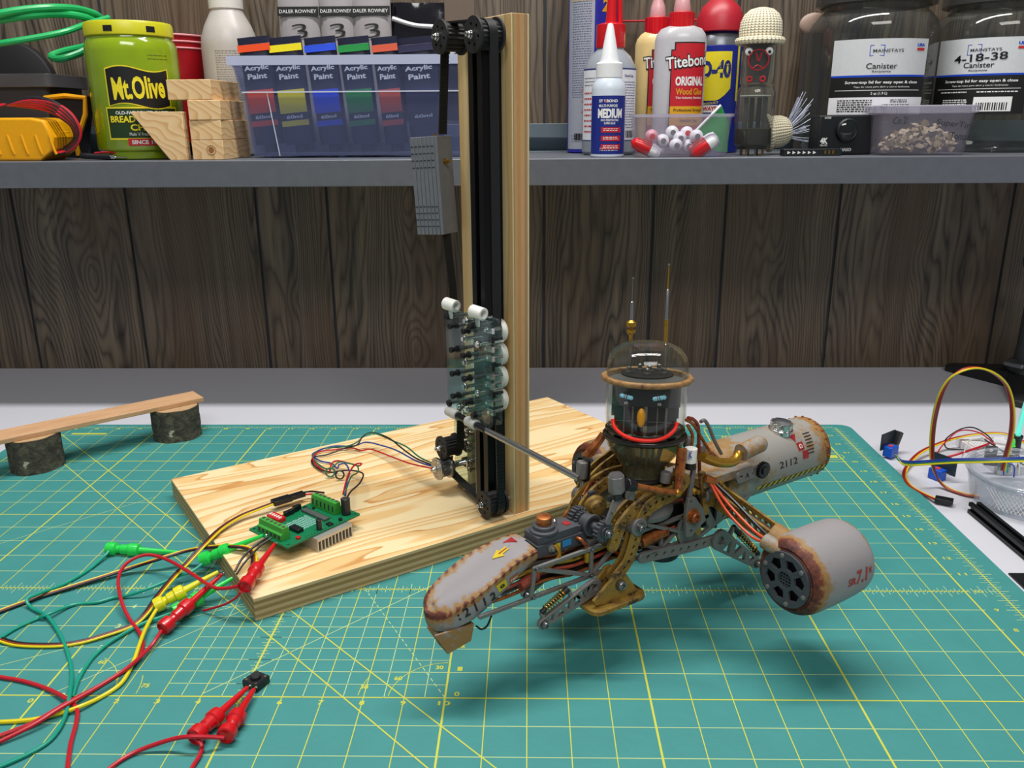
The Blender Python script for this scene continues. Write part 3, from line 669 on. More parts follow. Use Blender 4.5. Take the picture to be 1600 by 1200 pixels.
m = MB(); fn3 = lambda x, y: fn(x, y) + V((0, -.006, 0)); put_text(m, fn3, '1895', L/2, .045, L*.8, .07, .04); m.build('sticker_mark', M['decal_w'], hull)
def topz(x, y):
    b = min((q for q in RM if (q.y < .08) == (y < .08)), key=lambda q: abs(q.x - x)); top = 3.50 if x > -4.2 else 3.50 - (-4.2 - x)*.40
    f = min(1, abs(y - .08)/max(abs(b.y - .08), .05)); return (top + .04)*(1-f**2.2) + b.z*f**2.2
topfn = lambda x, y: V((x, y, topz(x, y) + .022))
m = MB(); put_poly(m, topfn, [(-4.75, .04), (-4.5, .22), (-4.5, .12), (-4.28, .12), (-4.36, .04), (-4.28, -.04), (-4.5, -.04), (-4.5, -.14)]); m.build('arrow_decal', M['decal_y'], hull)
m = MB(); F = lambda x, y: topfn(x, y) + V((0, 0, .006)); put_rect(m, F, -4.56, .02, -4.34, .06, nx=2); m.build('arrow_stripe', M['decal_r'], hull)
m = MB(); put_poly(m, topfn, [(-4.28, .30), (-3.98, .08), (-3.95, .40)]); m.build('triangle_decal', M['decal_r'], hull)
# intake scoop under the nose
a, b, c, d = rp(678, 1000, -.35), rp(698, 1020, -.35), rp(739, 1004, -.5), rp(743, 983, -.5)
m = MB(); y0, y1 = -.42, .02; tk = .05
pr = [(a.x, a.z + .15), (b.x, b.z), (c.x, c.z), (d.x + .02, d.z + .08)]
inn = [(pr[0][0] + .07, pr[0][1] - .02), (pr[1][0] + .03, pr[1][1] + .06), (pr[2][0] - .02, pr[2][1] + .05), (pr[3][0] - .0, pr[3][1])]
m.prism([(p[0], p[1]) for p in pr], 0, .05, F=FXZ(y0 + .05)); m.prism([(p[0], p[1]) for p in pr], 0, .05, F=FXZ(y1))
m.prism([pr[1], pr[2], (pr[2][0], pr[2][1] + .05), (pr[1][0] + .02, pr[1][1] + .05)], 0, y1 - y0 - .1, F=FXZ(y1 - .05))
m.prism([pr[2], pr[3], (pr[3][0] - .05, pr[3][1]), (pr[2][0] - .05, pr[2][1] + .05)], 0, y1 - y0 - .1, F=FXZ(y1 - .05))
o = m.build('intake_scoop', M['hull'], bot, bevel=.01); setwear(o, lambda p: .5)
# --- spine truss
for y, nm in ((-.56, 0), (.66, 1)):
    m = MB(); T = lambda *p: pbeam(m, p, .1, y, .08, 0)
    A, B = rp(742, 972, -.58), rp(1068, 842, -.58); C_, D_ = rp(838, 886, -.58), rp(1062, 812, -.58)
    zl, zt = 2.38, 3.12
    T((-5.5, 2.34), (1.7, 2.40)); T((-3.9, zt), (1.6, 3.16)); T((-3.95, zt), (-4.05, 2.36))
    xs = [-3.95, -2.2, -1.2, .2, 1.2]
    for i in range(4):
        T((xs[i+1], zt), (xs[i+1], zl)); T((xs[i], zt if i % 2 == 0 else zl), (xs[i+1], zl if i % 2 == 0 else zt))
    m.build('side_truss', M['gun'], bot, bevel=.012)
m = MB(); m.box((-3.9, -.42, 2.5), (1.4, .5, 2.6)); m.build('spine_floor', M['dark'], bot, bevel=.01)
m = MB(); m.box((-1.3, -.4, 2.62), (2.2, .45, 3.5)); m.build('engine_block', M['dark'], bot, bevel=.06)
for k, (y, z, c) in enumerate([(-.45, 2.52, 'copper'), (-.33, 2.66, 'copper'), (-.48, 2.78, 'w_brn'), (-.25, 2.5, 'gun'), (.2, 2.75, 'copper'), (-.42, 2.92, 'rbrass')]):
    m = MB(); m.tube([(-5.4 + .3*k, y*.6, z - .1), (-4.6, y, z), (-3.5, y + .04, z + .05), (-2.6, y, z - .04), (-1.6, y, z + .02), (-.4, y + .03, z), (.8, y, z + .05)], .045 + .01*(k % 2), 8); m.build('conduit', M[c], bot)
m = MB(); m.tube([rp(744, 978, -.4), rp(752, 983, -.4), rp(761, 978, -.45), rp(768, 962, -.5)], .025, 6); m.build('hose', M['dark'], bot)
# red mesh cylinder and gold pipe behind the nose
a = rp(812, 916, -.5); b = rp(838, 898, -.42); m = MB(); m.cyl(a, b, .14, n=20); m.build('mesh_filter', flat('red_copper_mesh', 'A84A38', .5, .3, var=.6, sc=14, bump=.8), bot)
m = MB(); m.tube([rp(838, 896, -.42), rp(858, 885, -.5), rp(872, 872, -.55), rp(873, 860, -.5), rp(866, 852, -.40)], .055, 10); m.build('gold_pipe', M['rbrass'], bot)
# --- gearbox
m = MB(); g0 = rp(832, 866, -.42); g1 = rp(900, 846, -.42)
gx0, gx1 = -3.72, -2.15
rb(gx0, -.38, gx1, .34, 3.2, 3.52, .05, m); rb(gx0 + .06, -.33, gx1 - .25, .29, 3.52, 3.72, .05, m)
gb = m.build('gearbox', M['dgrey'], bot, bevel=.02)
m = MB(); m.lathe([(.36, 0), (.36, .06), (.28, .08), (.28, .17), (.22, .19)], (-3.28, -.05, 3.72), n=28); m.build('boss', M['dgrey'], gb, bevel=.008)
m = MB(); m.lathe([(.19, 0), (.19, .05), (.2, .08), (.2, .2), (.15, .225)], (-3.28, -.05, 3.9), n=28); m.build('copper_cap', M['copper'], gb, bevel=.01)
m = MB(); m.lathe([(.07, 0), (.07, .1), (.04, .14)], (-2.85, .1, 3.72)); m.build('filler_cap', M['chrome'], gb)
m = MB(); rb(-2.5, -.3, -1.9, .25, 3.52, 3.68, .04, m); m.build('gearbox_lid', M['dgrey'], gb, bevel=.015)
m = MB(); put_rect(m, lambda x, y: V((x, -.392, y)), -2.95, 3.3, -2.68, 3.48); m.build('blue_sticker', M['decal_b'], gb)
m = MB(); put_rect(m, lambda x, y: V((x, -.392, y)), -3.15, 3.3, -3.02, 3.46); m.build('yellow_sticker', M['decal_y'], gb)
m = MB(); put_rect(m, lambda x, y: V((x, y, 3.733 if x < 0 else 0)), -2.68, -.16, -2.5, .04); m.build('red_sticker', M['decal_r'], gb)
m = MB(); m.lathe([(.1, 0), (.1, .05), (.05, .07), (.05, .12)], (-3.3, -.38, 3.38), (0, -1, 0), 16); m.build('port', M['gun'], gb)
m = MB(); m.tube([(-2.5, -.38, 3.42), (-2.45, -.52, 3.4), (-2.35, -.58, 3.2), (-2.3, -.55, 3.0)], .05, 8); m.build('side_pipe', M['copper'], gb)
m = MB(); m.cyl((-2.3, -.55, 2.78), (-2.3, -.55, 3.05), .085, n=14); m.build('canister', M['rbrass'], gb)
# --- drive gears on one shaft
def gear(c, d, r, th, teeth, name, par, mt):
    F = axf(c, d); P = []
    for k in range(teeth):
        a = 2*PI*k/teeth; s = 2*PI/teeth
        for f, rr in ((0, .84), (.18, 1), (.45, 1), (.63, .84)): P.append((r*rr*math.cos(a + f*s), r*rr*math.sin(a + f*s)))
    m = MB(); m.prism(P, 0, th, F=F); m.lathe([(r*.5, th), (r*.5, th + .05), (r*.3, th + .05)], F @ V((0, 0, 0)), d, 16); return m.build(name, mt, par, bevel=.006)
ga = rp(898, 806, .25); gd = V((.12, -1, 0)); gb_ = rp(946, 832, -.95); gd = (gb_ - ga).normalized()
sh_ = MB(); sh_.cyl(ga, gb_, .11, n=16).cyl(ga.lerp(gb_, .35), ga.lerp(gb_, .62), .24, n=24).cyl(ga.lerp(gb_, .55), ga.lerp(gb_, .62), .29, n=24); shaft = sh_.build('drive_shaft', M['dgrey'], bot, bevel=.012)
gear(ga, gd, .31, .2, 18, 'gear', shaft, M['dgrey']); gear(ga.lerp(gb_, .2), gd, .25, .1, 18, 'gear', shaft, M['dgrey']); gear(ga.lerp(gb_, .86), gd, .29, .16, 16, 'gear', shaft, M['dgrey'])
bbolt(gb_ + gd*.12, .08, gd, .1, shaft)
m = MB(); m.tube([ga + V((-.2, .02, .2)), ga + V((-.34, .02, .05)), ga + V((-.34, 0, -.22)), ga + V((-.2, 0, -.3))], .045, 8); m.build('copper_hook', M['copper'], bot)
for dx in (.0, .14, .28):
    p = ga.lerp(gb_, .45) + V((dx - .32, 0, -.36)); m = MB(); m.lathe([(.035, 0), (.035, .1), (.06, .12), (.02, .2)], p, (0, 0, 1), 10); m.build('brass_pin', M['rbrass'], bot)
m = MB(); m.box((-2.2, -.5, 3.12), (-1.3, .4, 3.3)); m.build('gear_mount', M['gun'], bot, bevel=.02)
# --- ochre perforated arms, near and far side
def ochre(side):
    s = -1 if side == 'near' else 1; y = -.95 if s < 0 else 1.15
    q = lambda u, v: rp(u, v, -.95)
    up = [q(1066, 752), q(1052, 768), q(1030, 780), q(1010, 795), q(996, 822)]
    lo = [q(996, 824), q(990, 850), q(980, 878), q(962, 902)]
    if s > 0: up = [q(1060, 745), q(1040, 762), q(1022, 776), q(1004, 796), q(994, 822)]
    grp = None
    for dy in (0, .26):
        m = MB(); pbeam(m, [(p.x, p.z) for p in up], .46, y + dy, .07, .055, .22, w1=.40); o = m.build('upper_arm_plate', M['gold'], bot, bevel=.012)
        m = MB(); pbeam(m, [(p.x, p.z) for p in lo], .34, y + dy*.7 + .03, .07, .05, .2); m.build('lower_arm_plate', M['gold'], bot, bevel=.012)
    for P, mt in ((up, 'dark'), (lo, 'dark')):
        S = smoothpts([(p.x, y + .08, p.z) for p in P], 6); m = MB()
        m.tube(S, .1, 8, sm=0); m.build('inner_chain', flat('brown_chain', '54402A', .6, .3, var=.6, sc=12, bump=1), bot)
    J = up[-1]; m = MB(); m.cyl((J.x, y + .32, J.z), (J.x, y - .1, J.z), .25, n=24); m.build('elbow_joint', M['gun'], bot, bevel=.03)
    bbolt(V((J.x, y - .12, J.z)), .11, (0, -1, 0), .12)
    A = q(961, 908); m = MB()
    for dy in (0, .4):
        P = [q(950, 900), q(953, 892), q(963, 888), q(972, 893), q(992, 922), q(990, 928), q(925, 942), q(920, 935)]
        m = MB(); m.prism([(p.x, p.z) for p in P][::-1], 0, .09, F=FXZ(y + dy - .1)); m.build('foot_plate', M['gold'], bot, bevel=.015)
    f0 = q(912, 934); f1 = q(990, 936); zf = (f0.z + f1.z)/2
    m = MB(); m.prism(rrect(f0.x + .05, y - .42, f1.x + .15, y + .42, .28, 6), zf - .1, zf + .02); m.build('foot_pad', M['gold'], bot, bevel=.03)
    bbolt(V((A.x, y - .19, A.z)), .12, (0, -1, 0), .14); m = MB(); m.cyl((A.x, y + .4, A.z), (A.x, y - .15, A.z), .1); m.build('ankle_pin', M['gun'], bot)
    m = MB(); m.lathe([(.16, 0), (.16, .06), (.1, .14), (.06, .16)], ((f0.x + f1.x)/2 + .25, y, zf - .1), (0, 0, -1), 16); m.build('foot_stud', M['gun'], bot)
ochre('near'); ochre('far')
# --- support legs with shock absorbers
def leg(a, b, y, w0, w1, n, s0, s1, ysp):
    m = MB(); truss(m, a, b, w0, w1, y, .12, n); o = m.build('truss_leg', M['gun'], bot, bevel=.012)
    p, q = V((s0.x, y - .02, s0.z)), V((s1.x, y - .02, s1.z))
    m = MB(); m.cyl(p, q, .045, n=10).cyl(p, p.lerp(q, .25), .085, n=14).cyl(p.lerp(q, .85), q, .075, n=12); m.build('damper', M['dark'], o, bevel=.01)
    for e_ in (p, q):
        A_, B_ = V((a[0], 0, a[-1])), V((b[0], 0, b[-1])); d_ = B_ - A_; t_ = max(.05, min(.97, (V((e_.x, 0, e_.z)) - A_).dot(d_)/d_.dot(d_))); g_ = A_ + d_*t_; g_.y = y - .06
        m = MB(); m.bar(g_, e_, .09, .12, up=(0, 1, 0)); m.build('damper_link', M['gun'], o, bevel=.01)
    spring(p.lerp(q, .2), p.lerp(q, .88), .095, .018, 8, 'spring', M['rbrass'], o)
    bbolt(V((b[0], y - .12, b[-1])), w1*.3, par=o); return o
a, b = rp(925, 915, -.75), rp(846, 972, -.75); leg((a.x, a.z), (b.x, b.z), -.75, .46, .30, 5, rp(888, 920, -.78), rp(846, 958, -.78), 0)
a, b = rp(1122, 842, -.75), rp(1178, 878, -.75); leg((a.x, a.z), (b.x, b.z), -.75, .62, .32, 4, rp(1147, 824, -.8), rp(1186, 866, -.8), 0)
leg((-1.9, 2.4), (-3.3, 1.55), .8, .46, .26, 5, V((-2.5, 0, 2.5)), V((-3.2, 0, 1.85)), 0); leg((2.3, 2.2), (3.6, 1.6), .8, .5, .24, 4, V((2.7, 0, 2.5)), V((3.6, 0, 1.9)), 0)
m = MB(); pbeam(m, [(-.6, 2.45), (1.1, 2.25), (2.3, 2.18)], .3, -.7, .1, .06, .3); m.build('lower_beam', M['gun'], bot, bevel=.012)
m = MB(); m.lathe([(.2, 0), (.45, .03), (.5, .08), (.5, .2), (.3, .24), (.3, .34)], rp(1036, 868, -.2) + V((0, .1, -.05)), (0, 0, 1), 28); m.build('underside_disc', M['blk'], bot, bevel=.01)
a, b = rp(1001, 848, -.62), rp(1041, 828, -.62); m = MB(); m.cyl(a, b, .16, n=20); m.build('copper_tank', M['copper'], bot, bevel=.03)
m = MB(); pbeam(m, [(p.x, p.z) for p in (rp(1012, 820, -.7), rp(1070, 832, -.7))], .09, -.66, .08); m.build('brace', M['gun'], bot, bevel=.01)
# --- rear frame plates
P = [rp(*p, -.95) for p in ((1074, 778), (1085, 776), (1098, 795), (1101, 812), (1095, 818), (1078, 838), (1070, 838), (1070, 800))]
m = MB(); m.prism([(p.x, p.z) for p in P][::-1], 0, .1, F=FXZ(-.9), holes=[circ(P[5].x, P[5].z + .18, .05), circ(P[0].x + .1, P[0].z - .12, .04)]); m.build('rear_bracket', M['gun'], bot, bevel=.015)
bbolt(rp(1083, 807, -1.02), .16, (0, -1, 0), .16, mt=M['copper'])
m = MB(); pbeam(m, [(p.x, p.z) for p in (rp(1084, 730, -.9), rp(1077, 778, -.9))], .14, -.86, .08); m.build('brace', M['gun'], bot, bevel=.01)
m = MB(); pbeam(m, [(p.x, p.z) for p in (rp(1099, 742, -.9), rp(1104, 800, -.9))], .2, -.8, .1, .04, .2); m.build('ochre_strut', M['gold'], bot, bevel=.01)
m = MB(); pbeam(m, [(p.x, p.z) for p in (rp(1075, 790, -.9), rp(1090, 830, -.9))], .22, -.84, .1, .05, .2); m.build('ochre_strut', M['gold'], bot, bevel=.01)
for k, y in enumerate((-.62, .62)):
    m = MB(); truss(m, (1.2, 2.75), (3.3, 3.25), 1.0, .5, y, .1, 4, .08); m.build('rear_truss', M['gun'], bot, bevel=.012)
m = MB(); m.box((1.2, -.5, 2.5), (3.0, .5, 3.4)); m.build('rear_block', M['dark'], bot, bevel=.05)
for k in range(7): m = MB(); m.box((1.35 + .22*k, -.58, 2.62), (1.43 + .22*k, -.5, 3.2)); m.build('cooling_fin', M['blk'], bot)
# --- rear tank
TX0, TX1, TZ, TR_ = 2.6, 6.75, 3.68, .93
m = MB(); pr = [(.55, 0), (.78, .02), (.9, .14)] + [(TR_, .25 + .2*k) for k in range(20)] + [(TR_, 4.2), (.9, 4.32), (.84, 4.36), (.8, 4.34), (.78, 4.26), (.3, 4.22)]
m.lathe(pr, (TX0, .1, TZ), (1, 0, 0), 56); tank = m.build('rear_tank', M['tank'], bot, sharp=40)
setwear(tank, lambda p: min(.9, .25 + .55*math.exp(-((p.x - TX1 - .1)/.28)**2) + .35*math.exp(-((p.x - TX0)/.7)**2) + .10*math.sin(p.x*2.3 + p.z*3)))
tfn = lambda e: (lambda s, h: V((TX0 + s, .1 - (TR_ + e)*math.cos(h/TR_), TZ + (TR_ + e)*math.sin(h/TR_))))   # s along the axis, h around from the near flank
f1_ = tfn(.012); f2_ = tfn(.02)
def text_on(name, fn, txt, cx, cy, w, h, mt, par, b=.02, rot=0): m = MB(); put_text(m, fn, txt, cx, cy, w, h, b, rot=rot); return m.build(name, mt, par)
text_on('lettering', f1_, '2112', 2.35, .18, .78, .2, M['decal_k'], tank, .01)
m = MB(); put_poly(m, f1_, [(2.75, .92), (3.05, .95), (2.87, .68)]); m.build('red_triangle', M['decal_r'], tank)
m = MB(); put_rect(m, f1_, 2.86, .42, 3.12, .66, nx=2, ny=4); m.build('red_square', M['decal_r'], tank)
m = MB(); put_rect(m, f1_, 3.0, .14, 3.24, .38, nx=2, ny=4); m.build('red_square', M['decal_r'], tank)
text_on('sticker_mark', f2_, 'G', 2.99, .54, .13, .13, M['decal_w'], tank, .03, -PI/2)
for k in range(7):
    h = .25 + .1*k; m = MB(); put_rect(m, f1_, 3.2 + .02*k, h, 3.5 + .02*k, h + .035, nx=2); m.build('vent_slot', M['decal_k'], tank)
m = MB(); put_rect(m, f1_, 1.1, -.42, 4.1, -.28, nx=16, ny=2); m.build('hazard_band', M['decal_y'], tank)
for k in range(12): m = MB(); x = 1.2 + .24*k; put_poly(m, f2_, [(x, -.42), (x + .1, -.42), (x + .2, -.28), (x + .1, -.28)]); m.build('hazard_stripe', M['decal_k'], tank)
c = rp(1219, 680, -.1); m = MB(); m.lathe([(.36, -.08), (.36, .06), (.32, .08), (.32, .12)], (TX0 + 2.75, -.1, TZ + TR_ - .03), (0, -.12, 1), 32); cap = m.build('filler_cap', M['chrome'], tank, bevel=.01)
m = MB()
F = axf((TX0 + 2.75, -.113, TZ + TR_ + .08), (0, -.12, 1)); P = []
for k in range(10):
    a = 2*PI*k/10
    for f, r in ((0, .25), (.12, .25), (.18, .2), (.42, .2), (.48, .25)): P.append((r*math.cos(a + f*2*PI/5*.5), r*math.sin(a + f*2*PI/5*.5)))
P = []
for k in range(60): a = 2*PI*k/60; r = .33 if (k % 6) < 4 else .27; P.append((r*math.cos(a), r*math.sin(a)))
m.prism(P, 0, .14, F=F); m.lathe([(.28, .14), (.28, .16), (.1, .17)], (TX0 + 2.75, -.113, TZ + TR_ + .08), (0, -.12, 1), 24); m.build('knurled_knob', M['chrome'], cap, bevel=.006)
for k in range(22):
    a = 2*PI*k/22; p = V((TX0 + 4.18, .1 - math.cos(a)*TR_, TZ + math.sin(a)*TR_)); m = MB(); m.ball(p, .045, 8); m.build('rivet', M['copper'], tank)
# pod on the tank's near side with the bent brass pipe
a, b = rp(1158, 707, -.95), rp(1186, 694, -.95); m = MB(); m.cyl(a, b, .24, n=24).ball(b, .24, 24); o = m.build('tank_pod', M['tank'], bot); setwear(o, lambda p: .42)
m = MB(); m.tube([rp(1097, 713, -1.0), rp(1110, 719, -1.02), rp(1126, 723, -1.05), rp(1144, 722, -1.05), rp(1152, 714, -1.0), rp(1154, 706, -.95)], .13, 16); m.build('brass_elbow_pipe', M['rbrass'], bot)
m = MB(); rb(1.3, -.92, 3.3, .3, 3.98, 4.22, .15, m); o = m.build('tank_saddle', M['tank'], bot, bevel=.04); setwear(o, lambda p: .42)
m = MB(); a, b = rp(1155, 745, -1.0), rp(1192, 730, -1.0); truss(m, (a.x, a.z), (b.x, b.z), .34, .3, -1.0, .07, 3, .06); m.build('knob_bracket', M['gun'], bot, bevel=.01)
gear(rp(1189, 733, -1.05), V((0, -1, 0)), .24, .14, 20, 'adjusting_knob', bot, M['blk'])
# --- side pods on perforated outriggers
def side_pod(sy):
    PY = 3.9*sy; C0 = V((2.33, PY, 2.74)); R = 1.0; H = 1.1
    m = MB(); pr = [(.02, -H + .22), (.70, -H + .22), (.72, -H), (.74, -H + .02), (.80, -H + .0), (.88, -H + .06), (.95, -H + .16), (.99, -H + .3)] + [(1.0 + .015*math.sin(PI*k/8), -H + .42 + .19*k) for k in range(8)] + [(.99, H - .2), (.96, H - .08), (.86, H), (.4, H + .03)]
    m.lathe(pr, C0, (1, 0, 0), 64); pod = m.build('side_pod', M['hull'], bot, sharp=40)
    setwear(pod, lambda p: min(.95, .10 + .75*math.exp(-((p.x - (C0.x - H))/.36)**2) + .45*math.exp(-((p.x - (C0.x + H))/.14)**2) + .18*math.exp(-((p.z - (C0.z - 1))/.35)**2)))
    F = Matrix.Translation(C0 + V((-H - .0, 0, 0))) @ Matrix(((0, 0, -1, 0), (-1, 0, 0, 0), (0, 1, 0, 0), (0, 0, 0, 1)))
    hs = []
    for k in range(6):
        a = 2*PI*k/6 + .2; hs.append([(r*math.cos(a + d), r*math.sin(a + d)) for r, d in ((.30, -.28), (.30, .28), (.52, .36), (.58, 0), (.52, -.36))])
    m = MB(); m.prism(circ(0, 0, .71, 48), .0, .07, holes=hs + [circ(0, 0, .2, 20)], F=F); fan = m.build('fan_grille', M['dgrey'], pod, bevel=.01)
    m = MB(); m.prism(circ(0, 0, .66, 32), -.12, -.1, F=F); m.build('fan_recess', M['dark'], fan)
    m = MB(); F2 = F @ Matrix.Translation((0, 0, .02))
    for i in range(-2, 3): m.add([F2 @ V(p) for p in ((i*.08-.012, -.2, 0), (i*.08+.012, -.2, 0), (i*.08+.012, .2, 0), (i*.08-.012, .2, 0), (i*.08-.012, -.2, .02), (i*.08+.012, -.2, .02), (i*.08+.012, .2, .02), (i*.08-.012, .2, .02))], [(0,3,2,1),(4,5,6,7),(0,1,5,4),(1,2,6,5),(2,3,7,6),(3,0,4,7)]); m.add([F2 @ V(p) for p in ((-.2, i*.08-.012, 0), (.2, i*.08-.012, 0), (.2, i*.08+.012, 0), (-.2, i*.08+.012, 0), (-.2, i*.08-.012, .02), (.2, i*.08-.012, .02), (.2, i*.08+.012, .02), (-.2, i*.08+.012, .02))], [(0,3,2,1),(4,5,6,7),(0,1,5,4),(1,2,6,5),(2,3,7,6),(3,0,4,7)])
    m.build('centre_mesh', M['dgrey'], fan)
    for k in range(6):
        a = 2*PI*k/6 + .72; p = F @ V((.62*math.cos(a), .62*math.sin(a), .07)); m = MB(); m.lathe([(.06, 0), (.06, .04), (.03, .05)], p, (-1, 0, 0), 12); m.build('rivet', M['gun'], fan)
    pf = lambda s, h: V((C0.x + s, C0.y - 1.028*math.cos(h), C0.z + 1.028*math.sin(h)))
    if sy < 0:
        text_on('lettering', lambda x, y: pf(x, y*1.0), 'SR', .06, .03, .30, .19, M['decal_r'], pod, .03)
        text_on('lettering', lambda x, y: pf(x, y*1.0), '7.1', .44, .07, .42, .36, M['decal_r'], pod, .03); text_on('lettering', lambda x, y: pf(x, y*1.0), 'x', .76, .14, .14, .14, M['decal_r'], pod, .03)
    # collars and outrigger plates reaching in to the body
    ci = C0 + V((-.35, -.85*sy, .45)); 
    m = MB(); m.lathe([(.36, -.1), (.36, .25), (.32, .3)], ci, (-.3, -sy*1.0, .35), 28); o = m.build('pod_collar', M['tank'], bot, bevel=.02); setwear(o, lambda p: .5)
    m = MB(); m.lathe([(.2, -.2), (.2, .3), (.14, .34)], C0 + V((-1.0, -.5*sy, .62)), (-.3, -sy*1.0, .3), 20); o = m.build('cable_collar', M['tank'], bot, bevel=.02); setwear(o, lambda p: .42)
    A = ci + V((-.05, -.15*sy, .12)); B = V((1.9, .75*sy, 3.7))
    for dx in (-.22, .18):
        d = (B - A); L_ = d.length; Fm = frame(A + V((dx, 0, 0)), d, (0, 0, 1)); Fm = Fm @ Matrix.Rotation(PI/2, 4, 'X')
        n = 8; hs = [circ(.35 + (L_ - .5)*k/n, 0, .08, 10) for k in range(n)]
        m = MB(); m.prism([(0, -.18), (L_ - .1, -.24), (L_ + .12, -.16), (L_ + .2, 0), (L_ + .12, .16), (L_ - .1, .24), (0, .18)], -.04, .04, holes=hs, F=Fm); m.build('outrigger_plate', M['gold'] if dx < 9 else M['gun'], bot, bevel=.012)
    m = MB(); m.cyl(B + V((-.4, 0, 0)), B + V((.35, 0, 0)), .22, n=20); m.build('shoulder_joint', M['gun'], bot, bevel=.03)
    m = MB(); F = frame(A, B - A, (0, 0, 1)); m.tube([A.lerp(B, .05), A.lerp(B, .9)], .1, 8, sm=0); m.build('inner_chain', flat('brown_chain', '54402A', .6, .3, var=.6, sc=12, bump=1), bot)
side_pod(-1); side_pod(1)
W1 = rp(1108, 750, -1.0); EN = V((1.33, -3.4, 3.42))
m = MB(); m.cyl(W1 + V((-.1, .05, .06)), W1 + V((.12, -.1, -.06)), .12, n=14); m.build('cable_boot', M['copper'], bot, bevel=.02)
for dx, c, r in ((-.03, 'orange', .038), (.05, 'orange', .038), (.13, 'blk', .045)):
    mt = flat('orange_cable', 'D8481C', .4) if c == 'orange' else M[c]
    p1 = W1.lerp(EN, .3) + V((dx*1.4, 0, -.28 + dx*1.5)); p2 = W1.lerp(EN, .7) + V((dx*1.2, 0, -.30 + dx*1.5)); m = MB(); m.tube([W1 + V((dx*.5, 0, 0)), p1, p2, EN + V((dx*.6, .05, 0))], r, 8); m.build('cable', mt, bot)
# --- neck and upper pipework
m = MB(); m.lathe([(.8, 3.35), (.85, 3.5), (.78, 3.75), (.66, 3.9), (.62, 4.1)], (0, 0, 0), n=40); m.build('shoulder_ring', M['gun'], bot, bevel=.02)
gear(V((0, 0, 3.95)), V((0, 0, 1)), .82, .14, 36, 'neck_gear', bot, M['dark'])
for z, r, mt in ((4.15, .66, 'gun'), (4.28, .62, 'copper'), (4.4, .58, 'dark')): m = MB(); m.torus(r, .06, (0, 0, z), n=40); m.build('neck_ring', M[mt], bot)
for s, y in ((-1, -.85), (1, .95)):                        # arched ochre shoulders
    m = MB(); pbeam(m, [(-1.75, 3.2), (-1.5, 3.7), (-1.0, 4.05), (-.4, 4.2), (.3, 4.15)], .34, y, .09, .06, .24); m.build('arch_plate', M['gold'], bot, bevel=.012)
    m = MB(); pbeam(m, [(-1.75, 3.2), (-1.5, 3.7), (-1.0, 4.05), (-.4, 4.2), (.3, 4.15)], .30, y + .3*(-s), .09, .06, .24); m.build('arch_plate', M['gold'], bot, bevel=.012)
J = rp(929, 789, .1); m = MB(); m.lathe([(.3, 0), (.3, .12), (.2, .18), (.2, .26), (.1, .3)], J, (-.3, -1, 0), 24); m.build('ochre_knob', M['gold'], bot, bevel=.02)
# hex connector, black elbow and copper pipes (near)
c = rp(963, 757, -1.25); m = MB(); m.prism(circ(0, 0, .21, 6), -.2, .24, F=axf(c, (-.1, 0, 1))); o = m.build('hex_connector', M['gun'], bot, bevel=.03)
m = MB(); m.lathe([(.12, .2), (.17, .22), (.17, .27), (.08, .27)], c, (-.1, 0, 1), 20); m.build('connector_rim', M['steel'], o)
m = MB(); m.cyl(c + V((.02, 0, -.18)), c + V((.05, 0, -.4)), .12, n=16); m.build('black_collar', M['blk'], o, bevel=.02)
a = rp(978, 757, -1.25); b = rp(990, 759, -1.25); m = MB(); m.cyl(a, b, .16, n=20); m.build('black_collar', M['blk'], o, bevel=.02)
m = MB(); m.tube([b, rp(1010, 763, -1.25), rp(1035, 768, -1.22), rp(1056, 770, -1.2)], .085, 12); m.build('copper_pipe', M['copper'], bot)
m = MB(); m.ball(rp(1058, 770, -1.2), .13, 14); m.build('pipe_elbow', M['rbrass'], bot)
m = MB(); m.cyl(rp(1059, 768, -1.2), rp(1061, 742, -1.1), .1, n=14).cyl(rp(1061, 744, -1.1), rp(1066, 700, -1.0), .13, n=16); m.build('copper_pipe', M['copper'], bot, bevel=.01)
m = MB(); m.cyl(rp(1078, 732, -.95), rp(1080, 700, -.95), .16, n=20); o = m.build('dark_canister', M['dark'], bot, bevel=.02)
m = MB(); m.cyl(rp(1078, 722, -.96), rp(1080, 700, -.96), .165, n=20); o2 = m.build('white_sleeve', M['white_p'], o, bevel=.01)
m = MB(); q0 = rp(1079, 711, -1.14); put_text(m, lambda x, y: q0 + V((x, 0, y)), 'K', 0, 0, .13, .2, .04); m.build('sleeve_mark', M['w_blu'], o)
m = MB(); m.cyl(rp(958, 800, -1.2), rp(968, 770, -1.25), .06, n=10); m.build('grey_rod', M['gun'], bot)
m = MB(); pbeam(m, [(p.x, p.z) for p in (rp(949, 815, -1.1), rp(960, 785, -1.1))], .15, -1.08, .07); m.build('link_plate', M['gun'], bot, bevel=.01)
# far-side connector and pipes (left of the head)
c = rp(909, 735, 1.0); m = MB(); m.prism(circ(0, 0, .17, 6), -.22, .26, F=axf(c, (.1, 0, 1))); o = m.build('hex_connector', M['gun'], bot, bevel=.03)
m = MB(); m.cyl(c + V((.16, 0, .25)), c + V((.16, 0, -.35)), .11, n=16); m.build('black_collar', M['blk'], o, bevel=.02)
m = MB(); m.cyl(rp(910, 752, 1.0), rp(908, 792, .8), .065, n=12); m.build('steel_rod', M['steel'], bot)
m = MB(); m.tube([rp(915, 712, 1.0), rp(925, 700, .9), rp(934, 690, .85), rp(943, 678, .8)], .1, 10); m.build('copper_pipe', M['copper'], bot)
m = MB(); m.tube([rp(922, 715, .9), rp(932, 702, .8), rp(941, 690, .75), rp(948, 678, .7)], .03, 8); m.build('copper_wire', M['copper'], bot)
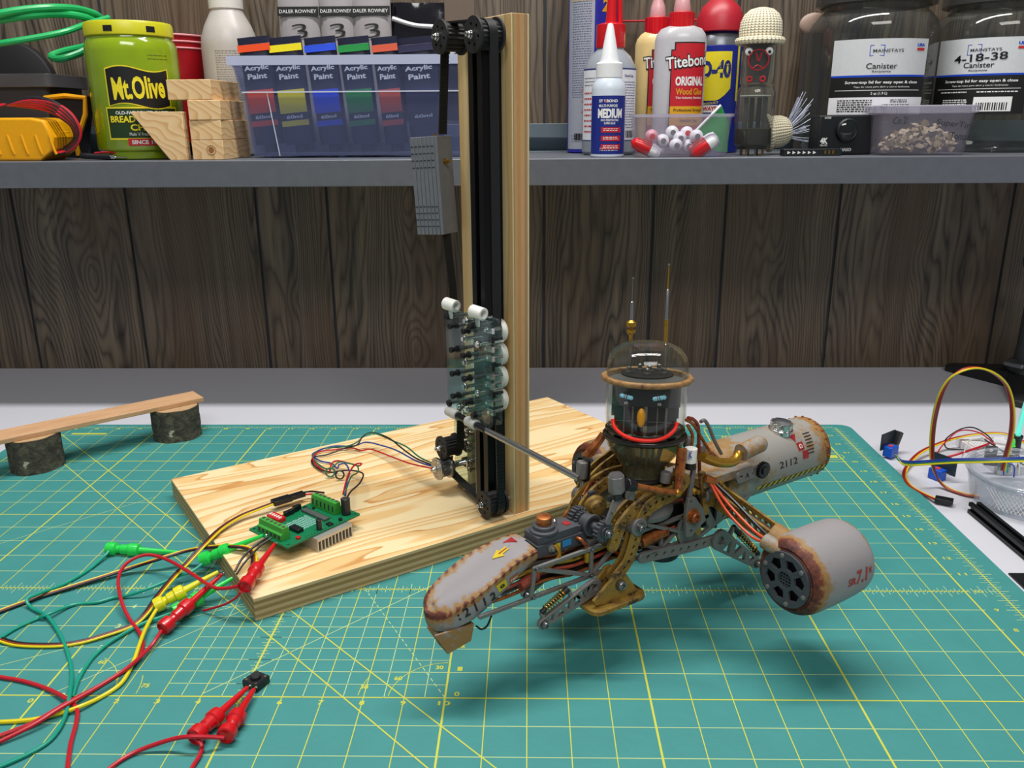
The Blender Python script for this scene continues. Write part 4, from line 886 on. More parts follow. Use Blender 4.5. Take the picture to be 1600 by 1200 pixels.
# bent tubes behind the head
for pts, r, mt in (([(1075, 653), (1084, 656), (1091, 668), (1092, 700), (1093, 742)], .05, 'w_brn'), ([(1072, 656), (1084, 664), (1096, 684), (1108, 704)], .045, 'copper'), ([(1095, 659), (1101, 657), (1108, 668), (1117, 690), (1127, 709)], .05, 'gun'), ([(1080, 700), (1082, 680), (1074, 664)], .045, 'copper')):
    yy = -.75; m = MB(); m.tube([rp(u, v, yy + .05*i) for i, (u, v) in enumerate(pts)], r, 8); m.build('bent_tube', M[mt], bot)
for (u, v, y, r, h) in ((1040, 745, -.8, .14, .3), (985, 772, -.9, .12, .25), (1075, 690, -.6, .12, .3), (1095, 700, -.5, .14, .25), (1112, 760, -.9, .1, .3)):
    m = MB(); m.lathe([(r, -h/2), (r, h/2 - .03), (r*.6, h/2)], rp(u, v, y), (0.1, 0, 1), 14); m.build('fitting', M['gun'], bot, bevel=.01)
# --- glass tube head
HD = V((-.683, -.73, 0)).normalized(); HR = V((-HD.y, HD.x, 0)) * 1.0
if HR.x < 0: HR = -HR
def hp(r, f, z): return HR*r + HD*f + V((0, 0, z))
head = bpy.data.objects.new('tube_head', None); head.empty_display_size = .01; COL.objects.link(head); head.parent = bot
RB = Matrix.Rotation(math.radians(5.0), 4, -HR)
if (RB @ V((0, 0, 1))).dot(HD) > 0: RB.transpose()
pv = V((0, 0, 4.4))*U; head.location = pv - RB @ pv; head.rotation_euler = RB.to_euler()
def shell(pr, th, name, mt=None):
    m = MB(); m.lathe(pr + [(max(r - th, .0), z + (th if i == len(pr)-1 and False else 0)) for i, (r, z) in reversed(list(enumerate(pr)))], (0, 0, 0), (0, 0, 1), 64, close=True); return m.build(name, mt or M['glass'], head, sharp=60)
dome = [(1.06, 7.02), (1.07, 7.25), (1.05, 7.45), (.98, 7.66), (.84, 7.82), (.66, 7.92), (.45, 7.97), (.2, 7.99), (.002, 8.0)]
m = MB(); inn = [(max(r - .035, .001), z - .035) for r, z in dome]; m.lathe(dome + inn[::-1], (0, 0, 0), (0, 0, 1), 64, close=True); m.build('glass_dome', M['glass'], head, sharp=60)
shell([(.98, 5.72), (1.03, 5.85), (1.05, 6.1), (1.05, 6.98)], .035, 'glass_cylinder')
bulb = [(1.02, 5.42), (.98, 5.25), (.88, 5.05), (.72, 4.85), (.60, 4.7), (.56, 4.5), (.56, 4.42)]
shell(bulb[::-1], .035, 'glass_bowl', clearm('amber_glass', 'D8D2B8', 1.45, .03, .10, 'A8A488'))
m = MB(); m.lathe([(1.05, 6.98), (1.16, 6.98), (1.20, 7.03), (1.2, 7.09), (1.16, 7.13), (1.05, 7.12)], (0, 0, 0), (0, 0, 1), 16, close=True); m.build('wooden_ring', rust('worn_brown_ring', 'A07A4A', '7A542E', '4A3220', .35, .6, 1.1, 3, .6, 0, .4), head, bevel=.02)
m = MB(); m.torus(1.03, .085, (0, 0, 5.52), n=64, k=14, sc=(1, 1)); m.torus(1.0, .05, (0, 0, 5.70), n=64); m.build('black_band', flat('dark_glossy_band', '2B2722', .2, var=.3), head)
m = MB(); m.cyl((0, 0, 5.45), (0, 0, 5.5), .95, n=48); m.build('mica_plate', flat('mica', '6E6850', .3, var=.5), head)
for k in range(10):
    a = 2*PI*k/10; m = MB(); m.ball((.42*math.cos(a), .42*math.sin(a), 4.62), .13, 14, sc=(1, 1, 1.2)); m.build('base_bead', clearm('olive_glass', 'A8A078', 1.45, .05, .35, '8E8660'), head)
for k in range(8):
    a = 2*PI*k/8 + .2; m = MB(); m.cyl((.3*math.cos(a), .3*math.sin(a), 4.45), (.55*math.cos(a), .55*math.sin(a), 5.46), .035, n=8); m.build('lead', M['rbrass'], head)
m = MB(); m.lathe([(.68, 7.14), (.68, 7.18), (.1, 7.18)], n=40); m.build('deck', M['dark'], head)
for r, f in ((-.47, .1), (.42, .1), (0, .3), (-.2, -.3), (.3, -.35), (.05, -.1)):
    m = MB(); m.lathe([(.1, 0), (.1, .05), (.06, .06), (.06, .16), (.03, .18)], hp(r, f, 7.18), (0, 0, 1), 12); m.build('deck_post', M['steel'], head)
m = MB()
for k in range(25): pass
n = 24; vs = []; fs = []
for k in range(n+1):
    a = -1.22 + 2.44*k/n
    for rr, z in ((.93, 6.42 + .07*math.cos(a*1.9)), (.93, 6.96), (.90, 6.96), (.90, 6.42 + .07*math.cos(a*1.9))): vs.append(hp(rr*math.sin(a), rr*math.cos(a), z))
for k in range(n):
    for j in range(4): fs.append((k*4+j, k*4+(j+1) % 4, k*4+4+(j+1) % 4, k*4+4+j))
fs += [(0, 1, 2, 3), (n*4+3, n*4+2, n*4+1, n*4)]
m.add(vs, fs); m.build('eye_band', M['blk'], head)
for s, r in ((-1, -.49), (1, .33)):
    m = MB(); a = hp(r - .17, .955, 6.77 - .04*(-s) if 0 else 6.74 + .035*(-s)*1); a = hp(r - .17, .96, 6.735 - s*.04); b = hp(r + .17, .96, 6.735 + s*.04)
    m.tube([a, a.lerp(b, .1), a.lerp(b, .3), a.lerp(b, .5), a.lerp(b, .7), a.lerp(b, .9), b], lambda t: .02 + .032*(1 if .12 < t < .88 else 0) + .012*(1 if (t*6 % 1) > .5 and .1 < t < .9 else 0), 12, sm=4)
    br = m.build('resistor_brow', flat('light_blue_resistor', '8CD0E6', .35), head)
    for t in (.35, .5, .62): m = MB(); m.cyl(a.lerp(b, t), a.lerp(b, t + .05), .058, n=12); m.build('colour_band', M['w_brn'] if t != .5 else M['blk'], br)
    m = MB(); m.lathe([(.05, 0), (.05, .04), (.03, .06)], hp(r, .93, 6.58), HD, 14); m.build('eye', M['chrome'], head)
m = MB(); m.ball(hp(-.1, .93, 6.2), .13, 20, sc=(.95, .8, 1.9)); m.build('nose', flat('orange_capacitor', 'F0A40C', .35, var=.1), head)
m = MB(); m.tube([hp(-.82, .72, 6.08), hp(-.77, .80, 5.90), hp(-.58, .95, 5.76), hp(-.30, 1.08, 5.68), hp(0, 1.12, 5.66), hp(.30, 1.08, 5.68), hp(.56, .96, 5.76), hp(.74, .82, 5.90), hp(.80, .74, 6.08)], .05, 12); part(m.build('red_smile', flat('red_wire_smile', 'FF2410', .35, var=.05), head), 'bright red wire bent into a smile')
for s in (-1, 1):
    m = MB(); m.T = frame(hp(s*.42, .35, 5.55), HR, (0, 0, 1)); m.box((-.37, -.28, 0), (.37, .30, .9)); pt = m.build('electrode_plate', M['dark'], head, bevel=.02)
    for z in (6.02,): m = MB(); m.T = frame(hp(s*.42, .64, z), HR, (0, 0, 1)); m.box((-.34, -.01, 0), (.34, .02, .02)); m.build('grid_wire', M['steel'], pt)
    for r in (-.12, .1): m = MB(); m.cyl(hp(s*.42 + r, .66, 5.56), hp(s*.42 + r, .66, 6.4), .018 if abs(r) > .1 else .03, n=8); m.build('grid_wire', M['gun'], pt)
    m = MB(); m.T = frame(hp(s*.40, .6, 5.56), HR, (0, 0, 1)); m.box((-.17, -.08, 0), (.17, .12, .12)); m.build('ceramic_block', flat('beige_ceramic', 'A89C86', .6), head)
m = MB(); m.T = frame(hp(.03, .2, 5.5), HR, (0, 0, 1)); m.box((-.08, -.03, .3), (.08, .03, 1.4)); m.build('centre_strip', M['chrome'], head)
for r in (-.9, .86): m = MB(); m.T = frame(hp(r*.93, .38, 6.1), HR, (0, 0, 1)); m.box((-.04, -.05, 0), (.04, .05, .3)); m.build('side_tab', M['blk'], head)
def antenna(r, stages):
    c = hp(r, .12, 7.92); m = MB(); m.lathe([(.12, -.02), (.1, .04), (.05, .08), (.07, .13), (.03, .16)], c, (0, 0, 1), 16); an = m.build('antenna', M['glass'], head)
    m = MB(); m.cyl(hp(r, .12, 7.2), hp(r, .12, 7.95), .03, n=8); m.build('inner_lead', M['steel'], an)
    for z0, pr, mt in stages: m = MB(); m.lathe(pr, c + V((0, 0, z0)), (0, 0, 1), 14); m.build('antenna_stage', M[mt], an)
antenna(-.46, [(.1, [(.045, 0), (.045, .14), (.07, .18), (.11, .22), (.12, .28), (.05, .32), (.05, .35), (.13, .38), (.13, .48), (.06, .54)], 'rbrass'), (.62, [(.042, 0), (.042, .48), (.0, .53)], 'alu'), (1.15, [(.014, 0), (.014, .54)], 'steel'), (1.69, [(.03, 0), (.03, .04)], 'alu')])
antenna(.42, [(.1, [(.045, 0), (.05, .55), (.055, .58)], 'rbrass'), (.68, [(.042, 0), (.042, .74), (.02, .78)], 'alu'), (1.45, [(.018, 0), (.018, .60)], 'rbrass'), (2.05, [(.03, 0), (.03, .04)], 'alu')])

# --- small fittings crowding the body
rd = random.Random(11)
for k in range(34):
    side_ = -1 if k % 3 else 1; x = rd.uniform(-1.4, 2.0); z = rd.uniform(2.65, 4.05); y = side_*rd.uniform(.5, .8)
    if k % 4 == 0:
        m = MB(); m.tube([(x, y, z), (x + rd.uniform(.2, .5), y*1.08, z + rd.uniform(-.3, .3)), (x + rd.uniform(.5, .9), y, z + rd.uniform(-.4, .2))], rd.uniform(.03, .05), 8); m.build('hose', M[rd.choice(['copper', 'dark', 'rbrass', 'w_brn'])], bot)
    elif k % 4 == 1: m = MB(); r_ = rd.uniform(.06, .13); m.lathe([(r_, 0), (r_, .12), (r_*.6, .16), (r_*.6, .26)], (x, y, z), (rd.uniform(-.3, .3), side_, rd.uniform(-.2, .2)), 14); m.build('fitting', M[rd.choice(['gun', 'copper', 'rbrass', 'steel'])], bot, bevel=.008)
    elif k % 4 == 2: m = MB(); a_, b_2 = rd.uniform(.1, .22), rd.uniform(.08, .2); m.cbox((x, y, z), (a_, .12, b_2)); m.build('junction_box', M[rd.choice(['gun', 'dgrey', 'dark'])], bot, bevel=.02)
    else: m = MB(); m.torus(rd.uniform(.09, .17), .03, (x, y, z), (0, 1, 0), n=20, k=6); m.build('ring_seal', M[rd.choice(['dark', 'copper', 'steel'])], bot)
for x, z in ((-3.9, 3.12), (-2.2, 3.12), (-2.2, 2.38), (-1.2, 3.12), (.2, 2.4), (1.2, 3.14), (-4.0, 2.36), (-1.2, 2.38)): bbolt(V((x, -.64, z)), .045, (0, -1, 0), .05)

# ---------------------------------------------------------------- stepper driver board on its heat sink
DA = math.radians(52.3); DO = V((4.78, 10.3, .724)); DX = V((math.cos(DA), math.sin(DA), 0)); DY = V((-math.sin(DA), math.cos(DA), 0))
drv = thing('driver_board', 'green motor driver circuit board with finned heat sink, on the plywood', 'circuit board', DO, DA)
def dp(u, v, h=0.0): q = WZ(u, v, DO.z + .51 + h) - DO; return V((q.dot(DX), q.dot(DY), .51 + h))
M['pcb'] = flat('green_circuit_board', '0E7A4E', .35, var=.25, sc=4); M['term'] = flat('green_terminal_plastic', '3FA23A', .45, var=.1)
m = MB(); m.prism(rrect(0, 0, 2.9, 1.96, .04), .45, .51, holes=[circ(.13, .13, .06), circ(2.77, .13, .06), circ(.13, 1.83, .06), circ(2.77, 1.83, .06)]); m.build('board', M['pcb'], drv, bevel=.004)
m = MB(); m.box((.95, -.22, .36), (2.35, 1.75, .445)).box((.95, -.22, 0), (.99, 1.75, .36)); 
pr = [(.95, .445), (.95, 0), (.99, 0), (.99, .34)]
for k in range(1, 11):
    x = .95 + .1360*k; pr += [(x - .0, .34), (x, 0), (x + .04, 0), (x + .04, .34)] if k < 10 else [(2.31, .34), (2.31, 0), (2.35, 0), (2.35, .445)]
m = MB(); m.prism(pr, 0, 1.97, F=Matrix(((1, 0, 0, 0), (0, 0, -1, 1.75), (0, 1, 0, 0), (0, 0, 0, 1)))); m.build('heat_sink', flat('matte_aluminium', 'C9C7C2', .4, .7, var=.1), drv)
def terminal(x0, y0, n, flip):
    W = n*.2; m = MB(); F = Matrix(((0, 0, 1, 0), (1, 0, 0, 0), (0, 1, 0, 0), (0, 0, 0, 1))); s = 1 if not flip else -1
    pr = [(0, 0), (0, .2), (.07, .24), (.09, .40), (.30, .40), (.34, .2), (.34, 0)]
    if flip: pr = [(.34 - a, b) for a, b in pr][::-1]
    m.prism([(b, a) for a, b in pr] if 0 else [(a, b) for a, b in pr], y0, y0 + W, F=Matrix(((1, 0, 0, x0), (0, 0, -1, 2*y0 + W), (0, 1, 0, .512), (0, 0, 0, 1))))
    t = m.build('terminal_block', M['term'], drv, bevel=.008)
    for k in range(n):
        y = y0 + .1 + .2*k; m = MB(); m.cyl((x0 + .2, y, .905), (x0 + .2, y, .916), .06, n=14); s_ = m.build('screw', M['steel'], t)
        m = MB(); xx = x0 - .004 if not flip else x0 - .004; m.box((xx, y - .055, .56), (xx + .012, y + .055, .68)) if not flip else m.box((x0 - .006, y - .03, .6), (x0 + .004, y + .03, .8)); m.build('wire_slot', M['groove'], t)
terminal(.10, .42, 6, False); terminal(2.30, .55, 6, True)
m = MB(); m.cyl(dp(541, 803) , dp(541, 803) + V((0, 0, .56)), .15, n=24); o = m.build('capacitor', flat('black_capacitor_sleeve', '24242A', .35), drv, bevel=.02)
m = MB(); c = dp(541, 803) + V((0, 0, .562)); m.cyl(c, c + V((0, 0, .006)), .12, n=24); m.build('capacitor_top', M['alu'], o)
m = MB(); c = dp(541, 803); put_rect(m, lambda x, y: V((c.x + .153*math.cos(-1.0 + x/.15), c.y + .153*math.sin(-1.0 + x/.15), c.z + y)), 0, .03, .1, .54, nx=4); m.build('capacitor_stripe', M['white_p'], o)
c = dp(499, 827); m = MB(); m.cyl(c, c + V((0, 0, .34)), .09, n=20); o = m.build('capacitor', flat('black_capacitor_sleeve', '24242A', .35), drv, bevel=.015)
m = MB(); put_rect(m, lambda x, y: V((c.x + .093*math.cos(-1.0 + x/.09), c.y + .093*math.sin(-1.0 + x/.09), c.z + y)), 0, .03, .08, .32, nx=4); m.build('capacitor_stripe', M['white_p'], o)
c = dp(432, 812); rs = MB(); rs.cbox((c.x, c.y, .58), (.30, .62, .14)); ds = rs.build('dip_switch', M['red_p'], drv, bevel=.01)
for k in range(5): m = MB(); m.cbox((c.x - .02, c.y - .24 + .12*k, .662), (.12, .05, .03)); m.build('slider', M['white_p'], ds)
for (u, v, w_, d_, h_) in ((448, 806, .16, .14, .16), (455, 803, .16, .14, .16), (462, 799, .16, .14, .2), (467, 796, .14, .12, .18), (463, 829, .22, .46, .12), (515, 820, .16, .2, .06), (477, 795, .1, .1, .08), (532, 813, .1, .1, .08), (490, 795, .08, .08, .06)):
    c = dp(u, v); m = MB(); m.cbox((c.x, c.y, .512 + h_/2), (w_, d_, h_)); m.build('chip', M['blk'], drv, bevel=.01)
c = dp(466, 842); m = MB(); m.cbox((c.x, c.y, .55), (.12, .12, .08)); m.build('indicator', M['red_p'], drv, bevel=.01)
M['silk'] = flat('pale_silkscreen', 'A8D8D2', .5)
for k in range(13):
    x = .78 + .075*k; m = MB(); put_rect(m, lambda a, b: V((a, b, .5125)), x, .55 + .02*(k % 2), x + .02, 1.35 - .03*(k % 3)); m.build('silkscreen_line', M['silk'], drv)
for k in range(6): m = MB(); y = .6 + .13*k; put_rect(m, lambda a, b: V((a, b, .5127)), .78, y, 1.75, y + .018); m.build('silkscreen_line', M['silk'], drv)
for k in range(14): m = MB(); x = .75 + .11*k; m.cbox((x, .06 + .0, .52), (.03, .05, .015)); m.build('solder_pad', M['chrome'], drv)
for k in range(12): m = MB(); m.cbox((2.05, .5 + .1*k, .522), (.14, .03, .02)); m.build('chip_pin', M['chrome'], drv)
m = MB(); m.cbox((1.9, 1.05, .55), (.2, 1.2, .08)); m.build('driver_chip', flat('silver_marked_chip', '6A7270', .4, .3, var=.5, sc=10), drv, bevel=.006)

# ---------------------------------------------------------------- test hook clips and their leads
def clip(name, label, tip, back, mt, group=None, cat='test clip', s=1.0):
    """tapered hook tip, collared barrel and plunger cap, from tip to back"""
    tip, back = V(tip), V(back); d = (back - tip); L = d.length; t = thing(name, label, cat, tip, group=group); d.normalize()
    m = MB(); m.lathe([(.055*s, .02), (.07*s, .15*L), (.10*s, .5*L), (.12*s, .56*L)], (0, 0, 0), d, 18); m.build('nose_tube', mt, t)
    m = MB(); m.lathe([(.12*s, .54*L), (.2*s, .56*L), (.215*s, .60*L), (.215*s, .68*L), (.17*s, .70*L), (.165*s, .80*L), (.13*s, .82*L), (.13*s, .88*L)], (0, 0, 0), d, 24); m.build('barrel', mt, t)
    m = MB(); m.lathe([(.14*s, .86*L), (.21*s, .88*L), (.22*s, .92*L), (.21*s, 1.0*L), (.17*s, 1.01*L), (.16*s, .985*L), (.02, .98*L)], (0, 0, 0), d, 24); m.build('plunger', mt, t)
    m = MB(); F = axf((0, 0, 0), d); m.cbox((0, 0, 0), (0, 0, 0)) if 0 else None
    a = F @ V((0, 0, .02)); m.tube([a, F @ V((0, 0, -.08)), F @ V((.03, 0, -.1)), F @ V((.045, 0, -.06))], .018, 6); m.build('wire_hook', M['chrome'], t); return t
clip('test_clip', 'green test clip lying loose on the mat, pointing at the crossing ribbon', WZ(279, 863, .12), WZ(168, 857, .2), M['green_p'])
clip('test_clip', 'green test clip hooked to the left terminal of the driver board', WZ(413, 836, 1.22), WZ(315, 875, .45), M['green_p'])
clip('test_clip', 'yellow test clip lying over the mat beside the plywood corner', WZ(342, 893, .85), WZ(243, 947, .24), M['yel_p'])
clip('test_clip', 'red test clip lying beside the yellow one', WZ(347, 897, .7), WZ(254, 982, .24), M['red_p'])
clip('test_clip', 'green test clip half hidden under the red and yellow clips', WZ(364, 903, .55), WZ(272, 957, .2), M['green_p'])
clip('test_clip', 'red test clip hanging from the driver board over the plywood edge', WZ(429, 850, 1.22), WZ(382, 917, 1.05), M['red_p'])
clip('test_clip', 'red test clip gripping the push button, left one of the pair', WZ(387, 1074, .22), WZ(303, 1152, .24), M['red_p'])
clip('test_clip', 'red test clip gripping the push button, right one of the pair', WZ(397, 1077, .22), WZ(352, 1150, .24), M['red_p'])
def wire(label, pts, r, mt, zs=.05, cat='wire', name='wire', group=None):
    """pts: photo points with height above the mat"""
    P = [WZ(p[0], p[1], p[2] if len(p) > 2 else zs) for p in pts]; o = P[0]; m = MB(); m.tube([p - o for p in P], r, 8, sm=5); ob = m.build(name, mt, loc=o); return tag(ob, label, cat, group)
wire('red lead looping from the clip on the driver board down to the left edge', [(375, 915, 1.05), (355, 919, .9), (332, 917, .8), (294, 893, .7), (260, 874, .6), (228, 867, .6), (198, 880, .5), (185, 905, .4), (190, 940, .3), (203, 968, .15), (219, 990, .1), (223, 1012, .1), (208, 1038, .06), (158, 1070, .06), (105, 1098, .16), (54, 1128, .12), (20, 1142, .06), (-20, 1156, .06)], .052, M['w_red'])
wire('red lead from the clip beside the yellow one to the left edge', [(252, 986, .24), (243, 1000, .2), (232, 1014, .14), (200, 1043, .22), (152, 1074, .2), (95, 1106, .22), (50, 1134, .16), (-20, 1168, .06)], .052, M['w_red'])
wire('short dark red lead ending under the plywood corner', [(376, 925, 1.0), (369, 934, .8), (352, 944, .5), (330, 951, .2), (317, 954, .08)], .035, M['w_red'])
wire('red lead curving across the lower left corner of the mat', [(-20, 1055, .06), (0, 1058, .06), (35, 1064, .06), (73, 1076, .06), (104, 1092, .14), (120, 1108, .1), (119, 1130, .06), (110, 1165, .06), (104, 1215, .06)], .052, M['w_red'])
wire('red lead joining the two clips on the push button', [(165, 1206, .06), (190, 1187, .06), (221, 1171, .1), (269, 1155, .3), (300, 1151, .42), (335, 1152, .3), (350, 1153, .24)], .05, M['w_red'])
wire('red lead running off the bottom edge from the clip pair', [(305, 1153, .24), (315, 1165, .12), (312, 1180, .08), (300, 1200, .06), (290, 1225, .06)], .05, M['w_red'])
wire('teal lead from the loose green clip winding to the lower left corner', [(170, 862, .2), (160, 872, .12), (139, 890, .06), (118, 903, .06), (95, 915, .06), (60, 928, .2), (42, 937, .2), (50, 950, .08), (73, 962, .12), (90, 985, .08), (104, 1015, .06), (112, 1050, .06), (109, 1085, .2), (101, 1121, .1), (80, 1155, .06), (40, 1180, .06), (-20, 1206, .06)], .05, M['w_tea'])
wire('teal lead from the clip on the driver board to the left edge', [(320, 878, .45), (300, 893, .3), (279, 900, .3), (234, 919, .25), (200, 930, .1), (177, 934, .06), (152, 941, .06), (114, 945, .06), (75, 960, .16), (57, 967, .06), (19, 985, .06), (-20, 1012, .06)], .05, M['w_tea'])
wire('teal lead from the half hidden green clip joining the other teal lead', [(268, 958, .18), (250, 965, .12), (222, 975, .08), (177, 1000, .08), (150, 1022, .06), (134, 1042, .06), (121, 1065, .06), (113, 1090, .08)], .05, M['w_tea'])
wire('yellow lead from the yellow clip to the left edge', [(246, 950, .24), (235, 968, .18), (225, 988, .2), (217, 1010, .22), (208, 1035, .14), (190, 1067, .08), (158, 1089, .06), (125, 1104, .12), (95, 1114, .08), (47, 1125, .06), (-20, 1129, .06)], .052, M['w_yel'])
def ribbon(label, pts, cols, r=.034, cat='ribbon cable', zs=.05, shift=(0, .075, .03), parts=True):
    P = [WZ(p[0], p[1], p[2] if len(p) > 2 else zs) for p in pts]; o = P[0]; t = thing('ribbon_cable', label, cat, o)
    for k, c in enumerate(cols):
        m = MB(); Q = []
        for i, p in enumerate(P):
            d = (P[min(i+1, len(P)-1)] - P[max(i-1, 0)]); d.z = 0; d.normalize(); n = V((-d.y, d.x, 0)); Q.append(p - o + n*(r*1.9*(k - (len(cols)-1)/2)) + V((0, 0, shift[2]*(0))))
        m.tube(Q, r, 8, sm=5); m.build('strand', M[c], t)
    return t
ribbon('yellow, red and black ribbon crossing the mat to the driver board', [(-20, 964, .06), (0, 955, .06), (63, 932, .06), (110, 917, .1), (158, 902, .12), (205, 887, .2), (253, 872, .4), (290, 861, .5), (325, 855, .7), (360, 853, .9), (388, 857, .95), (397, 870, .95), (395, 892, .9), (390, 905, .85)], ['w_blk', 'w_brn', 'w_yel'])
t = ribbon('yellow, red and black ribbon sweeping up over the plywood to the black plug', [(-20, 990, .06), (0, 999, .06), (32, 1007, .06), (89, 1008, .06), (125, 1003, .06), (158, 994, .08), (206, 977, .1), (228, 958, .2), (246, 932, .3), (270, 903, .4), (296, 876, .55), (320, 850, .8), (345, 826, .86), (375, 807, .9), (402, 796, .95), (426, 787, 1.0)], ['w_yel', 'w_brn', 'w_blk'])
a, b = WZ(426, 786, 1.02), WZ(475, 771, 1.0)
c = thing('connector_plug', 'black pin connector joining ribbon and red wires above the plywood', 'connector', a)
d = b - a; m = MB(); m.bar((0, 0, 0), d*.56, .34, .17); m.build('socket', M['blk'], c, bevel=.015); m = MB(); m.bar(d*.52, d, .27, .15); m.build('plug', M['blk'], c, bevel=.015)
wire('black wire from the plug to the far terminal block', [(475, 769, 1.0), (488, 768, 1.02), (506, 770, 1.3)], .035, M['w_blk'])
wire('red wire from the plug to the far terminal block', [(475, 773, 1.0), (488, 772, 1.0), (506, 774, 1.28)], .035, M['w_red'])
wire('thin black wire hanging from the terminal by the green clip, outer one', [(419, 839, 1.25), (405, 848, 1.2), (388, 862, 1.1), (376, 876, 1.0), (367, 893, .85)], .035, M['w_blk'])
wire('thin black wire hanging from the terminal by the green clip, inner one', [(425, 840, 1.25), (408, 852, 1.15), (392, 868, 1.05), (380, 882, .95), (370, 897, .85)], .03, M['w_blk'])
# motor wires
wire('black motor wire looping high across the plywood to the driver board', [(676, 727, 1.6), (650, 716, 1.5), (630, 702, 1.5), (610, 686, 1.5), (592, 678, 1.4), (578, 676, 1.4), (566, 683, 1.3), (558, 695, 1.1), (540, 700, .9), (512, 710, .8), (492, 714, .8), (487, 722, .8), (498, 733, .8), (518, 738, .9), (530, 736, .9), (548, 735, 1.0), (567, 740, 1.2), (562, 755, 1.4), (549, 767, 1.5), (543, 776, 1.5)], .03, M['w_blk'])
wire('blue motor wire running from the motor to the driver board', [(676, 729, 1.6), (650, 720, 1.5), (620, 704, 1.3), (596, 696, 1.1), (572, 691, 1.0), (552, 697, .9), (524, 697, .8), (506, 701, .8), (488, 710, .8), (500, 720, .8), (518, 724, .8), (527, 732, 1.0), (530, 726, 1.1), (540, 725, 1.1), (546, 738, 1.2), (542, 752, 1.4), (540, 774, 1.5)], .03, M['w_blu'])
wire('red motor wire lying lowest between motor and driver board', [(676, 732, 1.6), (640, 724, 1.3), (610, 713, 1.0), (580, 702, .9), (564, 704, .8), (550, 700, .8), (520, 703, .8), (496, 707, .8), (489, 718, .8), (500, 732, .8), (514, 737, .8), (518, 724, .9), (528, 720, 1.0), (546, 724, 1.1), (560, 728, 1.2), (565, 724, 1.3), (555, 726, 1.3), (544, 742, 1.4), (536, 772, 1.5)], .03, M['w_red'])
wire('green motor wire following the black one to the driver board', [(676, 724, 1.6), (655, 714, 1.5), (635, 698, 1.5), (612, 688, 1.4), (594, 680, 1.4), (580, 677, 1.4), (568, 682, 1.3), (556, 692, 1.1), (538, 698, .9), (510, 700, .8), (494, 706, .8), (489, 716, .8), (504, 730, .8), (516, 732, .9), (530, 722, 1.0), (545, 724, 1.1), (558, 728, 1.2), (559, 738, 1.2), (548, 746, 1.4), (538, 774, 1.5)], .03, M['w_grn'])
for k, (u, v, r) in enumerate(((516, 738, .16), (531, 742, .15))):
    c = WZ(u, v, .95); m = MB(); m.torus(r, .03, (0, 0, 0), (.2, -1, .3), n=28, k=8); tag(m.build('wire_coil', M['w_blk'] if k else M['w_grn'], loc=c), 'small black coil of wire standing on the plywood' if k else 'small green coil of wire left of the black one on the plywood', 'wire')
# push button
c = WZ(400, 1062, .16); bt = thing('push_button', 'square black push button held by two red test clips', 'push button', (c.x, c.y, .012), math.radians(-28))
rb(-.24, -.24, .24, .24, .02, .19, .03, m := MB()); m.build('body', M['blk'], bt, bevel=.02)
m = MB(); rb(-.21, -.21, .21, .21, .19, .20, .03, m); m.build('face_plate', flat('dark_satin_metal', '33363A', .35, .5), bt)
m = MB(); m.lathe([(.13, .2), (.13, .28), (.11, .3), (.0, .3)], n=24); m.build('plunger', M['blk_m'], bt)
for x, y in ((-.16, -.16), (.16, -.16), (-.16, .16), (.16, .16)): m = MB(); m.lathe([(.03, .2), (.03, .21)], (x, y, 0), n=10); m.build('rivet', M['chrome'], bt)
for x in (-.1, .1): m = MB(); m.cyl((x, -.24, .08), (x, -.36, .05), .015, n=6); m.build('pin', M['chrome'], bt)

# ---------------------------------------------------------------- right side of the bench
TZ0 = -.08; M['alublk'] = flat('black_anodised_aluminium', '101114', .35, .4, var=.2)
def WB(u, v, z=-.08): return WZ(u, v, z)
# slotted profile
a = WB(1511, 801); b = WB(1600, 876); d = (b - a).normalized(); ex = thing('aluminium_profile', 'black slotted aluminium profile lying beside the cutting mat', 'profile', a + V((0, 0, .003)), math.atan2(d.y, d.x))
s = .42; g = [(0, 0), (s, 0), (s, .14), (s - .1, .14), (s - .1, .28), (s, .28), (s, s), (.28, s), (.28, s - .1), (.14, s - .1), (.14, s), (0, s), (0, .28), (.1, .28), (.1, .14), (0, .14)]
m = MB(); m.prism([(p[0], p[1]) for p in g], 0, 9, F=Matrix(((0, 0, 1, 0), (1, 0, 0, 0), (0, 1, 0, 0), (0, 0, 0, 1)))); m.build('extrusion', M['alublk'], ex, bevel=.008)
# flat black plate at the right edge
a = WB(1557, 895); pt = thing('metal_plate', 'flat black plate with an oval hole at the right edge of the bench', 'plate', (a.x + .30, a.y - .1, -.077))
hole = [(1.0 + .28*math.cos(2*PI*k/20), -.75 + .16*math.sin(2*PI*k/20)) for k in range(20)]
m = MB(); m.prism([(0, 0), (0, -2.2), (3, -2.2), (3, 0)], 0, .06, holes=[hole]); m.build('plate', M['blk'], pt, bevel=.01)
# breadboard
bb = thing('breadboard', 'white solderless breadboard with electronics wired on it', 'breadboard', V((30.5, 22.1, -.077)), math.radians(-88))
m = MB(); m.box((0, 0, 0), (3.3, 2.1, .36)); m.build('body', flat('white_breadboard', 'E6E6E8', .5, var=.03), bb, bevel=.02)
for r_ in range(12):
    for k_ in range(8): pass
m = MB(); m.box((.1, 1.0, .36), (3.2, 1.12, .361)); m.build('groove', M['steel'], bb)
for y in (.12, 1.98): m = MB(); m.box((.2, y - .012, .36), (3.1, y + .012, .362)); m.build('rail_stripe', M['w_red'] if y < 1 else M['w_blu'], bb)
for i in range(9):
    for j in range(5): m = MB(); m.box((.3 + .16*i, .3 + .14*j, .36), (.35 + .16*i, .35 + .14*j, .3615)); m.build('hole', M['groove'], bb)
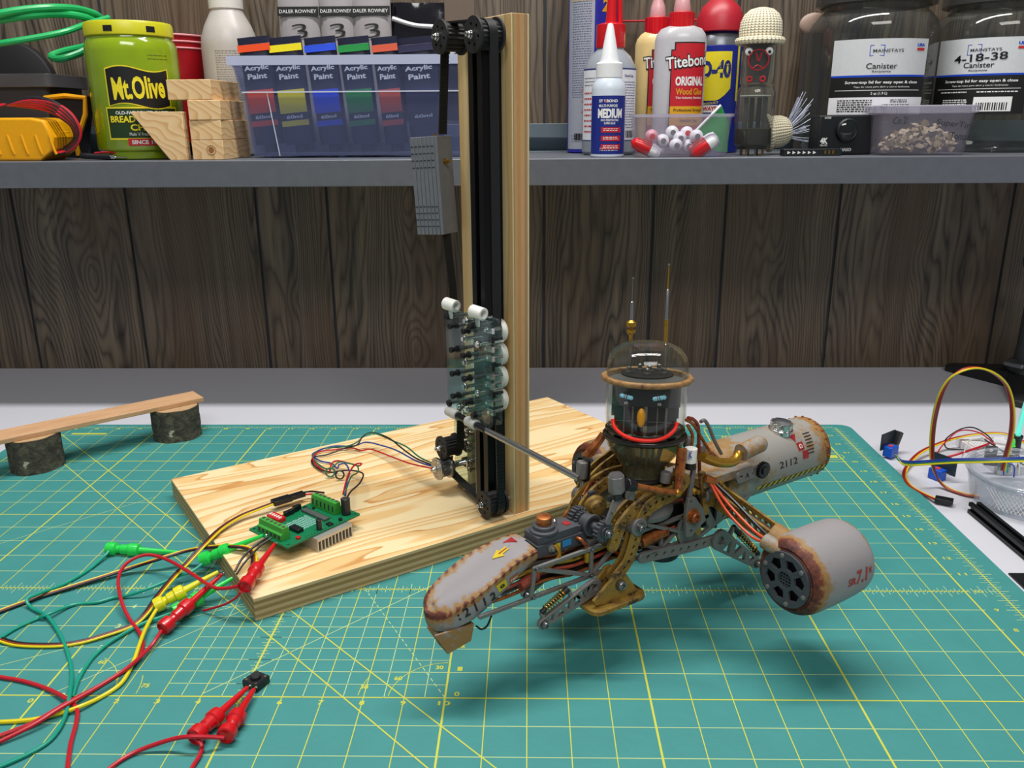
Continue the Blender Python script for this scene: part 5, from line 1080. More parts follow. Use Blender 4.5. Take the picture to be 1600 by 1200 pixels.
# components standing on the breadboard (things plugged in)
def up(u, v, z): return WZ(u, v, z)
c = up(1546, 727, .3); o = thing('regulator', 'black voltage regulator with a metal tab on the breadboard', 'component', c, math.radians(-15))
m = MB(); m.box((-.22, -.06, 0), (.22, .12, .42)); m.build('body', M['blk'], o, bevel=.02); m = MB(); m.prism(rrect(-.22, .42, .22, .78, .04), 0, .05, holes=[circ(0, .6, .07, 12)], F=FXZ(.12)); m.build('metal_tab', M['steel'], o)
for x in (-.1, 0, .1): m = MB(); m.box((x - .02, 0, -.0), (x + .02, .03, .02)); m.build('pin', M['chrome'], o)
c = up(1565, 728, .3); tag(MB().box((-.2, -.15, 0), (.25, .15, .4)).build('connector_plug', M['blk'], bevel=.02, loc=c), 'black plug on the breadboard holding the yellow and brown ribbon', 'connector')
c = up(1577, 712, .35); o = thing('green_led', 'small green LED standing on its legs above the breadboard', 'LED', c); m = MB(); m.lathe([(.16, .42), (.16, .46), (.13, .46), (.13, .62), (.1, .72), (.0, .76)], n=20); m.build('lens', flat('green_led_plastic', '5CE06A', .2, Transmission_Weight=.4, Emission_Color=lin('40E060'), Emission_Strength=.25), o)
for x in (-.05, .05): m = MB(); m.cyl((x, 0, 0), (x, 0, .43), .018, n=6); m.build('leg', M['chrome'], o)
c = up(1586, 706, .35); o = thing('fibre_optic_lamp', 'glowing teal fibre optic bundle rising from a black collar', 'lamp', c)
m = MB(); m.lathe([(.17, 0), (.17, .6), (.2, .62), (.2, .72)], n=18); m.build('collar', M['blk'], o, bevel=.01)
tl = flat('lit_teal_fibre', '7CF0DC', .2, var=.05, Emission_Color=lin('48E8CC'), Emission_Strength=.55)
m = MB(); m.tube([(0, 0, .7), (.02, 0, 1.4), (.1, 0, 2.2), (.35, 0, 3.0), (.7, .1, 3.9)], lambda t: .10 - .04*t, 12); m.build('fibre_bundle', tl, o)
for k in range(7):
    m = MB(); a = k*.9; m.tube([(.06*math.cos(a), .06*math.sin(a), .7), (.02 + .08*math.cos(a), .05*math.sin(a), 1.6), (.1 - .07*k*.5 + .1, .1*math.sin(a), 2.6), (.25 - .09*k + .1, .2*math.sin(a), 3.7 - .12*k)], .018, 6); m.build('fibre', flat('clear_teal_fibre', 'A8E8E0', .15, Emission_Color=lin('48E8CC'), Emission_Strength=.15) if k == 0 else bpy.data.materials['clear_teal_fibre'], o)
for k, (u, v, du, c_) in enumerate(((1560, 735, 14, 'w_tea'), (1568, 742, 16, 'w_blu'), (1590, 730, -10, 'w_brn'), (1580, 738, 12, 'w_wht'), (1574, 730, 18, 'w_grn'))):
    wire(['teal', 'blue', 'brown', 'white', 'green'][k] + ' jumper wire bent over the breadboard', [(u, v, .3), (u + 2, v - 18, .7), (u + du, v - 14, .7), (u + du, v + 4, .3)], .028, M[c_])
# deli cup
cc = WB(1606, 790); cx, cy = 30.4, 16.35
M['tub'] = clearm('translucent_tub_plastic', 'F2F4F6', 1.4, .06, .10, 'D8DCE2')
M['tub_rim'] = clearm('translucent_tub_rim', 'F0F2F6', 1.45, .06, .25, 'E2E6EA')
cup = thing('plastic_cup', 'round translucent plastic cup standing at the right edge of the bench', 'cup', (cx, cy, -.077))
m = MB(); m.lathe([(1.85, .0), (1.9, .06), (2.16, 1.2), (2.10, 1.2), (1.85, .1), (.02, .08), (.02, .0)], n=56, close=True); m.build('wall', M['tub'], cup)
m = MB(); m.torus(2.19, .06, (0, 0, 1.22), n=56, k=10); m.torus(2.13, .03, (0, 0, 1.08), n=56); m.build('rim', M['tub_rim'], cup)
m = MB(); L_ = lambda a, z: V(((1.9 + .23*z + .02)*math.cos(a), (1.9 + .23*z + .02)*math.sin(a), z))
for k in range(9):
    a0 = math.radians(200 + 4.0*k); m.tube([L_(a0 + .25*q/6, .2 + .75*q/6) for q in range(7)], .012, 4, sm=0); m.tube([L_(a0 + .25 - .25*q/6, .2 + .75*q/6) for q in range(7)], .012, 4, sm=0)
m.build('embossed_lattice', flat('white_embossed_line', 'F6F6F6', .4), cup)
# sensor modules
for i, (u, v, rz, lab) in enumerate(((1384, 712, 38, 'blue adjustable sensor module standing on the mat edge with ribbon attached'), (1472, 748, -60, 'blue adjustable sensor module lying free behind the loose plug'))):
    c = WB(u, v); o = thing('sensor_module', lab, 'sensor', c + V((0, 0, .1 if i == 0 else .02)), math.radians(rz))
    m = MB(); m.box((-.5, -.03, .25), (.5, .03, .95)); m.build('circuit_board', flat('dark_blue_board', '20303C', .4), o, bevel=.005)
    m = MB(); m.box((-.35, -.42, .0), (.18, -.03, .42)); p = m.build('blue_trimmer', flat('blue_trimmer_plastic', '1454C8', .35), o, bevel=.02)
    m = MB(); m.cyl((-.1, -.2, .42), (-.1, -.2, .45), .1, n=16); m.build('red_dial', flat('red_dial', 'D84838', .4), p)
    for x in (.25, .32, .39): m = MB(); m.cyl((x, -.03, .4), (x, -.3, .38), .012, n=6); m.build('pin', M['chrome'], o)
    if i == 0: m = MB(); m.T = Matrix.Translation((.52, -.1, .55)) @ Matrix.Rotation(.5, 4, 'Y'); m.box((-.12, -.14, -.3), (.12, .14, .34)); m.build('pin_socket', M['blk'], o, bevel=.02)
for k, (c_, dz) in enumerate((('w_blu', 2), ('w_blu', 0), ('w_yel', -4), ('w_grn', -2))):
    wire(['dark blue upper', 'dark blue lower', 'yellow', 'green'][k] + ' strand of the ribbon stretched from the sensor over the cup', [(1399, 708 + dz*0 + k, .6), (1404, 716 + k, .45), (1412, 722 - dz, .5), (1430, 723 - dz, .9), (1460, 721 - dz, 1.2), (1500, 719 - dz, 1.6), (1560, 718 - dz, 1.9), (1640, 716 - dz, 2.0)], .032, M[c_])
ribbon('yellow and brown ribbon rising in a tall loop above the breadboard', [(1567, 735, .5), (1572, 712, 1.3), (1580, 680, 2.3), (1582, 640, 3.4), (1574, 605, 4.3), (1556, 585, 4.9), (1530, 575, 5.2), (1505, 578, 5.2), (1483, 593, 4.8), (1468, 622, 4.0), (1459, 660, 2.8), (1456, 700, 1.6), (1458, 730, .8), (1468, 752, .2), (1485, 765, .0), (1510, 773, .0), (1530, 776, .0)], ['w_brn', 'w_red', 'w_yel'], .034)
t = ribbon('yellow and red ribbon curling from the breadboard to the loose plug', [(1605, 695, .6), (1590, 685, .7), (1565, 677, .8), (1530, 678, .6), (1495, 684, .4), (1465, 694, .3), (1438, 707, .2), (1420, 725, .1), (1413, 742, .0), (1420, 757, .0), (1438, 769, .0), (1462, 780, .1)], ['w_brn', 'w_red', 'w_yel'], .03)
a, b = WB(1461, 779, .1), WB(1482, 783, .1); d = b - a; o = MB().bar((0, 0, 0), d.normalized()*.6, .36, .16).build('connector_plug', M['blk'], bevel=.015, loc=a); tag(o, 'loose black three pin plug lying on the white bench', 'connector')
wire('black wire arching behind the breadboard from the tall loop', [(1552, 690, .8), (1540, 678, 1.2), (1520, 668, 1.2), (1500, 671, .9), (1480, 684, .5), (1476, 694, .2), (1482, 701, .0), (1510, 703, .0)], .028, M['w_blk'], cat='wire')
wire('red wire arching below the black wire behind the breadboard', [(1555, 695, .8), (1530, 676, 1.0), (1500, 673, .9), (1478, 690, .5), (1466, 705, .3), (1460, 716, .2)], .028, M['w_red'])
wire('thick red wire running under the ribbon into the breadboard', [(1460, 716, .1), (1480, 714, .1), (1505, 707, .3), (1535, 697, .4), (1545, 693, .4)], .05, M['w_red'])
wire('brass coloured bent wire at the left end of the breadboard', [(1503, 715, .1), (1511, 695, .6), (1516, 688, .7), (1530, 686, .7), (1552, 684, .6)], .035, M['w_wht'])
# lamp / arm stand at the far right
st = thing('arm_stand', 'dark stand with splayed flat feet in the shade at the back of the bench', 'stand', (38.2, 30.5, -.076))
def foot(a, b, w0, w1, h):
    a, b = V(a), V(b); d = (b-a).normalized(); n = V((-d.y, d.x, 0)); m = MB()
    P = [a + n*w0/2, a - n*w0/2, b - n*w1/2, b + d*w1*.2, b + n*w1/2]; vs = [p for p in P] + [p + V((0, 0, h if i < 2 else h*.35)) for i, p in enumerate(P)]
    n_ = 5; m.add(vs, [tuple(range(n_-1, -1, -1)), tuple(range(n_, 2*n_))] + [(i, (i+1) % n_, (i+1) % n_ + n_, i + n_) for i in range(n_)]); return m.build('foot', M['blk_m'], st, bevel=.08, seg=3)
foot((0, 0, 0), (-2.6, 3.1, 0), 2.0, .8, 1.0); foot((0, 0, 0), (-2.1, -3.5, 0), 2.0, .9, 1.0); foot((0, 0, 0), (3, 2, 0), 1.6, .8, .9)
m = MB(); m.lathe([(1.05, .8), (1.05, 1.3), (.8, 1.45), (.75, 2.2), (.7, 6.2)], n=32); m.build('column', flat('dark_grey_column', '3A3E40', .5), st)
m = MB(); m.T = Matrix.Rotation(.5, 4, 'Z'); m.box((-1.5, -.5, 1.25), (.4, .5, 1.5)); m.build('silver_latch', M['steel'], st, bevel=.05)
m = MB(); m.cyl((-.55, -.4, 4.2), (-.85, -.4, 6.4), .13, n=14); m.build('silver_rod', M['alu'], st)
m = MB(); m.ball((-.5, -.4, 4.0), .32, 16); m.build('joint', M['blk'], st)
m = MB(); m.T = Matrix.Translation((-.4, -.4, 6.7)); m.lathe([(.25, -1.0), (.42, -.9), (.42, .2), (.3, .3)], (0, 0, 0), (1, 0, .1), 20); m.cyl((-.3, 0, .1), (-.35, 0, 1.1), .12, n=12); m.build('clamp_head', M['dgrey'], st, bevel=.02)
# white chip of debris on the wall side

# ---------------------------------------------------------------- things on the shelf
SE = SZ + .003
def XS(u, y, v=150): return WY(u, v, y).x
def ZS(u, v, y): return WY(u, v, y).z - SE
def sthing(name, label, cat, u, y, rz=None, group=None, v=150):
    x = XS(u, y, v); return thing(name, label, cat, (x, y, SE), math.atan2(CAM.x - x, y - CAM.y)*1.0 if rz is None else rz, group)
def lat(pr, name, mt, par, n=48, bevel=0, sharp=35): m = MB(); m.lathe(pr, n=n); return m.build(name, mt, par, bevel=bevel, sharp=sharp)
def wrap(par, name, mt, r, fn, a0=-PI/2):
    m = MB(); fn(m, cylfn((0, 0, 0), r, a0)); return m.build(name, mt, par)
def crect(par, name, mt, r, x0, z0, x1, z1, a0=-PI/2): m = MB(); put_rect(m, cylfn((0, 0, 0), r, a0), x0, z0, x1, z1, nx=14, ny=1); return m.build(name, mt, par)
def ctext(par, mt, r, txt, x, z, w, h, b=.02, a0=-PI/2, shear=0, rot=0): m = MB(); put_text(m, cylfn((0, 0, 0), r, a0), txt, x, z, w, h, b, shear=shear, rot=rot); return m.build('lettering', mt, par)
def lines(par, mt, fn, x0, x1, z0, z1, n, seed=0, th=.022, name='fine_print'):
    """rows of print too small to read"""
    rd = random.Random(seed); m = MB()
    for k in range(n):
        z = z1 - (z1 - z0)*(k + .5)/n; x = x0
        while x < x1 - .03:
            w_ = rd.uniform(.04, .16); w_ = min(w_, x1 - x); put_rect(m, fn, x, z - th/2, x + w_, z + th/2, nx=2); x += w_ + .035
    return m.build(name, mt, par)
def flatmat(n, c, r=.45, **k): return bpy.data.materials.get(n) or flat(n, c, r, **k)
WHT = flatmat('white_print', 'F2F2F0'); BLKP = flatmat('black_print', '141414'); YELP = flatmat('yellow_print', 'F2DE2A'); REDP = flatmat('red_print', 'C81C2A'); NAVY = flatmat('navy_print', '22307A'); GOLDP = flatmat('gold_print', 'E6A81E')
# pickle jar
Y = 28.4; j = sthing('pickle_jar', 'lime green pickle jar with a yellow screw lid', 'jar', 214.5, Y, math.atan2(18.3, 40.8) + .06)
R = 2.08
jar_m = flat('lime_green_jar', '90AC12', .14, var=.3, sc=1.0, Coat_Weight=.6, Coat_Roughness=.03)
lat([(1.72, 0), (1.8, .06), (1.82, .35), (1.93, .42), (1.96, .5), (1.965, 4.6), (1.94, 4.9), (1.84, 5.1), (1.78, 5.2), (1.78, 5.3)], 'jar_body', jar_m, j, 64)
lat([(1.84, 5.25), (1.87, 5.28), (1.87, 5.73), (1.81, 5.84), (1.6, 5.86), (1.56, 5.82), (0.01, 5.82)], 'lid', flat('yellow_lid', 'CCC81E', .35, var=.15), j, 64)
r = 1.975
for x, wd in ((-1.0, .42), (.8, .42)): crect(j, 'lid_flag', BLKP, 1.88, x - .2, 5.38, x + .2, 5.62)
def flag(m, fn, e=0, x0=-1.35, x1=1.35, z0=2.25, z1=3.75):
    n = 24; b = []; t = []
    for i in range(n+1):
        x = x0 + (x1-x0)*i/n; wv = .12*math.sin(2*PI*i/n); b.append((x, z0 + wv + e)); t.append((x, z1 + wv - e))
    vs = [fn(*p) for p in b] + [fn(*p) for p in t]; m.add(vs, [(i, i+1, i+n+2, i+n+1) for i in range(n)])
wrap(j, 'label_border', YELP, r, lambda m, fn: flag(m, fn, 0, -1.42, 1.38, 2.28, 3.88)); wrap(j, 'label_flag', BLKP, r + .008, lambda m, fn: flag(m, fn, .05, -1.37, 1.33, 2.28, 3.88))
ctext(j, YELP, r + .016, 'Mt.Olive', -.02, 3.07, 2.25, .95, .03, rot=.04)
crect(j, 'label_panel', flatmat('dark_green_print', '1E3A12'), r, -1.55, .95, 1.6, 2.2); crect(j, 'label_panel_edge', YELP, r - .004, -1.6, .88, 1.65, 2.26)
ctext(j, WHT, r + .012, 'OLD-FASHIONED SWEET', 0, 2.02, 2.3, .14, .02); ctext(j, YELP, r + .012, 'BREAD & BUTTER', 0, 1.75, 2.85, .28, .03); ctext(j, YELP, r + .012, 'CHIPS', 0, 1.4, 1.15, .28, .03)
ctext(j, WHT, r + .012, "Made 'n' Fresh", -.25, 1.12, .8, .14, .0); crect(j, 'red_strip', REDP, r + .014, -.75, .62, .85, .92); ctext(j, WHT, r + .022, 'SINCE 1926', .05, .77, 1.3, .18, .03)
lines(j, flatmat('grey_print', '3A3A22'), cylfn((0, 0, 0), r, -PI/2), .5, 1.5, 4.2, 4.5, 2, 3)
# red cups
Y = 32.2
for k in range(3):
    z1 = ZS(262, 57 + 10*k, Y); h = z1; r1 = 1.92
    c = sthing('party_cup', ('topmost red cup of the stack behind the pickle jar', 'middle red cup of the stack behind the pickle jar', 'lowest red cup of the stack behind the pickle jar, its side showing')[k], 'cup', 262, Y, v=60)
    zz = z1; m = MB(); bz = zz - 4.4 if k == 2 else zz - 3.6; bz = max(.02, bz + (0 if k == 2 else .6 + .3*(2-k)))
    sh_ = .022*(2-k); m.lathe([(1.38 - sh_, bz), (r1 - .16 - sh_, zz - .5), (r1 - .1 - sh_, zz - .06), (r1 - .14 - sh_, zz - .06), (r1 - .20 - sh_, zz - .5), (1.34 - sh_, bz + .04), (.01, bz + .04), (.01, bz)], n=48, close=True); m.build('cup_wall', flatmat('red_cup_plastic', 'B01020', .3), c)
    m = MB(); m.torus(r1 - .09, .045, (0, 0, zz - .04), n=48); m.build('rolled_rim', flatmat('pink_cup_rim', 'E89AA4', .3), c)
# white bottle
Y = 31.5; b = sthing('white_bottle', 'translucent white bottle with fine print behind the wood blocks', 'bottle', 362, Y, v=100)
z1 = ZS(366, 60, Y)
lat([(1.2, 0), (1.32, .1), (1.34, z1 - .45), (1.3, z1), (1.1, z1 + .55), (.78, z1 + 1.15), (.74, z1 + 1.25)], 'bottle_body', flat('milky_bottle_plastic', 'B8B2AC', .35, var=.1), b)
lat([(.74, z1 + 1.25), (.8, z1 + 1.3), (.82, z1 + 3.2), (.7, z1 + 3.3)], 'cap', flat('off_white_cap', 'E4E0D8', .4), b, n=32)
lines(b, flatmat('grey_print', '3A3A22'), cylfn((0, 0, 0), 1.35, -PI/2), -.75, .9, z1 - 2.9, z1 - .6, 22, 5, .02)
# grey storage bin, dark reel and hose at the far left
Y = 31; g = thing('storage_bin', 'dark grey plastic bin in the shade behind the yellow meters', 'bin', (XS(60, Y), Y, SE))
gb_m = flat('smoky_grey_plastic', '3C3C3E', .4, var=.3, sc=.5)
w0 = XS(-40, Y) - XS(60, Y); w1 = XS(112, Y) - XS(60, Y); h = ZS(60, 118, Y)
m = MB(); rb(w0 + .2, -1.6, w1 - .25, 1.8, 0, h - .6, .3, m); m.build('bin_body', gb_m, g); m = MB(); rb(w0, -1.8, w1, 2, h - .6, h, .3, m); m.build('bin_rim', flat('smoky_grey_rim', '55565A', .35), g, bevel=.04)
o = thing('cable_reel', 'black round reel standing behind the grey bin', 'reel', (XS(25, 33.2), 33.3, SE + 1.2)); m = MB(); m.lathe([(2.1, -.3), (2.2, -.25), (2.2, .25), (2.1, .3), (.4, .3), (.4, -.3)], (0, 0, 2.2), (0, 1, 0), 48, close=True); m.build('reel_disc', flatmat('reel_black', '141416', .5), o)
gh = flat('green_hose', '1FAE60', .3, var=.1)
def pathobj(name, label, cat, pts, r, mt, n=10, closed=False):
    P = [V(p) for p in pts]; o = P[0]; m = MB(); m.tube([p - o for p in P], r, n, sm=7, closed=closed); return tag(m.build(name, mt, loc=o), label, cat)
pathobj('garden_hose', 'bright green hose with looping coils above the grey bin', 'hose', [WY(u, v, y) for u, v, y in ((-60, 40, 28), (-10, 24, 28), (40, 15, 28.6), (90, 12, 29.5), (130, 16, 31), (158, 30, 32), (150, 60, 32.6), (130, 80, 32), (95, 92, 31.5), (80, 88, 32.2), (100, 80, 32.6), (140, 70, 32.8), (165, 50, 32.8), (140, 30, 31), (100, 22, 29.8), (50, 24, 28.8), (0, 31, 28.4), (-60, 40, 28.4))], .17, gh)
pathobj('garden_hose', 'single green hose strand passing just above the bin rim', 'hose', [WY(u, v, y) for u, v, y in ((-60, 78, 28.2), (0, 68, 28.2), (50, 60, 28.6), (100, 50, 29.4), (135, 38, 30.4), (170, 28, 31.5))], .14, gh)
# yellow meters and their leads
my = flat('amber_rubber', 'F0A808', .35, var=.1)
mt_ = thing('multimeter', 'yellow ribbed multimeter lying at the left end of the shelf', 'multimeter', (XS(-30, 27.4, 210), 27.4, SE))
W = XS(104, 27.4, 210) - XS(-30, 27.4, 210); H = ZS(40, 184, 27.2)
m = MB(); m.prism([(-1.5, .0), (W - .75, 0), (W - .1, .45), (W, 1.0), (W - .3, H - .12), (W - .9, H), (-1.5, H)], -1.0, 1.2, F=FXZ(0)); m.build('rubber_case', my, mt_, bevel=.16, seg=4)
for k in range(5): x = XS(-8 + 22*k, 26.3) - XS(-30, 27.4); m = MB(); m.tube([(x, -1.19, 1.1), (x + .06, -1.19, .8), (x + .12, -1.19, .5), (x + .18, -1.17, .28)], .06, 8); m.build('grip_rib', my, mt_)
x = XS(100, 27.4) - XS(-30, 27.4); m = MB(); m.box((x - .45, -.5, .75), (x + .1, .5, 1.25)); m.build('corner_tab', my, mt_, bevel=.06)
m2 = thing('multimeter', 'yellow and black meter standing behind the coiled red leads', 'multimeter', (XS(118, 30, 190), 30, SE), math.radians(4))
a, b_ = XS(85, 30) - XS(118, 30), XS(147, 30) - XS(118, 30); H = ZS(120, 150, 30)
m = MB(); m.prism([(a, 0), (b_ - .75, 0), (b_, H), (a, H)], -.5, .5, F=FXZ(0)); m.build('case', flatmat('meter_black', '17181A', .4), m2, bevel=.06)
m = MB(); P = [(a, H - .1), (b_ - .05, H - .1), (b_ - .5, H - 1.6), (b_ - .78, H - 1.75), (b_ - .75, .1)]
m.tube([(p[0], -.56, p[1]) for p in P], .12, 8, sm=2); m.build('amber_frame', my, m2)
for k, (c_, lab) in enumerate((('w_red', 'red'), ('w_blk', 'black'))):
    ld = thing('meter_lead', lab + ' test lead wound in loops around the yellow meter', 'test lead', (XS(40, 26.2), 26.3, SE))
    for q in range(4):
        e = q*.085 + k*.05; P = []
        for i, (u, v) in enumerate(((-20, 172), (10, 164 - q), (45, 157 - k*5 + q*2), (80, 160 - k*4 + q*3), (105, 172 + q*3), (120, 190 + q), (126, 210), (118, 228 - q*2), (100, 238 - q*2), (85, 239 - q))):
            p = WY(u - e*30, v + e*12, 26.4 + .25*q); P.append(p - V((XS(40, 26.2), 26.3, SE)))
        for p in P: p.z = max(p.z, .08 + .07*q)
        m = MB(); m.tube(P, .068, 8); m.build('loop', M[c_], ld)
pb = thing('test_probe', 'black test probe with metal tip lying in front of the pickle jar', 'probe', (XS(112, 26.6), 26.6, SE + .16)); m = MB(); m.tube([(0, 0, .05), (.6, 0, 0), (1.4, -.05, -.03)], .13, 12); m.build('handle', M['blk'], pb)
m = MB(); m.cyl((1.35, -.05, -.03), (1.6, -.06, -.03), .1, n=12).cyl((1.6, -.06, -.03), (2.1, -.08, -.05), .03, n=8); m.build('metal_tip', M['chrome'], pb)
m = MB(); m.tube([(.6, .1, .15), (1.2, .1, .18), (1.8, .1, .1), (2.0, .1, .02)], .04, 6); m.build('red_lead_end', M['w_red'], pb)
# wood blocks
def pine():
    t = NT('pine_block_wood'); x, y, z = t.xyz(); n = t.noise(t.sc(.5, .5, .8), 1, 1.5)
    r = t.ma('FRACT', t.ma('MULTIPLY', t.ma('ADD', t.ma('ADD', t.ma('MULTIPLY', x, .35), t.ma('MULTIPLY', z, .5)), t.ma('MULTIPLY', n, 1.1)), 5.0))
    c = t.ramp(r, [(0, 'E8C898'), (.6, 'E2BC88'), (.92, 'CFA26C'), (1, 'E6C492')]); return t.done(c, .6)
M['pine'] = pine()
YB = 27.0; XB0 = XS(345, 26.2, 200)
for k, (u0, v0, v1, dx, lab) in enumerate(((298, 222, 249, 0, 'bottom pine block of the stack, showing a knot'), (298, 195, 222, 0, 'second pine block from the bottom of the stack'), (298, 167, 195, 0.05, 'third pine block from the bottom of the stack'), (277, 139, 167, -.28, 'top pine block of the stack, shifted to the left'))):
    z0 = k*.845; t = thing('wood_block', lab, 'wood block', (XB0 + dx, 26.25, SE + z0 + .002*k), math.radians(-2 + (3 if k == 2 else 0)))
    L_ = 1.42 if k < 3 else 1.95
    m = MB(); m.box((-L_, 0, 0), (0, 3.4, .835)); m.build('block', M['pine'], t, bevel=.025)
    if k == 0: m = MB(); F = axf((-.55, -.003, .42), (0, -1, 0)); m.prism(circ(0, 0, .13, 16), -.002, .003, F=F); m.torus(.2, .012, (-.55, -.004, .42), (0, 1, 0), n=24, k=6); m.build('knot', flatmat('knot_brown', '9A6430', .6), t)
for k in range(3):
    x0 = XS(297, 26.6, 215) - .04; t = thing('wood_wedge', ('front', 'middle', 'rear')[k] + ' slanted thin wood offcut leaning left of the block stack', 'wood offcut', (x0 - .02, 26.35 + .17*k, SE), math.radians(4), None)
    sx = .10*k; m = MB(); m.prism([(-.75 - sx, 0), (-.02, 0), (-.02, 2.05), (-2.25 - sx*.5, 2.05)], 0, .15, F=FXZ(0)); m.build('offcut', M['pine'], t, bevel=.015)
# paint bin
YF, YBk = 27.2, 31.5; Lx = XS(353, YF, 93); bx = thing('paint_bin', 'translucent plastic bin full of acrylic paint tubes', 'bin', (Lx, YF, SE))
M['bin'] = clearm('frosted_lilac_plastic', 'E6EAF6', 1.4, .12, .10, 'A6AEDA'); M['bin2'] = clearm('frosted_lilac_rim', 'DCE0F0', 1.45, .12, .62, 'D4DAF2')
Wt = XS(738, YF, 93) - Lx; zr = ZS(500, 86, YF); zr0 = ZS(500, 101, YF); zs = ZS(500, 143, YF); x1 = XS(374, YF, 143) - Lx; x2 = XS(392, YF, 240) - Lx; x3 = XS(722, YF, 200) - Lx
def wallq(m, P0, P1, th=.05):       # ring of 4 side walls between two rectangles (x0,x1,y0,y1,z)
    def c(P, d): x0, xx, y0, y1, z = P; return [V((x0+d, y0+d, z)), V((xx-d, y0+d, z)), V((xx-d, y1-d, z)), V((x0+d, y1-d, z))]
    A, B = c(P0, 0), c(P1, 0); A2, B2 = c(P0, th), c(P1, th); vs = A + B + A2 + B2; fs = []
    for i in range(4): j_ = (i+1) % 4; fs += [(i, j_, 4+j_, 4+i), (8+i, 12+i, 12+j_, 8+j_), (4+i, 4+j_, 12+j_, 12+i), (i, 8+i, 8+j_, j_)]
    m.add(vs, fs)
m = MB(); wallq(m, (x2, x3, .45, 4.1, .12), (x1 + .1, x3 + .3, .28, 4.3, zs)); m.build('lower_wall', M['bin'], bx)
m = MB(); wallq(m, (x1, x3 + .4, .22, 4.4, zs), (x1 - .25, x3 + .5, .12, 4.5, zr0)); m.build('upper_wall', M['bin'], bx)
m = MB(); wallq(m, (0, Wt, 0, 4.7, zr0), (0, Wt, 0, 4.7, zr), .14); m.build('rim', M['bin2'], bx)
m = MB(); m.box((x2, .45, .1), (x3, 4.1, .16)); m.build('floor_panel', M['bin'], bx)
m = MB(); m.box((x1 + .05, .19, zs - .03), (x3 + .35, .26, zs + .02)); m.build('step_line', flatmat('pale_edge', 'D4D8E6', .3), bx)
m = MB(); m.tube([(x1 + 1.15, .25, zs), (x2 + 1.2, .43, .1)], .025, 6, sm=0); m.build('corner_seam', flatmat('pale_edge', 'D4D8E6', .3), bx)
for x in (x2 + .6, x2 + 4): m = MB(); m.lathe([(.22, 0), (.22, .12)], (x, .8, 0), n=16); m.build('foot', M['bin'], bx)
def tube_(u0, u1, y, ztop, col, label, lean=0.0, grey=False):
    X0, X1 = XS(u0, y, 70), XS(u1, y, 70); c = (X0 + X1)/2; w_ = (X1 - X0)*.96; t = thing('paint_tube', label, 'paint tube', (c + (.40 + (.14 if u0 == 366 else 0) if not grey else 0), y, SE + .24), rot=(0, -.085 if not grey else 0, 0))
    n = 16; vs = []; fs = []; H_ = ztop
    prof = [(0, .30, .30), (.35, .30, .30), (.36, w_*.46, .5), (H_*.5, w_*.49, .42), (H_ - .35, w_*.5, .14), (H_ - .3, w_*.5, .07), (H_, w_*.5, .07)]
    for z, a, b in prof:
        for k in range(n): q = 2*PI*k/n; vs.append((a*math.copysign(abs(math.cos(q))**.7, math.cos(q)), b*math.sin(q) + lean*z, z))
    for i in range(len(prof)-1):
        for k in range(n): k2 = (k+1) % n; fs.append((i*n+k, i*n+k2, (i+1)*n+k2, (i+1)*n+k))
    fs += [tuple(range(n-1, -1, -1)), tuple((len(prof)-1)*n + k for k in range(n))]
    body = flatmat('grey_tube', 'A8A2A4', .4) if grey else flatmat('black_tube', '26283E', .3)
    m = MB(); m.add(vs, fs); m.build('tube_body', body, t, sharp=30)
    fy = lambda z: -(.5 + (.42-.5)*min(1, z/(H_*.5)) if z < H_*.5 else .42 + (.15 - .42)*min(1, (z - H_*.5)/(H_*.5 - .35))) + lean*z - .02
    F_ = lambda x, z: V((x, fy(min(z, H_ - .36)), z))
    if not grey:
        cm_ = flatmat('paint_' + col, col, .4)
        m = MB(); put_rect(m, F_, -w_*.5, H_ - .62, w_*.5, H_ - .32, nx=3, ny=2); m.build('colour_stripe', cm_, t)
        m = MB(); put_rect(m, F_, -w_*.42, 1.75, w_*.42, 2.75, ny=4); m.build('colour_panel', cm_, t); m = MB(); put_rect(m, F_, -w_*.42, 1.18, w_*.42, 1.42, ny=2); m.build('colour_panel', cm_, t)
        G2 = lambda x, z: F_(x, z) + V((0, -.01, 0))
        for s_, z, a, b in (('Acrylic', H_ - 1.35, .75, .26), ('Paint', H_ - 1.68, .6, .24), ('60ml', 1.58, .5, .15)): m = MB(); put_text(m, G2, s_, 0, z, w_*a, b, .03); m.build('lettering', WHT, t)
    else:
        zb2 = ZS(500, 19, y) - .22; m = MB(); put_rect(m, F_, -w_*.5, zb2 - .2, w_*.5, zb2 + .2, nx=2, ny=3); m.build('brand_band', BLKP, t)
        G2 = lambda x, z: F_(x, z) + V((0, -.012, 0)); m = MB(); put_text(m, G2, 'DALER ROWNEY', 0, zb2, w_*.9, .15, .0); m.build('lettering', WHT, t)
        m = MB(); put_text(m, G2, '3', .05, ZS(500, 50, y) - .22, .7, .62, -.01, rot=.15); m.build('lettering', BLKP, t)
    return t
yT = 28.25
for u0, u1, c_, nm in ((366, 419, 'F0501C', 'red-orange'), (420, 473, 'F2E018', 'yellow'), (475, 526, '2450E0', 'blue'), (527, 578, '189040', 'green'), (580, 622, 'D85A3C', 'brick red'), (621, 680, '1E1E44', 'dark blue-black')):
    tube_(u0, u1, yT, ZS(u0, 58, yT) - .22, c_, nm + ' striped paint tube standing in the translucent bin')
for u0, u1, nm in ((438, 504, 'leftmost'), (502, 557, 'middle'), (552, 614, 'rightmost')):
    tube_(u0, u1, 29.7, ZS(u0, -14, 29.7) - .22, 'x', nm + ' of the three grey paint tubes behind the coloured ones', 0, True)
tb = thing('foil_bag', 'crumpled black and clear packet behind the tower top', 'packet', (XS(670, 30.2), 30.2, SE + .2)); m = MB()
n = 12; vs = []; fs = []
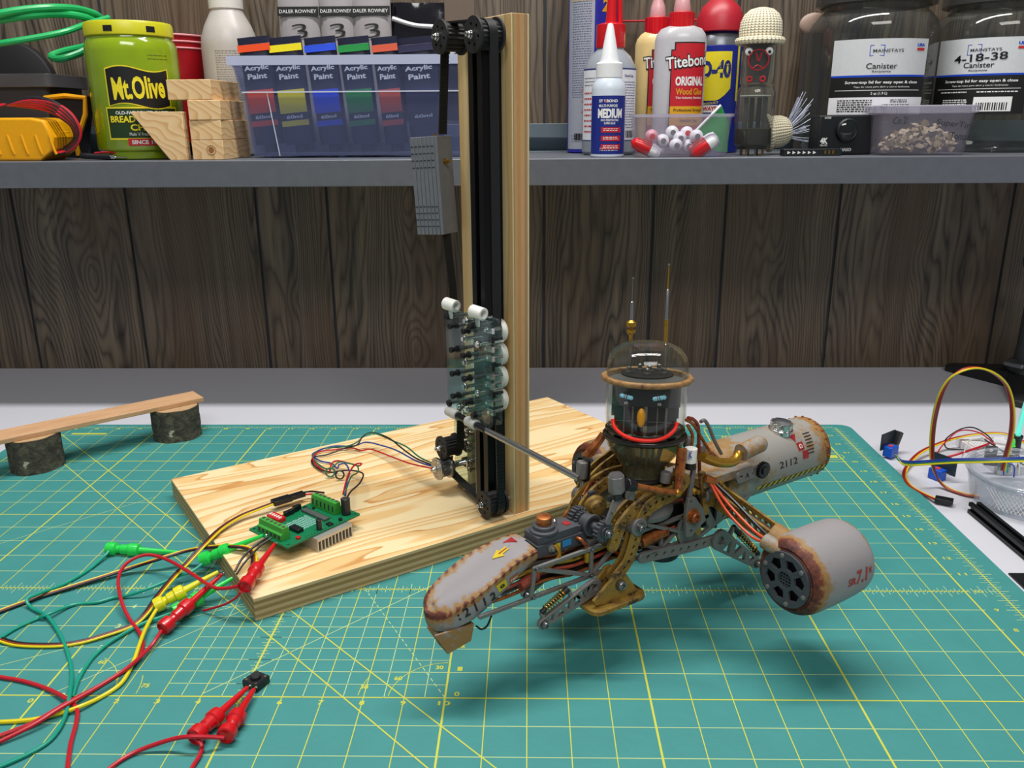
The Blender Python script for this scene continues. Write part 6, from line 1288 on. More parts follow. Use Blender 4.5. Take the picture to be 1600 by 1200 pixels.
for i in range(n+1):
    for k in range(n+1):
        x = -1.6 + 3.4*i/n; z = 5.2*k/n; vs.append((x, -.25 - .35*noise.noise(V((x*1.3, z*1.1, 3))), z + 1.4))
for i in range(n):
    for k in range(n): a = i*(n+1) + k; fs.append((a, a+1, a+n+2, a+n+1))
q_ = len(vs); vs += [(p[0], .35, p[2]) for p in vs[:q_]]; fs += [tuple(q_ + i for i in f) for f in fs]
m.add(vs, fs); m.build('foil', flat('crumpled_black_foil', '15131C', .15, var=.3, sc=1, bump=.2, Coat_Weight=.5), tb)
m = MB(); m.tube([(-1.5, -.55, 5.9), (-.5, -.6, 5.6), (.6, -.6, 5.5), (1.5, -.55, 5.3)], .1, 8); m.build('pale_fold', WHT, tb)
m = MB(); m.box((.9, -.5, 5.1), (2.3, -.1, 7.5)); m.build('label_flap', flatmat('taupe_card', '6E5E50', .5), tb, bevel=.03)
# spray can (tall, blue and white)
Y = 32.3; c = sthing('spray_can', 'tall blue and grey spray can standing behind the glue bottles', 'spray can', 926, Y, v=120); r = (XS(965, Y) - XS(888, Y))/2
lat([(r - .08, 0), (r, .05), (r, 9.5), (r - .3, 9.9)], 'can_body', flatmat('can_navy', '2A2C9C', .3), c)
crect(c, 'grey_panel', flatmat('pale_grey_print', 'A4A8B4', .4), r + .006, -r*1.25, .2, .05, 9.4); ctext(c, GOLDP, r + .012, '20', .75, ZS(940, 12, Y), .62, .5, .04)
crect(c, 'gold_strip', GOLDP, r + .010, .4, ZS(940, 22, Y) - .02, 1.0, ZS(940, 22, Y) + .04)
lines(c, flatmat('blue_grey_print', '5A6080'), cylfn((0, 0, 0), r + .012, -PI/2), -1.15, -.1, 2.6, 7.0, 40, 9, .03); lines(c, flatmat('blue_grey_print', '5A6080'), cylfn((0, 0, 0), r + .012, -PI/2), -1.15, -.1, .5, .9, 3, 8, .03)
crect(c, 'tan_strip', flatmat('tan_strip', 'B0A488', .5), r + .010, -1.3, 6.95, .04, 7.05)
for z in (2.95, 2.45, 1.95):
    m = MB(); F_ = cylfn((0, 0, 0), r + .014, -PI/2); put_poly(m, F_, [(-.55, z), (-.28, z + .27), (-.01, z), (-.28, z - .27)]); m.build('hazard_diamond', REDP, c); m = MB(); F_ = cylfn((0, 0, 0), r + .02, -PI/2); put_poly(m, F_, [(-.46, z), (-.28, z + .18), (-.1, z), (-.28, z - .18)]); m.build('diamond_fill', WHT, c)
    ctext(c, BLKP, r + .026, '!', -.28, z, .05, .18, .03)
for k in range(12): crect(c, 'barcode_bar', BLKP, r + .012, -.95 + .055*k, .62, -.92 + .055*k + .012*(k % 3), .95)
# big glue bottle with red spout
Y = 29.6; c = sthing('glue_bottle', 'large clear glue bottle with white label and red spout', 'glue bottle', 952, Y); r = (XS(994, Y) - XS(911, Y))/2; zs_ = ZS(950, 105, Y)
glue = flat('cloudy_grey_bottle', '8E949C', .25, var=.1); lat([(r - .12, 0), (r, .15), (r, zs_ - .2), (r - .06, zs_), (r - .3, zs_ + .45), (r - .62, zs_ + .75), (.62, zs_ + .9)], 'bottle_body', glue, c)
zc = ZS(950, 72, Y); lat([(.66, zc - .1), (.68, zc), (.66, zc + .9), (.5, zc + .95), (.3, zc + 1.0)], 'red_cap', M['red_p'], c, 28, .01)
m = MB(); m.cyl((0, 0, zc + .9), (.05, 0, zc + 3.4), .26, .16, 16); m.cyl((.42, 0, zc + .5), (.35, 0, zc + 2.6), .12, n=12); m.build('red_spout', M['red_p'], c)
z0, z1 = ZS(950, 218, Y), ZS(950, 110, Y); crect(c, 'white_label', flatmat('label_white', 'E8E8EC', .5), r + .006, -r*1.3, z0, r*1.3, z1); crect(c, 'label_edge', NAVY, r + .01, -r*1.3, z1 - .02, r*1.3, z1 + .04); crect(c, 'label_edge', NAVY, r + .01, -r*1.3, z0 - .04, r*1.3, z0)
F_ = cylfn((0, 0, 0), r + .012, -PI/2); lines(c, NAVY, F_, .62, 1.5, z0 + .5, z1 - .5, 18, 11, .03); ctext(c, NAVY, r + .014, 'FastCap', 1.0, z1 - .3, .55, .14, .02); lines(c, REDP, F_, -1.45, -.75, z0 + .25, z1 - .9, 8, 12, .07); lines(c, BLKP, F_, -1.45, -.7, z1 - .75, z1 - .3, 3, 13, .03)
for k in range(9): crect(c, 'barcode_bar', BLKP, r + .014, .85 + .06*k, z0 + .1, .875 + .06*k + .01*(k % 3), z0 + .42)
# medium super glue bottle
Y = 27.2; c = sthing('super_glue_bottle', 'small white super glue bottle with blue label and pointed nozzle', 'glue bottle', 951, Y); r = (XS(978, Y) - XS(925, Y))/2
wp = flatmat('white_bottle', 'EEF0F2', .35); zt = ZS(950, 122, Y); lat([(r - .03, 0), (r, .03), (r, zt - .5), (r - .04, zt - .25), (r - .2, zt)], 'bottle_body', flat('frosted_white_bottle', 'CDD6E2', .3), c)
lat([(.56, zt), (.58, zt + .02), (.58, zt + .58), (.52, zt + .64), (.42, zt + .66)], 'nozzle_collar', wp, c, 28); lat([(.42, zt + .64), (.16, ZS(953, 44, Y)), (.11, ZS(953, 37, Y)), (.02, ZS(953, 36, Y))], 'nozzle', wp, c, 20)
z0, z1 = ZS(950, 240, Y), ZS(950, 150, Y); crect(c, 'blue_label', flatmat('label_blue', '1A2C86', .4), r + .005, -r*1.35, z0, r*1.35, z1)
ctext(c, WHT, r + .010, 'ST RBOND', .0, z1 - .22, .85, .12, .03); ctext(c, REDP, r + .011, 'A', -.13, z1 - .22, .12, .12, .03); ctext(c, WHT, r + .010, 'MULTI-PURPOSE', .0, z1 - .42, .85, .11, .02); ctext(c, WHT, r + .010, 'MEDIUM', .1, z1 - .74, 1.15, .4, .05)
ctext(c, WHT, r + .010, 'NON PENETRATING', .08, z1 - 1.02, .8, .09, .02); ctext(c, WHT, r + .010, 'SUPER GLUE', .08, z1 - 1.15, .5, .09, .02)
for k in range(3): z = z1 - 1.42 - .36*k; crect(c, 'red_bar', REDP, r + .010, -.3, z - .12, .62, z + .1); lines(c, WHT, cylfn((0, 0, 0), r + .014, -PI/2), -.2, .5, z - .07, z + .07, 2, k, .03)
lines(c, WHT, cylfn((0, 0, 0), r + .010, -PI/2), -.35, .5, z0 + .12, z0 + .3, 2, 7, .025)
# wood glue bottles
def woodglue(u0, u1, Y, label, body, vs_, vc0, vc1, half=False):
    c = sthing('wood_glue_bottle', label, 'glue bottle', (u0 + u1)/2, Y, v=150); r = (XS(u1, Y) - XS(u0, Y))/2; um = (u0 + u1)/2; zs_ = ZS(um, vs_, Y)
    m = MB(); m.lathe([(r - .1, 0), (r, .12), (r, zs_ - .35), (r - .08, zs_ - .1), (r - .25, zs_ + .12), (.5, zs_ + .28), (.48, zs_ + .4)], n=48, sc=(.72, 1)); m.build('bottle_body', body, c)
    z0, z1 = ZS(um, vc1, Y), ZS(um, vc0, Y); k = 24
    m = MB(); P = []
    for i in range(48): a = 2*PI*i/48; q = .56 + (.02 if i % 2 else 0); P.append((q*math.cos(a), q*math.sin(a)))
    m.prism(P, z0, z1); m.build('red_cap', M['red_p'], c, bevel=.02)
    lat([(.36, z1), (.38, z1 + .15), (.33, z1 + .5), (.24, z1 + .75), (.2, z1 + 1.6), (.12, z1 + 1.7)], 'spout', flatmat('rosy_spout', 'D8A0A4', .3), c, 20)
    E = lambda e: (lambda x, z: V(((r + e)*math.sin(x/r), -(r*.72 + e)*math.cos(x/r), z))); zt = ZS(um, vc1 + 26, Y)
    def rc(n_, mt, x0, a, x1, b, e): m = MB(); put_rect(m, E(e), x0, a, x1, b, nx=12); return m.build(n_, mt, c)
    def tx(s_, mt, x, z, w_, h_, b=.03, e=.024, shear=0, rot=0): m = MB(); put_text(m, E(e), s_, x, z, w_, h_, b, shear=shear, rot=rot); m.build('lettering', mt, c)
    o = .12*r; x0, x1 = -.42*r + o, r*1.05 + o
    rc('black_label', BLKP, x0 - .05, .35, x1, zt - .25, .008); rc('black_label', BLKP, x0 + .1, zt - .26, x1, zt + .06, .008)
    rc('red_label', REDP, x0, .4, x1, zt - .3, .014); rc('red_label', REDP, x0 + .16, zt - .3, x1, zt, .014)
    zb_ = ZS(um, 163, Y) - .1; rc('gold_strip', GOLDP, x0, zb_ - .36, x1, zb_, .018); rc('gold_strip', GOLDP, x0, zb_ - .85, x1, zb_ - .42, .018)
    cx = (x0 + x1)/2 + .05; zt2 = ZS(um, 99, Y)
    m = MB(); put_text(m, E(.018), 'Titebond', cx - .1, zt2 + .05, (x1 - x0) + .5, .62, .07, rot=.1); m.build('lettering', BLKP, c)
    tx('Titebond', WHT, cx - .1, zt2 + .06, (x1 - x0) + .42, .5, .02, rot=.1, e=.03); tx('ORIGINAL', WHT, cx, ZS(um, 128, Y), (x1 - x0)*.82, .4, .04); tx('Wood Glue', GOLDP, cx, ZS(um, 144, Y), (x1 - x0)*.78, .28, .02)
    tx('The Industry Standard', WHT, cx, ZS(um, 154, Y), (x1 - x0)*.78, .13, .01); tx('Professional Strength', BLKP, cx, zb_ - .18, (x1 - x0)*.85, .17, .01); tx('Interior Use', BLKP, cx, zb_ - .62, (x1 - x0)*.5, .15, .01)
woodglue(1020, 1099, 29.3, 'nearly empty clear wood glue bottle with red cap', flat('cloudy_clear_bottle', 'B9B8BC', .25, var=.1), 50, 20, 44)
woodglue(990, 1055, 30.9, 'yellow filled wood glue bottle behind the clear one', flat('yellow_glue', 'E2C88A', .3, var=.1), 58, 28, 55)
# blue and yellow can
Y = 31.6; c = sthing('spray_can', 'blue and yellow lubricant spray can with a red cap', 'spray can', 1118, Y, v=150); r = (XS(1156, Y) - XS(1080, Y))/2; zt = ZS(1118, 73, Y)
lat([(r - .05, 0), (r, .05), (r, zt - .03), (r - .08, zt), (r - .1, zt + .15), (r - .3, zt + .65), (r - .35, zt + .75)], 'can_body', flatmat('can_blue', '1A2A8C', .3), c)
lat([(r - .06, zt + .0), (r - .12, zt + .3), (r - .3, zt + .62)], 'grey_shoulder', flatmat('grey_metal_shoulder', '70747A', .3, metal=.5), c)
lat([(r - .08, zt + .62), (r - .05, zt + .66), (r - .08, zt + 1.25), (r - .3, zt + 1.75), (r - .7, zt + 2.1), (.01, zt + 2.15)], 'red_cap', flatmat('dark_red_cap', 'B01C2C', .4), c)
zy0, zy1 = ZS(1118, 158, Y), ZS(1118, 83, Y); m = MB(); F_ = cylfn((0, 0, 0), r + .008, -PI/2); n = 14; vs = []; fs = []
for i in range(n+1): x = -1.3 + 2.0*i/n; vs += [F_(x, zy0 + (.55*max(0, (x)/.7)**1.5 if x > 0 else 0)), F_(x, zy1)]
m.add(vs, [(2*i, 2*i+2, 2*i+3, 2*i+1) for i in range(n)]); m.build('yellow_shield', YELP, c)
ctext(c, NAVY, r + .016, 'WD-40', -.42, ZS(1118, 110, Y), 2.2, .8, .05); crect(c, 'yellow_edge', YELP, r + .008, 1.05, 2.4, 1.2, 5)
crect(c, 'white_tag', WHT, r + .012, -.9, ZS(1118, 176, Y), .15, ZS(1118, 165, Y)); ctext(c, REDP, r + .018, '2 WAYS', -.35, ZS(1118, 170, Y), .85, .2, .04); ctext(c, YELP, r + .014, 'PRODUCT', -.25, zy0 - .12, .8, .1, .01, rot=.1)
crect(c, 'red_tag', REDP, r + .012, -.9, ZS(1118, 192, Y), .2, ZS(1118, 180, Y))
m = MB(); m.cyl((-5.6, .8, ZS(1118, 25, Y)), (-1.0, .9, ZS(1118, 20, Y) - .2), .05, n=8); m.build('red_straw', M['red_p'], c)
# vacuum tube figure with knitted hat
Y = 27.6; c = sthing('tube_figure', 'little figure of two glass tubes with googly eyes and a knitted hat', 'figurine', 1181, Y, v=150); r = (XS(1211, Y) - XS(1151, Y))/2; zt = ZS(1181, 132, Y)
gl = clearm('figure_glass', 'F4F6F4', 1.5, .02, .015)
m = MB(); pr = [(r*.7, .35), (r*.98, .5), (r, .8), (r, zt - .35), (r*.85, zt - .1), (r*.4, zt), (.02, zt)]; m.lathe(pr + [(max(a - .03, .001), b - .03) for a, b in pr[::-1]], n=40, close=True); m.build('body_tube', gl, c)
m = MB(); m.lathe([(r*.75, .28), (r*.93, .55), (r*.93, 1.15), (r*.5, 1.2)], n=32); m.build('dark_getter', flatmat('dark_olive_base', '2E2A1C', .35), c)
for k in range(8): a = 2*PI*k/8 + .3; m = MB(); m.cyl((.5*r*math.cos(a)*1.2, .5*r*math.sin(a)*1.2, 0), (.5*r*math.cos(a)*1.2, .5*r*math.sin(a)*1.2, .35), .04, n=8); m.build('pin', M['rbrass'] if k % 2 else M['steel'], c)
for x in (-.45, -.15, .2, .48): m = MB(); m.box((x*.9 - .1, -.2, 1.15), (x*.9 + .1, .25, zt - .55)); m.build('electrode', flatmat('grey_electrode', '5E605E', .35, metal=.5) if x in (-.45, .48) else flatmat('dark_electrode', '1E1E1E', .4), c, bevel=.02)
m = MB(); m.lathe([(r*.8, zt - .5), (r*.8, zt - .45), (.02, zt - .45)], n=24); m.build('mica_disc', flatmat('mica_white', 'C8C8C0', .4), c)
r2 = (XS(1206, Y) - XS(1154, Y))/2; zh = ZS(1181, 66, Y); m = MB(); pr = [(r2, zt + .02), (r2, zh + .1), (.02, zh + .3)]; m.lathe(pr + [(max(a - .03, .001), b - .02) for a, b in pr[::-1]], n=36, close=True); hd = m.build('head_tube', gl, c)
m = MB(); m.lathe([(r2*.6, zt + .1), (r2*.7, zt + .8), (r2*.7, zh)], n=24); m.build('dark_core', flatmat('dark_core', '4A4644', .4), c)
for x in (-.42, .42):
    m = MB(); m.ball((x, -r2*.86, ZS(1181, 82, Y)), .17, 16, sc=(1, .5, 1)); e_ = m.build('googly_eye', wp, c); m = MB(); m.ball((x + .02, -r2*.86 - .08, ZS(1181, 83, Y)), .07, 10, sc=(1, .4, 1)); m.build('pupil', M['blk'], e_)
m = MB(); zc = ZS(1181, 95, Y); m.torus(.42, .03, (0, -r2*.93, zc), (0, 1, 0), n=28, k=6); m.build('red_face_ring', M['w_red'], c)
m = MB(); m.tube([(-.12, -r2*.97, zc + .3), (0, -r2, zc - .05), (.12, -r2*.97, zc + .3)], .03, 6); m.build('red_nose_wire', M['w_red'], c)
m = MB(); m.tube([(-.2, -r2*.97, zc - .35), (-.02, -r2, zc - .22), (.2, -r2*.97, zc - .35)], .03, 6); m.build('red_mouth_wire', M['w_red'], c)
for x in (-.4, .15): m = MB(); m.torus(.1, .03, (x + .08, -r2*.97, zt + .2), (0, 1, 0), n=16, k=6); m.build('red_coil', M['w_red'], c)
def knit():
    t = NT('cream_knit'); x, y, z = t.xyz(); a = t.ma('ARCTAN2', y, x); s = t.ma('ABSOLUTE', t.ma('SINE', t.ma('MULTIPLY', a, 17.0))); z2 = t.ma('ABSOLUTE', t.ma('SINE', t.ma('ADD', t.ma('MULTIPLY', z, 30.0), t.ma('MULTIPLY', s, 1.2))))
    h_ = t.ma('ADD', t.ma('MULTIPLY', s, .65), t.ma('MULTIPLY', z2, .35)); c_ = t.ramp(h_, [(.1, '7E7258'), (.45, 'D6CBAA'), (.9, 'EFE7CE')]); t.bump(h_, .8, .06); return t.done(c_, .9)
KN = knit()
def hat(par, o, s=1.0, rot=None):
    h_ = bpy.data.objects.new('knitted_hat', None); h_.empty_display_size = .01; COL.objects.link(h_); h_.parent = par; h_.location = V(o)*U
    if rot: h_.rotation_euler = rot
    m = MB(); m.lathe([(.88*s, .1), (.92*s, .5*s), (.88*s, .9*s), (.74*s, 1.2*s), (.5*s, 1.4*s), (.2*s, 1.48*s), (.02, 1.49*s)], n=48); m.build('crown', KN, h_)
    m = MB(); m.torus(.93*s, .15*s, (0, 0, .12*s), n=48, k=12); m.build('rolled_brim', KN, h_); return h_
hat(c, (0, 0, zh - .08), 1.0)
f2 = thing('fallen_hat_tube', 'second cream knitted hat lying on its side with clear bristles sticking out', 'figurine', (XS(1213, 28.6, 215), 28.6, SE + .93), 0)
hat(f2, (-.5, 0, 0), .80, (0, math.radians(82), 0))
rd = random.Random(3)
for k in range(34):
    a = rd.uniform(-.45, 1.5); L_ = rd.uniform(.7, 1.25); m = MB(); p = V((.45 + .25*math.cos(a), rd.uniform(-.4, .4), .55*math.sin(a))); d = V((math.cos(a*.8)*.9, rd.uniform(-.2, .2), math.sin(a)*.9 + .15)); m.tube([p, p + d*L_*.5, p + d*L_ + V((0, 0, .05))], .014, 4, sm=2); m.build('bristle', flatmat('pale_bristle', 'C4CCE0', .3), f2)
# tub of bobbers
Y = 27.0; a, b = XS(989, 26.2, 180), XS(1148, 26.2, 180); tb = thing('clear_tub', 'clear plastic tub holding small red and white floats', 'tub', ((a + b)/2, Y, SE)); hw = (b - a)/2; H = ZS(1060, 178, 26)
TUBM = clearm('clear_tub_plastic', 'F4F2F6', 1.4, .04, .09, 'D8D4E0'); TUBR = clearm('clear_tub_rim', 'F2F0F4', 1.45, .05, .25, 'D8D6E4')
m = MB(); F = lambda s, z, d=0: [(p[0], p[1], z) for p in rrect(-hw*s + d, -1.2*s + d, hw*s - d, 1.2*s - d, .5, 5)]
def rrshell(m, rings):
    n = len(rings[0]); vs = [p for r_ in rings for p in r_]; fs = []
    for i in range(len(rings)-1):
        for k in range(n): k2 = (k+1) % n; fs.append((i*n+k, i*n+k2, (i+1)*n+k2, (i+1)*n+k))
    fs += [tuple(range(n-1, -1, -1)), tuple((len(rings)-1)*n + k for k in range(n))]; m.add(vs, fs)
rrshell(m, [F(.88, .0), F(.9, .08), F(.96, H - .12), F(.955, H - .12, .04), F(.895, .12, .04)]); m.build('tub_wall', TUBM, tb)
m = MB(); rr_ = [F(.97, H - .14), F(1.0, H - .12), F(1.0, H), F(.955, H), F(.95, H - .14)]; n_ = len(rr_[0]); m.add([p for q in rr_ for p in q], [(i*n_+k, i*n_+(k+1) % n_, ((i+1) % 5)*n_+(k+1) % n_, ((i+1) % 5)*n_+k) for i in range(5) for k in range(n_)]); m.build('rim', TUBR, tb)
pos = [(1018, 212, 0), (1035, 219, 1), (1050, 206, 1), (1056, 226, 1), (1075, 230, 1), (1073, 207, 1), (1088, 212, 1), (1062, 215, 1)]
for i, (u, v, kind) in enumerate(pos):
    p = WY(u, v + 1, 26.5 + .3*(i % 3)); rr = .30; p.z = max(p.z, SE + .14 + rr)
    t = thing('float', ('pinkish round float at the left side of the tub', 'clear round float left of the centre of the tub', 'clear round float at the top of the heap in the tub', 'clear round float low in the middle of the tub', 'clear round float low right of the middle of the tub', 'clear round float with a red patch at the top right of the heap', 'clear round float beside the green packet', 'clear round float at the centre of the heap')[i], 'float', p)
    m = MB(); m.ball((0, 0, 0), rr, 20); m.build('ball', flat('pink_float', 'E8A8B4', .2, Coat_Weight=.5) if kind == 0 else flatmat('pearl_float', 'EEF0F4', .12), t); m = MB(); m.lathe([(.12, -.03), (.12, .03), (.05, .04)], (0, -rr, 0), (0, -1, .1), 16); m.build('cap', M['red_p'] if i in (0, 5) else M['chrome'], t)
for i, (u, v, lab) in enumerate(((1010, 232, 'red and white float at the lower left of the tub'), (1100, 228, 'red and white capsule float at the right of the tub'))):
    p = WY(u, v, 26.2); p.z = max(p.z, SE + .38); t = thing('float', lab, 'float', p, 0, rot=(0, math.radians(115 if i == 0 else 55), 0)); r_ = .3 if i == 0 else .36
    m = MB(); m.lathe([(.02, -.75), (r_*.8, -.6), (r_, -.3), (r_, .15)], n=20); m.build('red_end', M['red_p'], t); m = MB(); m.lathe([(r_, .15), (r_, .4), (r_*.8, .62), (.02, .7)], n=20); m.build('white_end', wp, t)
gp = thing('glitter_packet', 'green glitter packet with a white edge standing in the clear tub', 'packet', WY(1108, 205, 27.0)); A = [WY(u, v, 27.0) for u, v in ((1088, 206), (1128, 166), (1139, 198), (1136, 238), (1118, 236))]; o = WY(1108, 205, 27.0)
m = MB(); m.prism([((p - o).x, (p - o).z) for p in A][::-1], -.04, .04, F=FXZ(0)); m.build('packet_body', flat('green_glitter', '2EB058', .3, .2, var=.5, sc=20, bump=.5), gp); m = MB(); m.tube([A[0] - o + V((-.08, -.06, 0)), A[1] - o + V((-.06, -.06, .04))], .06, 8, sm=0); m.build('white_edge', wp, gp)
# camera
Y = 27.6; a, b = XS(1279, Y - .5, 205), XS(1350, Y - .5, 205); c = thing('action_camera', 'small black action camera standing between the hat and the shell tub', 'camera', (a, Y - .5, SE), math.radians(8)); w_ = (b - a)*1.0 + .55; H = ZS(1320, 180, Y - .5)
m = MB(); m.box((0, 0, 0), (w_, .95, H)); m.build('camera_body', flatmat('camera_black', '14171A', .45), c, bevel=.07, seg=3)
lx = XS(1326, Y - .6, 203) - a; lz = ZS(1326, 203, Y - .6); m = MB(); m.lathe([(.50, -.02), (.50, .16), (.43, .22), (.40, .2), (.0, .19)], (lx, 0, lz), (0, -1, 0), 36); ln_ = m.build('lens_ring', flatmat('camera_black', '14171A', .45), c, bevel=.01)
m = MB(); m.lathe([(.39, .2), (.3, .26), (.12, .29), (.0, .3)], (lx, 0, lz), (0, -1, 0), 28); m.build('lens_glass', flat('dark_lens_glass', '06100C', .05, Coat_Weight=1.0), ln_)
F_ = lambda x, z: V((x, -.012, z)); P = lambda u: XS(u, Y - .55, 215) - a
for s_, u, v, w2, h2, b2 in (('4K', 1289, 220, .36, .26, .05), ('Ultra HD', 1289, 227, .34, .09, .01), ('HASO', 1327, 234, .5, .14, .03), ('6X7000', 1292, 184, .3, .09, .01)): m = MB(); put_text(m, F_, s_, P(u), ZS(u, v, Y - .55), w2, h2, b2); m.build('lettering', WHT, c)
m = MB(); m.box((w_, .2, H*.35), (w_ + .02, .7, H*.5)).box((w_, .2, H*.6), (w_ + .02, .7, H*.75)) if 0 else m.box((w_, .2, H*.35), (w_ + .02, .7, H*.5)); m.build('side_port', flatmat('port_grey', '3A3E42', .5), c)
a = XS(1222, 26.6, 238); b = XS(1312, 26.6, 238); c = thing('arrow_strip', 'flat black strip with white arrows lying in front of the camera', 'module', (a, 26.35, SE)); L_ = b - a
m = MB(); m.box((0, 0, 0), (L_, .6, .30)); m.build('strip_body', flatmat('camera_black', '14171A', .45), c, bevel=.02)
for k in range(6): x = XS(1232 + 8*k, 26.35, 238) - a; m = MB(); m.add([(x - .05, -.006, .08), (x + .09, -.006, .15), (x - .05, -.006, .22)], [(0, 1, 2)]); m.build('arrow_mark', WHT, c)
for k in range(3): x = XS(1288 + 6*k, 26.35, 238) - a; m = MB(); m.box((x, -.02, .08), (x + .08, 0, .24)); m.build('gold_contact', M['brass'], c)
# tub of dried pieces
a, b = XS(1372, 26.3, 170), XS(1535, 26.3, 170); Y = 27.15; tb2 = thing('clear_tub', 'clear plastic tub of dried shells with handwriting on it', 'tub', ((a + b)/2, Y, SE)); hw = (b - a)/2; H = ZS(1450, 166, 26.6)
F = lambda s, z, d=0: [(p[0], p[1], z) for p in rrect(-hw*s + d, -1.0*s + d, hw*s - d, 1.0*s - d, .45, 5)]
m = MB(); rrshell(m, [F(.80, .0), F(.84, .08), F(.93, H - .28), F(.925, H - .28, .04), F(.82, .12, .04)]); m.build('tub_wall', TUBM, tb2)
m = MB(); rr_ = [F(.93, H - .3), F(.99, H - .26), F(1.0, H), F(.96, H + .04), F(.93, H - .1)]; m.add([p for q in rr_ for p in q], [(i*n_+k, i*n_+(k+1) % n_, ((i+1) % 5)*n_+(k+1) % n_, ((i+1) % 5)*n_+k) for i in range(5) for k in range(n_)]); m.build('rim', TUBR, tb2)
m = MB(); m.box((-hw*.97, -.97, H - .02), (hw*.97, .97, H + .05)); m.build('lid', TUBR, tb2, bevel=.03)
F_ = lambda x, z: V((x, -.86 - .09*z, z)); X_ = lambda u: XS(u, 26.4, 195) - (a + b)/2
for s_, u, v, w2, h2, ro in (("SuperTiny", 1490, 195, 1.7, .32, .12), ('Tomato', 1502, 213, 1.0, .3, .08), ('Co.2!', 1403, 188, .62, .3, .05)): m = MB(); put_text(m, F_, s_, X_(u), ZS(u, v, 26.4), w2, h2, .0, rot=-ro if u > 1450 else ro); m.build('lettering', flatmat('marker_ink', '30343C', .5), tb2)
chips = MB(); rd = random.Random(5)
for k in range(150):
    x, y = rd.uniform(-hw*.66, hw*.66), rd.uniform(-.66, .66); z = .2 + rd.random()*(.45 + .75*math.exp(-((x - .1)/1.1)**2)); T = Matrix.Translation((x, y, z)) @ Euler((rd.uniform(-1, 1), rd.uniform(-1, 1), rd.uniform(0, 6))).to_matrix().to_4x4(); s_ = rd.uniform(.09, .2)
    chips.T = T; chips.add([(-s_, -s_*.6, 0), (s_*.8, -s_*.7, .03), (s_, s_*.5, 0), (0, s_, .08), (-s_*.9, s_*.5, .02), (0, 0, .1)], [(0, 1, 5), (1, 2, 5), (2, 3, 5), (3, 4, 5), (4, 0, 5), (4, 3, 2, 1, 0)])
o = chips.build('dried_pieces', flat('cream_shell', 'F0E2BC', .7, var=.4, sc=3), loc=((a + b)/2, Y, SE)); tag(o, 'heap of cream coloured dried shell fragments inside the tub', 'shells', kind='stuff')
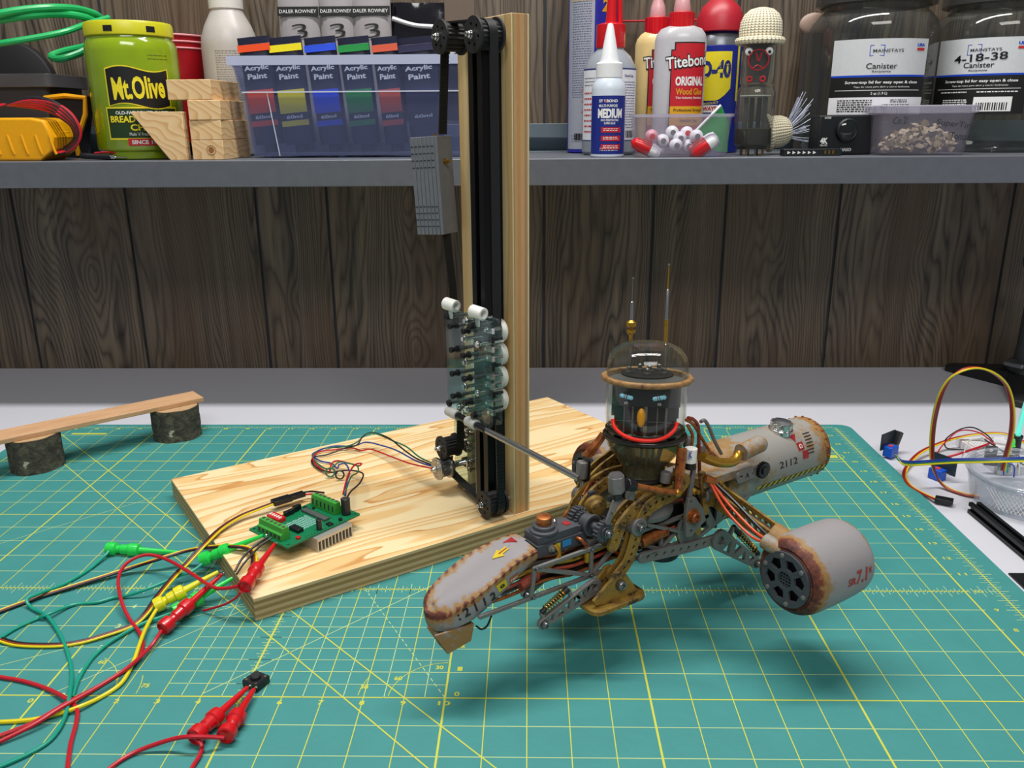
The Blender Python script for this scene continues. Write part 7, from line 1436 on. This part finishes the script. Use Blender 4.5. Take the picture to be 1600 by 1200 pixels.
# screw-top canisters
CG = clearm('canister_plastic', 'F0F2F0', 1.5, .03, .015, k=1.1)
def canister(u0, u1, Y, label, lab2, ul0, ul1, vt, vb, date=False):
    um = (u0 + u1)/2; c = sthing('canister', label, 'canister', um, Y, v=160); r = (XS(u1, Y) - XS(u0, Y))/2; zs_ = ZS(um, 34, Y)
    pr = [(r*.8, 0), (r*.92, .06), (r*.97, .3), (r, .8), (r, zs_ - .5), (r*.97, zs_ - .1), (r*.86, zs_ + .28), (r*.8, zs_ + .4), (r*.8, zs_ + .7)]
    m = MB(); m.lathe(pr + [(q - .03, z + .0) for q, z in pr[::-1][:-1]] + [(r*.8, .04), (.01, .04), (.01, 0)], n=56, close=True); m.build('clear_body', CG, c)
    m = MB(); m.lathe([(r*.84, zs_ + .62), (r*.92, zs_ + .66), (r*.92, zs_ + 1.3), (r*.86, zs_ + 1.36), (.01, zs_ + 1.36), (.01, zs_ + 1.3), (r*.85, zs_ + 1.25)], n=56, close=True); m.build('screw_lid', clearm('smoke_lid', 'B8B8B4', 1.5, .08, .22, '70706E'), c)
    x0, x1 = XS(ul0, Y - r) - XS(um, Y), XS(ul1, Y - r) - XS(um, Y); z1, z0 = ZS(um, vt, Y - r), ZS(um, vb, Y - r)
    F0 = cylfn((0, 0, 0), r + .01, -PI/2); s0 = r*math.asin((ul0 - um)/(u1 - um)*.98); s1 = r*math.asin((ul1 - um)/(u1 - um)*.98); h = z1 - z0
    def pz(v): return ZS(um, v, Y - r)
    zm = pz(vt + 60) if vt > 58 else pz(vt + 58)
    def R_(n_, mt, a_, b_, c_, d_, e=0): m = MB(); put_rect(m, cylfn((0, 0, 0), r + .01 + e, -PI/2), a_, b_, c_, d_, nx=14); m.build(n_, mt, c)
    def X(s_, mt, x, v, w_, h_, b=.01): m = MB(); put_text(m, cylfn((0, 0, 0), r + .024, -PI/2), s_, x, pz(v), w_, h_, b); m.build('lettering', mt, c)
    LG = flatmat('label_pale_grey', 'CFD2D4', .5); sm_ = (s0 + s1)/2; W_ = s1 - s0
    R_('label_top', LG, s0, pz(vt + 57), s1, z1); R_('blue_line', flatmat('bright_blue_line', '1646C8', .4), s0, pz(vt + 60), s1, pz(vt + 57)); R_('label_black', BLKP, s0, pz(vt + 92) if not date else z0, s1, pz(vt + 60))
    m = MB(); F3 = cylfn((0, 0, 0), r + .02, -PI/2); bx0, bx1 = sm_ - W_*.13, sm_ + W_*.01; q0, q1 = pz(vt + 27), pz(vt + 10); t_ = .025
    for A_ in ((bx0, q0, bx1, q0 + t_), (bx0, q1 - t_, bx1, q1), (bx0, q0, bx0 + t_, q1), (bx1 - t_, q0, bx1, q1)): put_rect(m, F3, *A_)
    m.build('logo_square', flatmat('bright_blue_line', '1646C8', .4), c)
    X('MAINSTAYS', flatmat('grey_print2', '3C3E44', .5), sm_ + W_*.05, vt + 19, W_*.30, .13); X('Canister', BLKP, sm_ + W_*.0, vt + 43, W_*.3, .24, .01); X('Recipiente', BLKP, sm_, vt + 52, W_*.18, .11, .01)
    X('Screw-top lid for easy open & close', WHT, sm_ + W_*.03, vt + 69, W_*.74, .16, .02); X('Tapa de rosca para abrir y cerrar facilmente', WHT, sm_ + W_*.03, vt + 76, W_*.56, .09, 0)
    R_('white_rule', WHT, s0 + W_*.06, pz(vt + 81.4), s1 - W_*.06, pz(vt + 80.6), .012); X('USA', flatmat('bright_blue_line', '1646C8', .4), s1 - W_*.1, vt + 10, W_*.1, .13, .05); R_('red_dash', REDP, s1 - W_*.15, pz(vt + 19), s1 - W_*.05, pz(vt + 15), .012)
    fn = cylfn((0, 0, 0), r + .026, -PI/2)
    if not date:
        X('2 qt (1.9 L)', WHT, sm_ + W_*.0, vt + 86.5, W_*.16, .14, .01); R_('label_bottom', flatmat('label_white', 'E8E8EC', .5), s0, z0, s1, pz(vt + 92))
        lines(c, BLKP, fn, s0 + W_*.1, sm_ - W_*.06, z0 + .1, pz(vt + 95), 6, 21, .045); lines(c, BLKP, fn, sm_ + W_*.12, sm_ + W_*.3, pz(vt + 101), pz(vt + 95), 2, 22, .04)
        for k in range(16): R_('barcode_bar', BLKP, sm_ + W_*(.04 + .019*k), z0, sm_ + W_*(.047 + .019*k + .003*(k % 3)), pz(vt + 103), .014)
    else:
        lines(c, WHT, fn, s0 + W_*.12, s0 + W_*.42, pz(vt + 88), pz(vt + 84), 1, 23, .05); lines(c, WHT, fn, sm_ + W_*.02, s1 - W_*.08, pz(vt + 88), pz(vt + 84), 1, 24, .05); lines(c, WHT, fn, s0 + W_*.16, sm_ - W_*.06, z0 + .4, pz(vt + 97), 3, 25, .05)
        R_('white_box', WHT, sm_ + 0, pz(vt + 117), s1 - W_*.13, pz(vt + 94), .012)
        for k in range(14): R_('barcode_bar', BLKP, sm_ + W_*(.03 + .022*k), pz(vt + 115), sm_ + W_*(.038 + .022*k + .003*(k % 3)), pz(vt + 103), .018)
        m = MB(); put_text(m, cylfn((0, 0, 0), r + .03, -PI/2), '4-18-38', sm_ + W_*.0, pz(vt + 31), W_*.53, .33, .012, rot=.05); m.build('handwriting', M['blk'], c)
canister(1257, 1446, 31.1, 'clear canister with a plain printed label, left of the two', '', 1299, 1430, 60, 179)
canister(1452, 1636, 31.1, 'clear canister with a date handwritten on its label', '', 1466, 1592, 57, 178, True)
c = thing('peach_disc', 'peach coloured rounded lid behind the left canister', 'lid', WY(1272, 38, 33.2)); m = MB(); m.ball((0, 0, 0), .72, 24, sc=(1, .25, .75)); m.build('lid_shell', flat('peach_plastic', 'A88E80', .5), c)
m = MB(); m.box((-.5, -.1, -7), (.5, .1, -.4)) ; m.build('lid_post', flatmat('dark_core', '4A4644', .4), c)
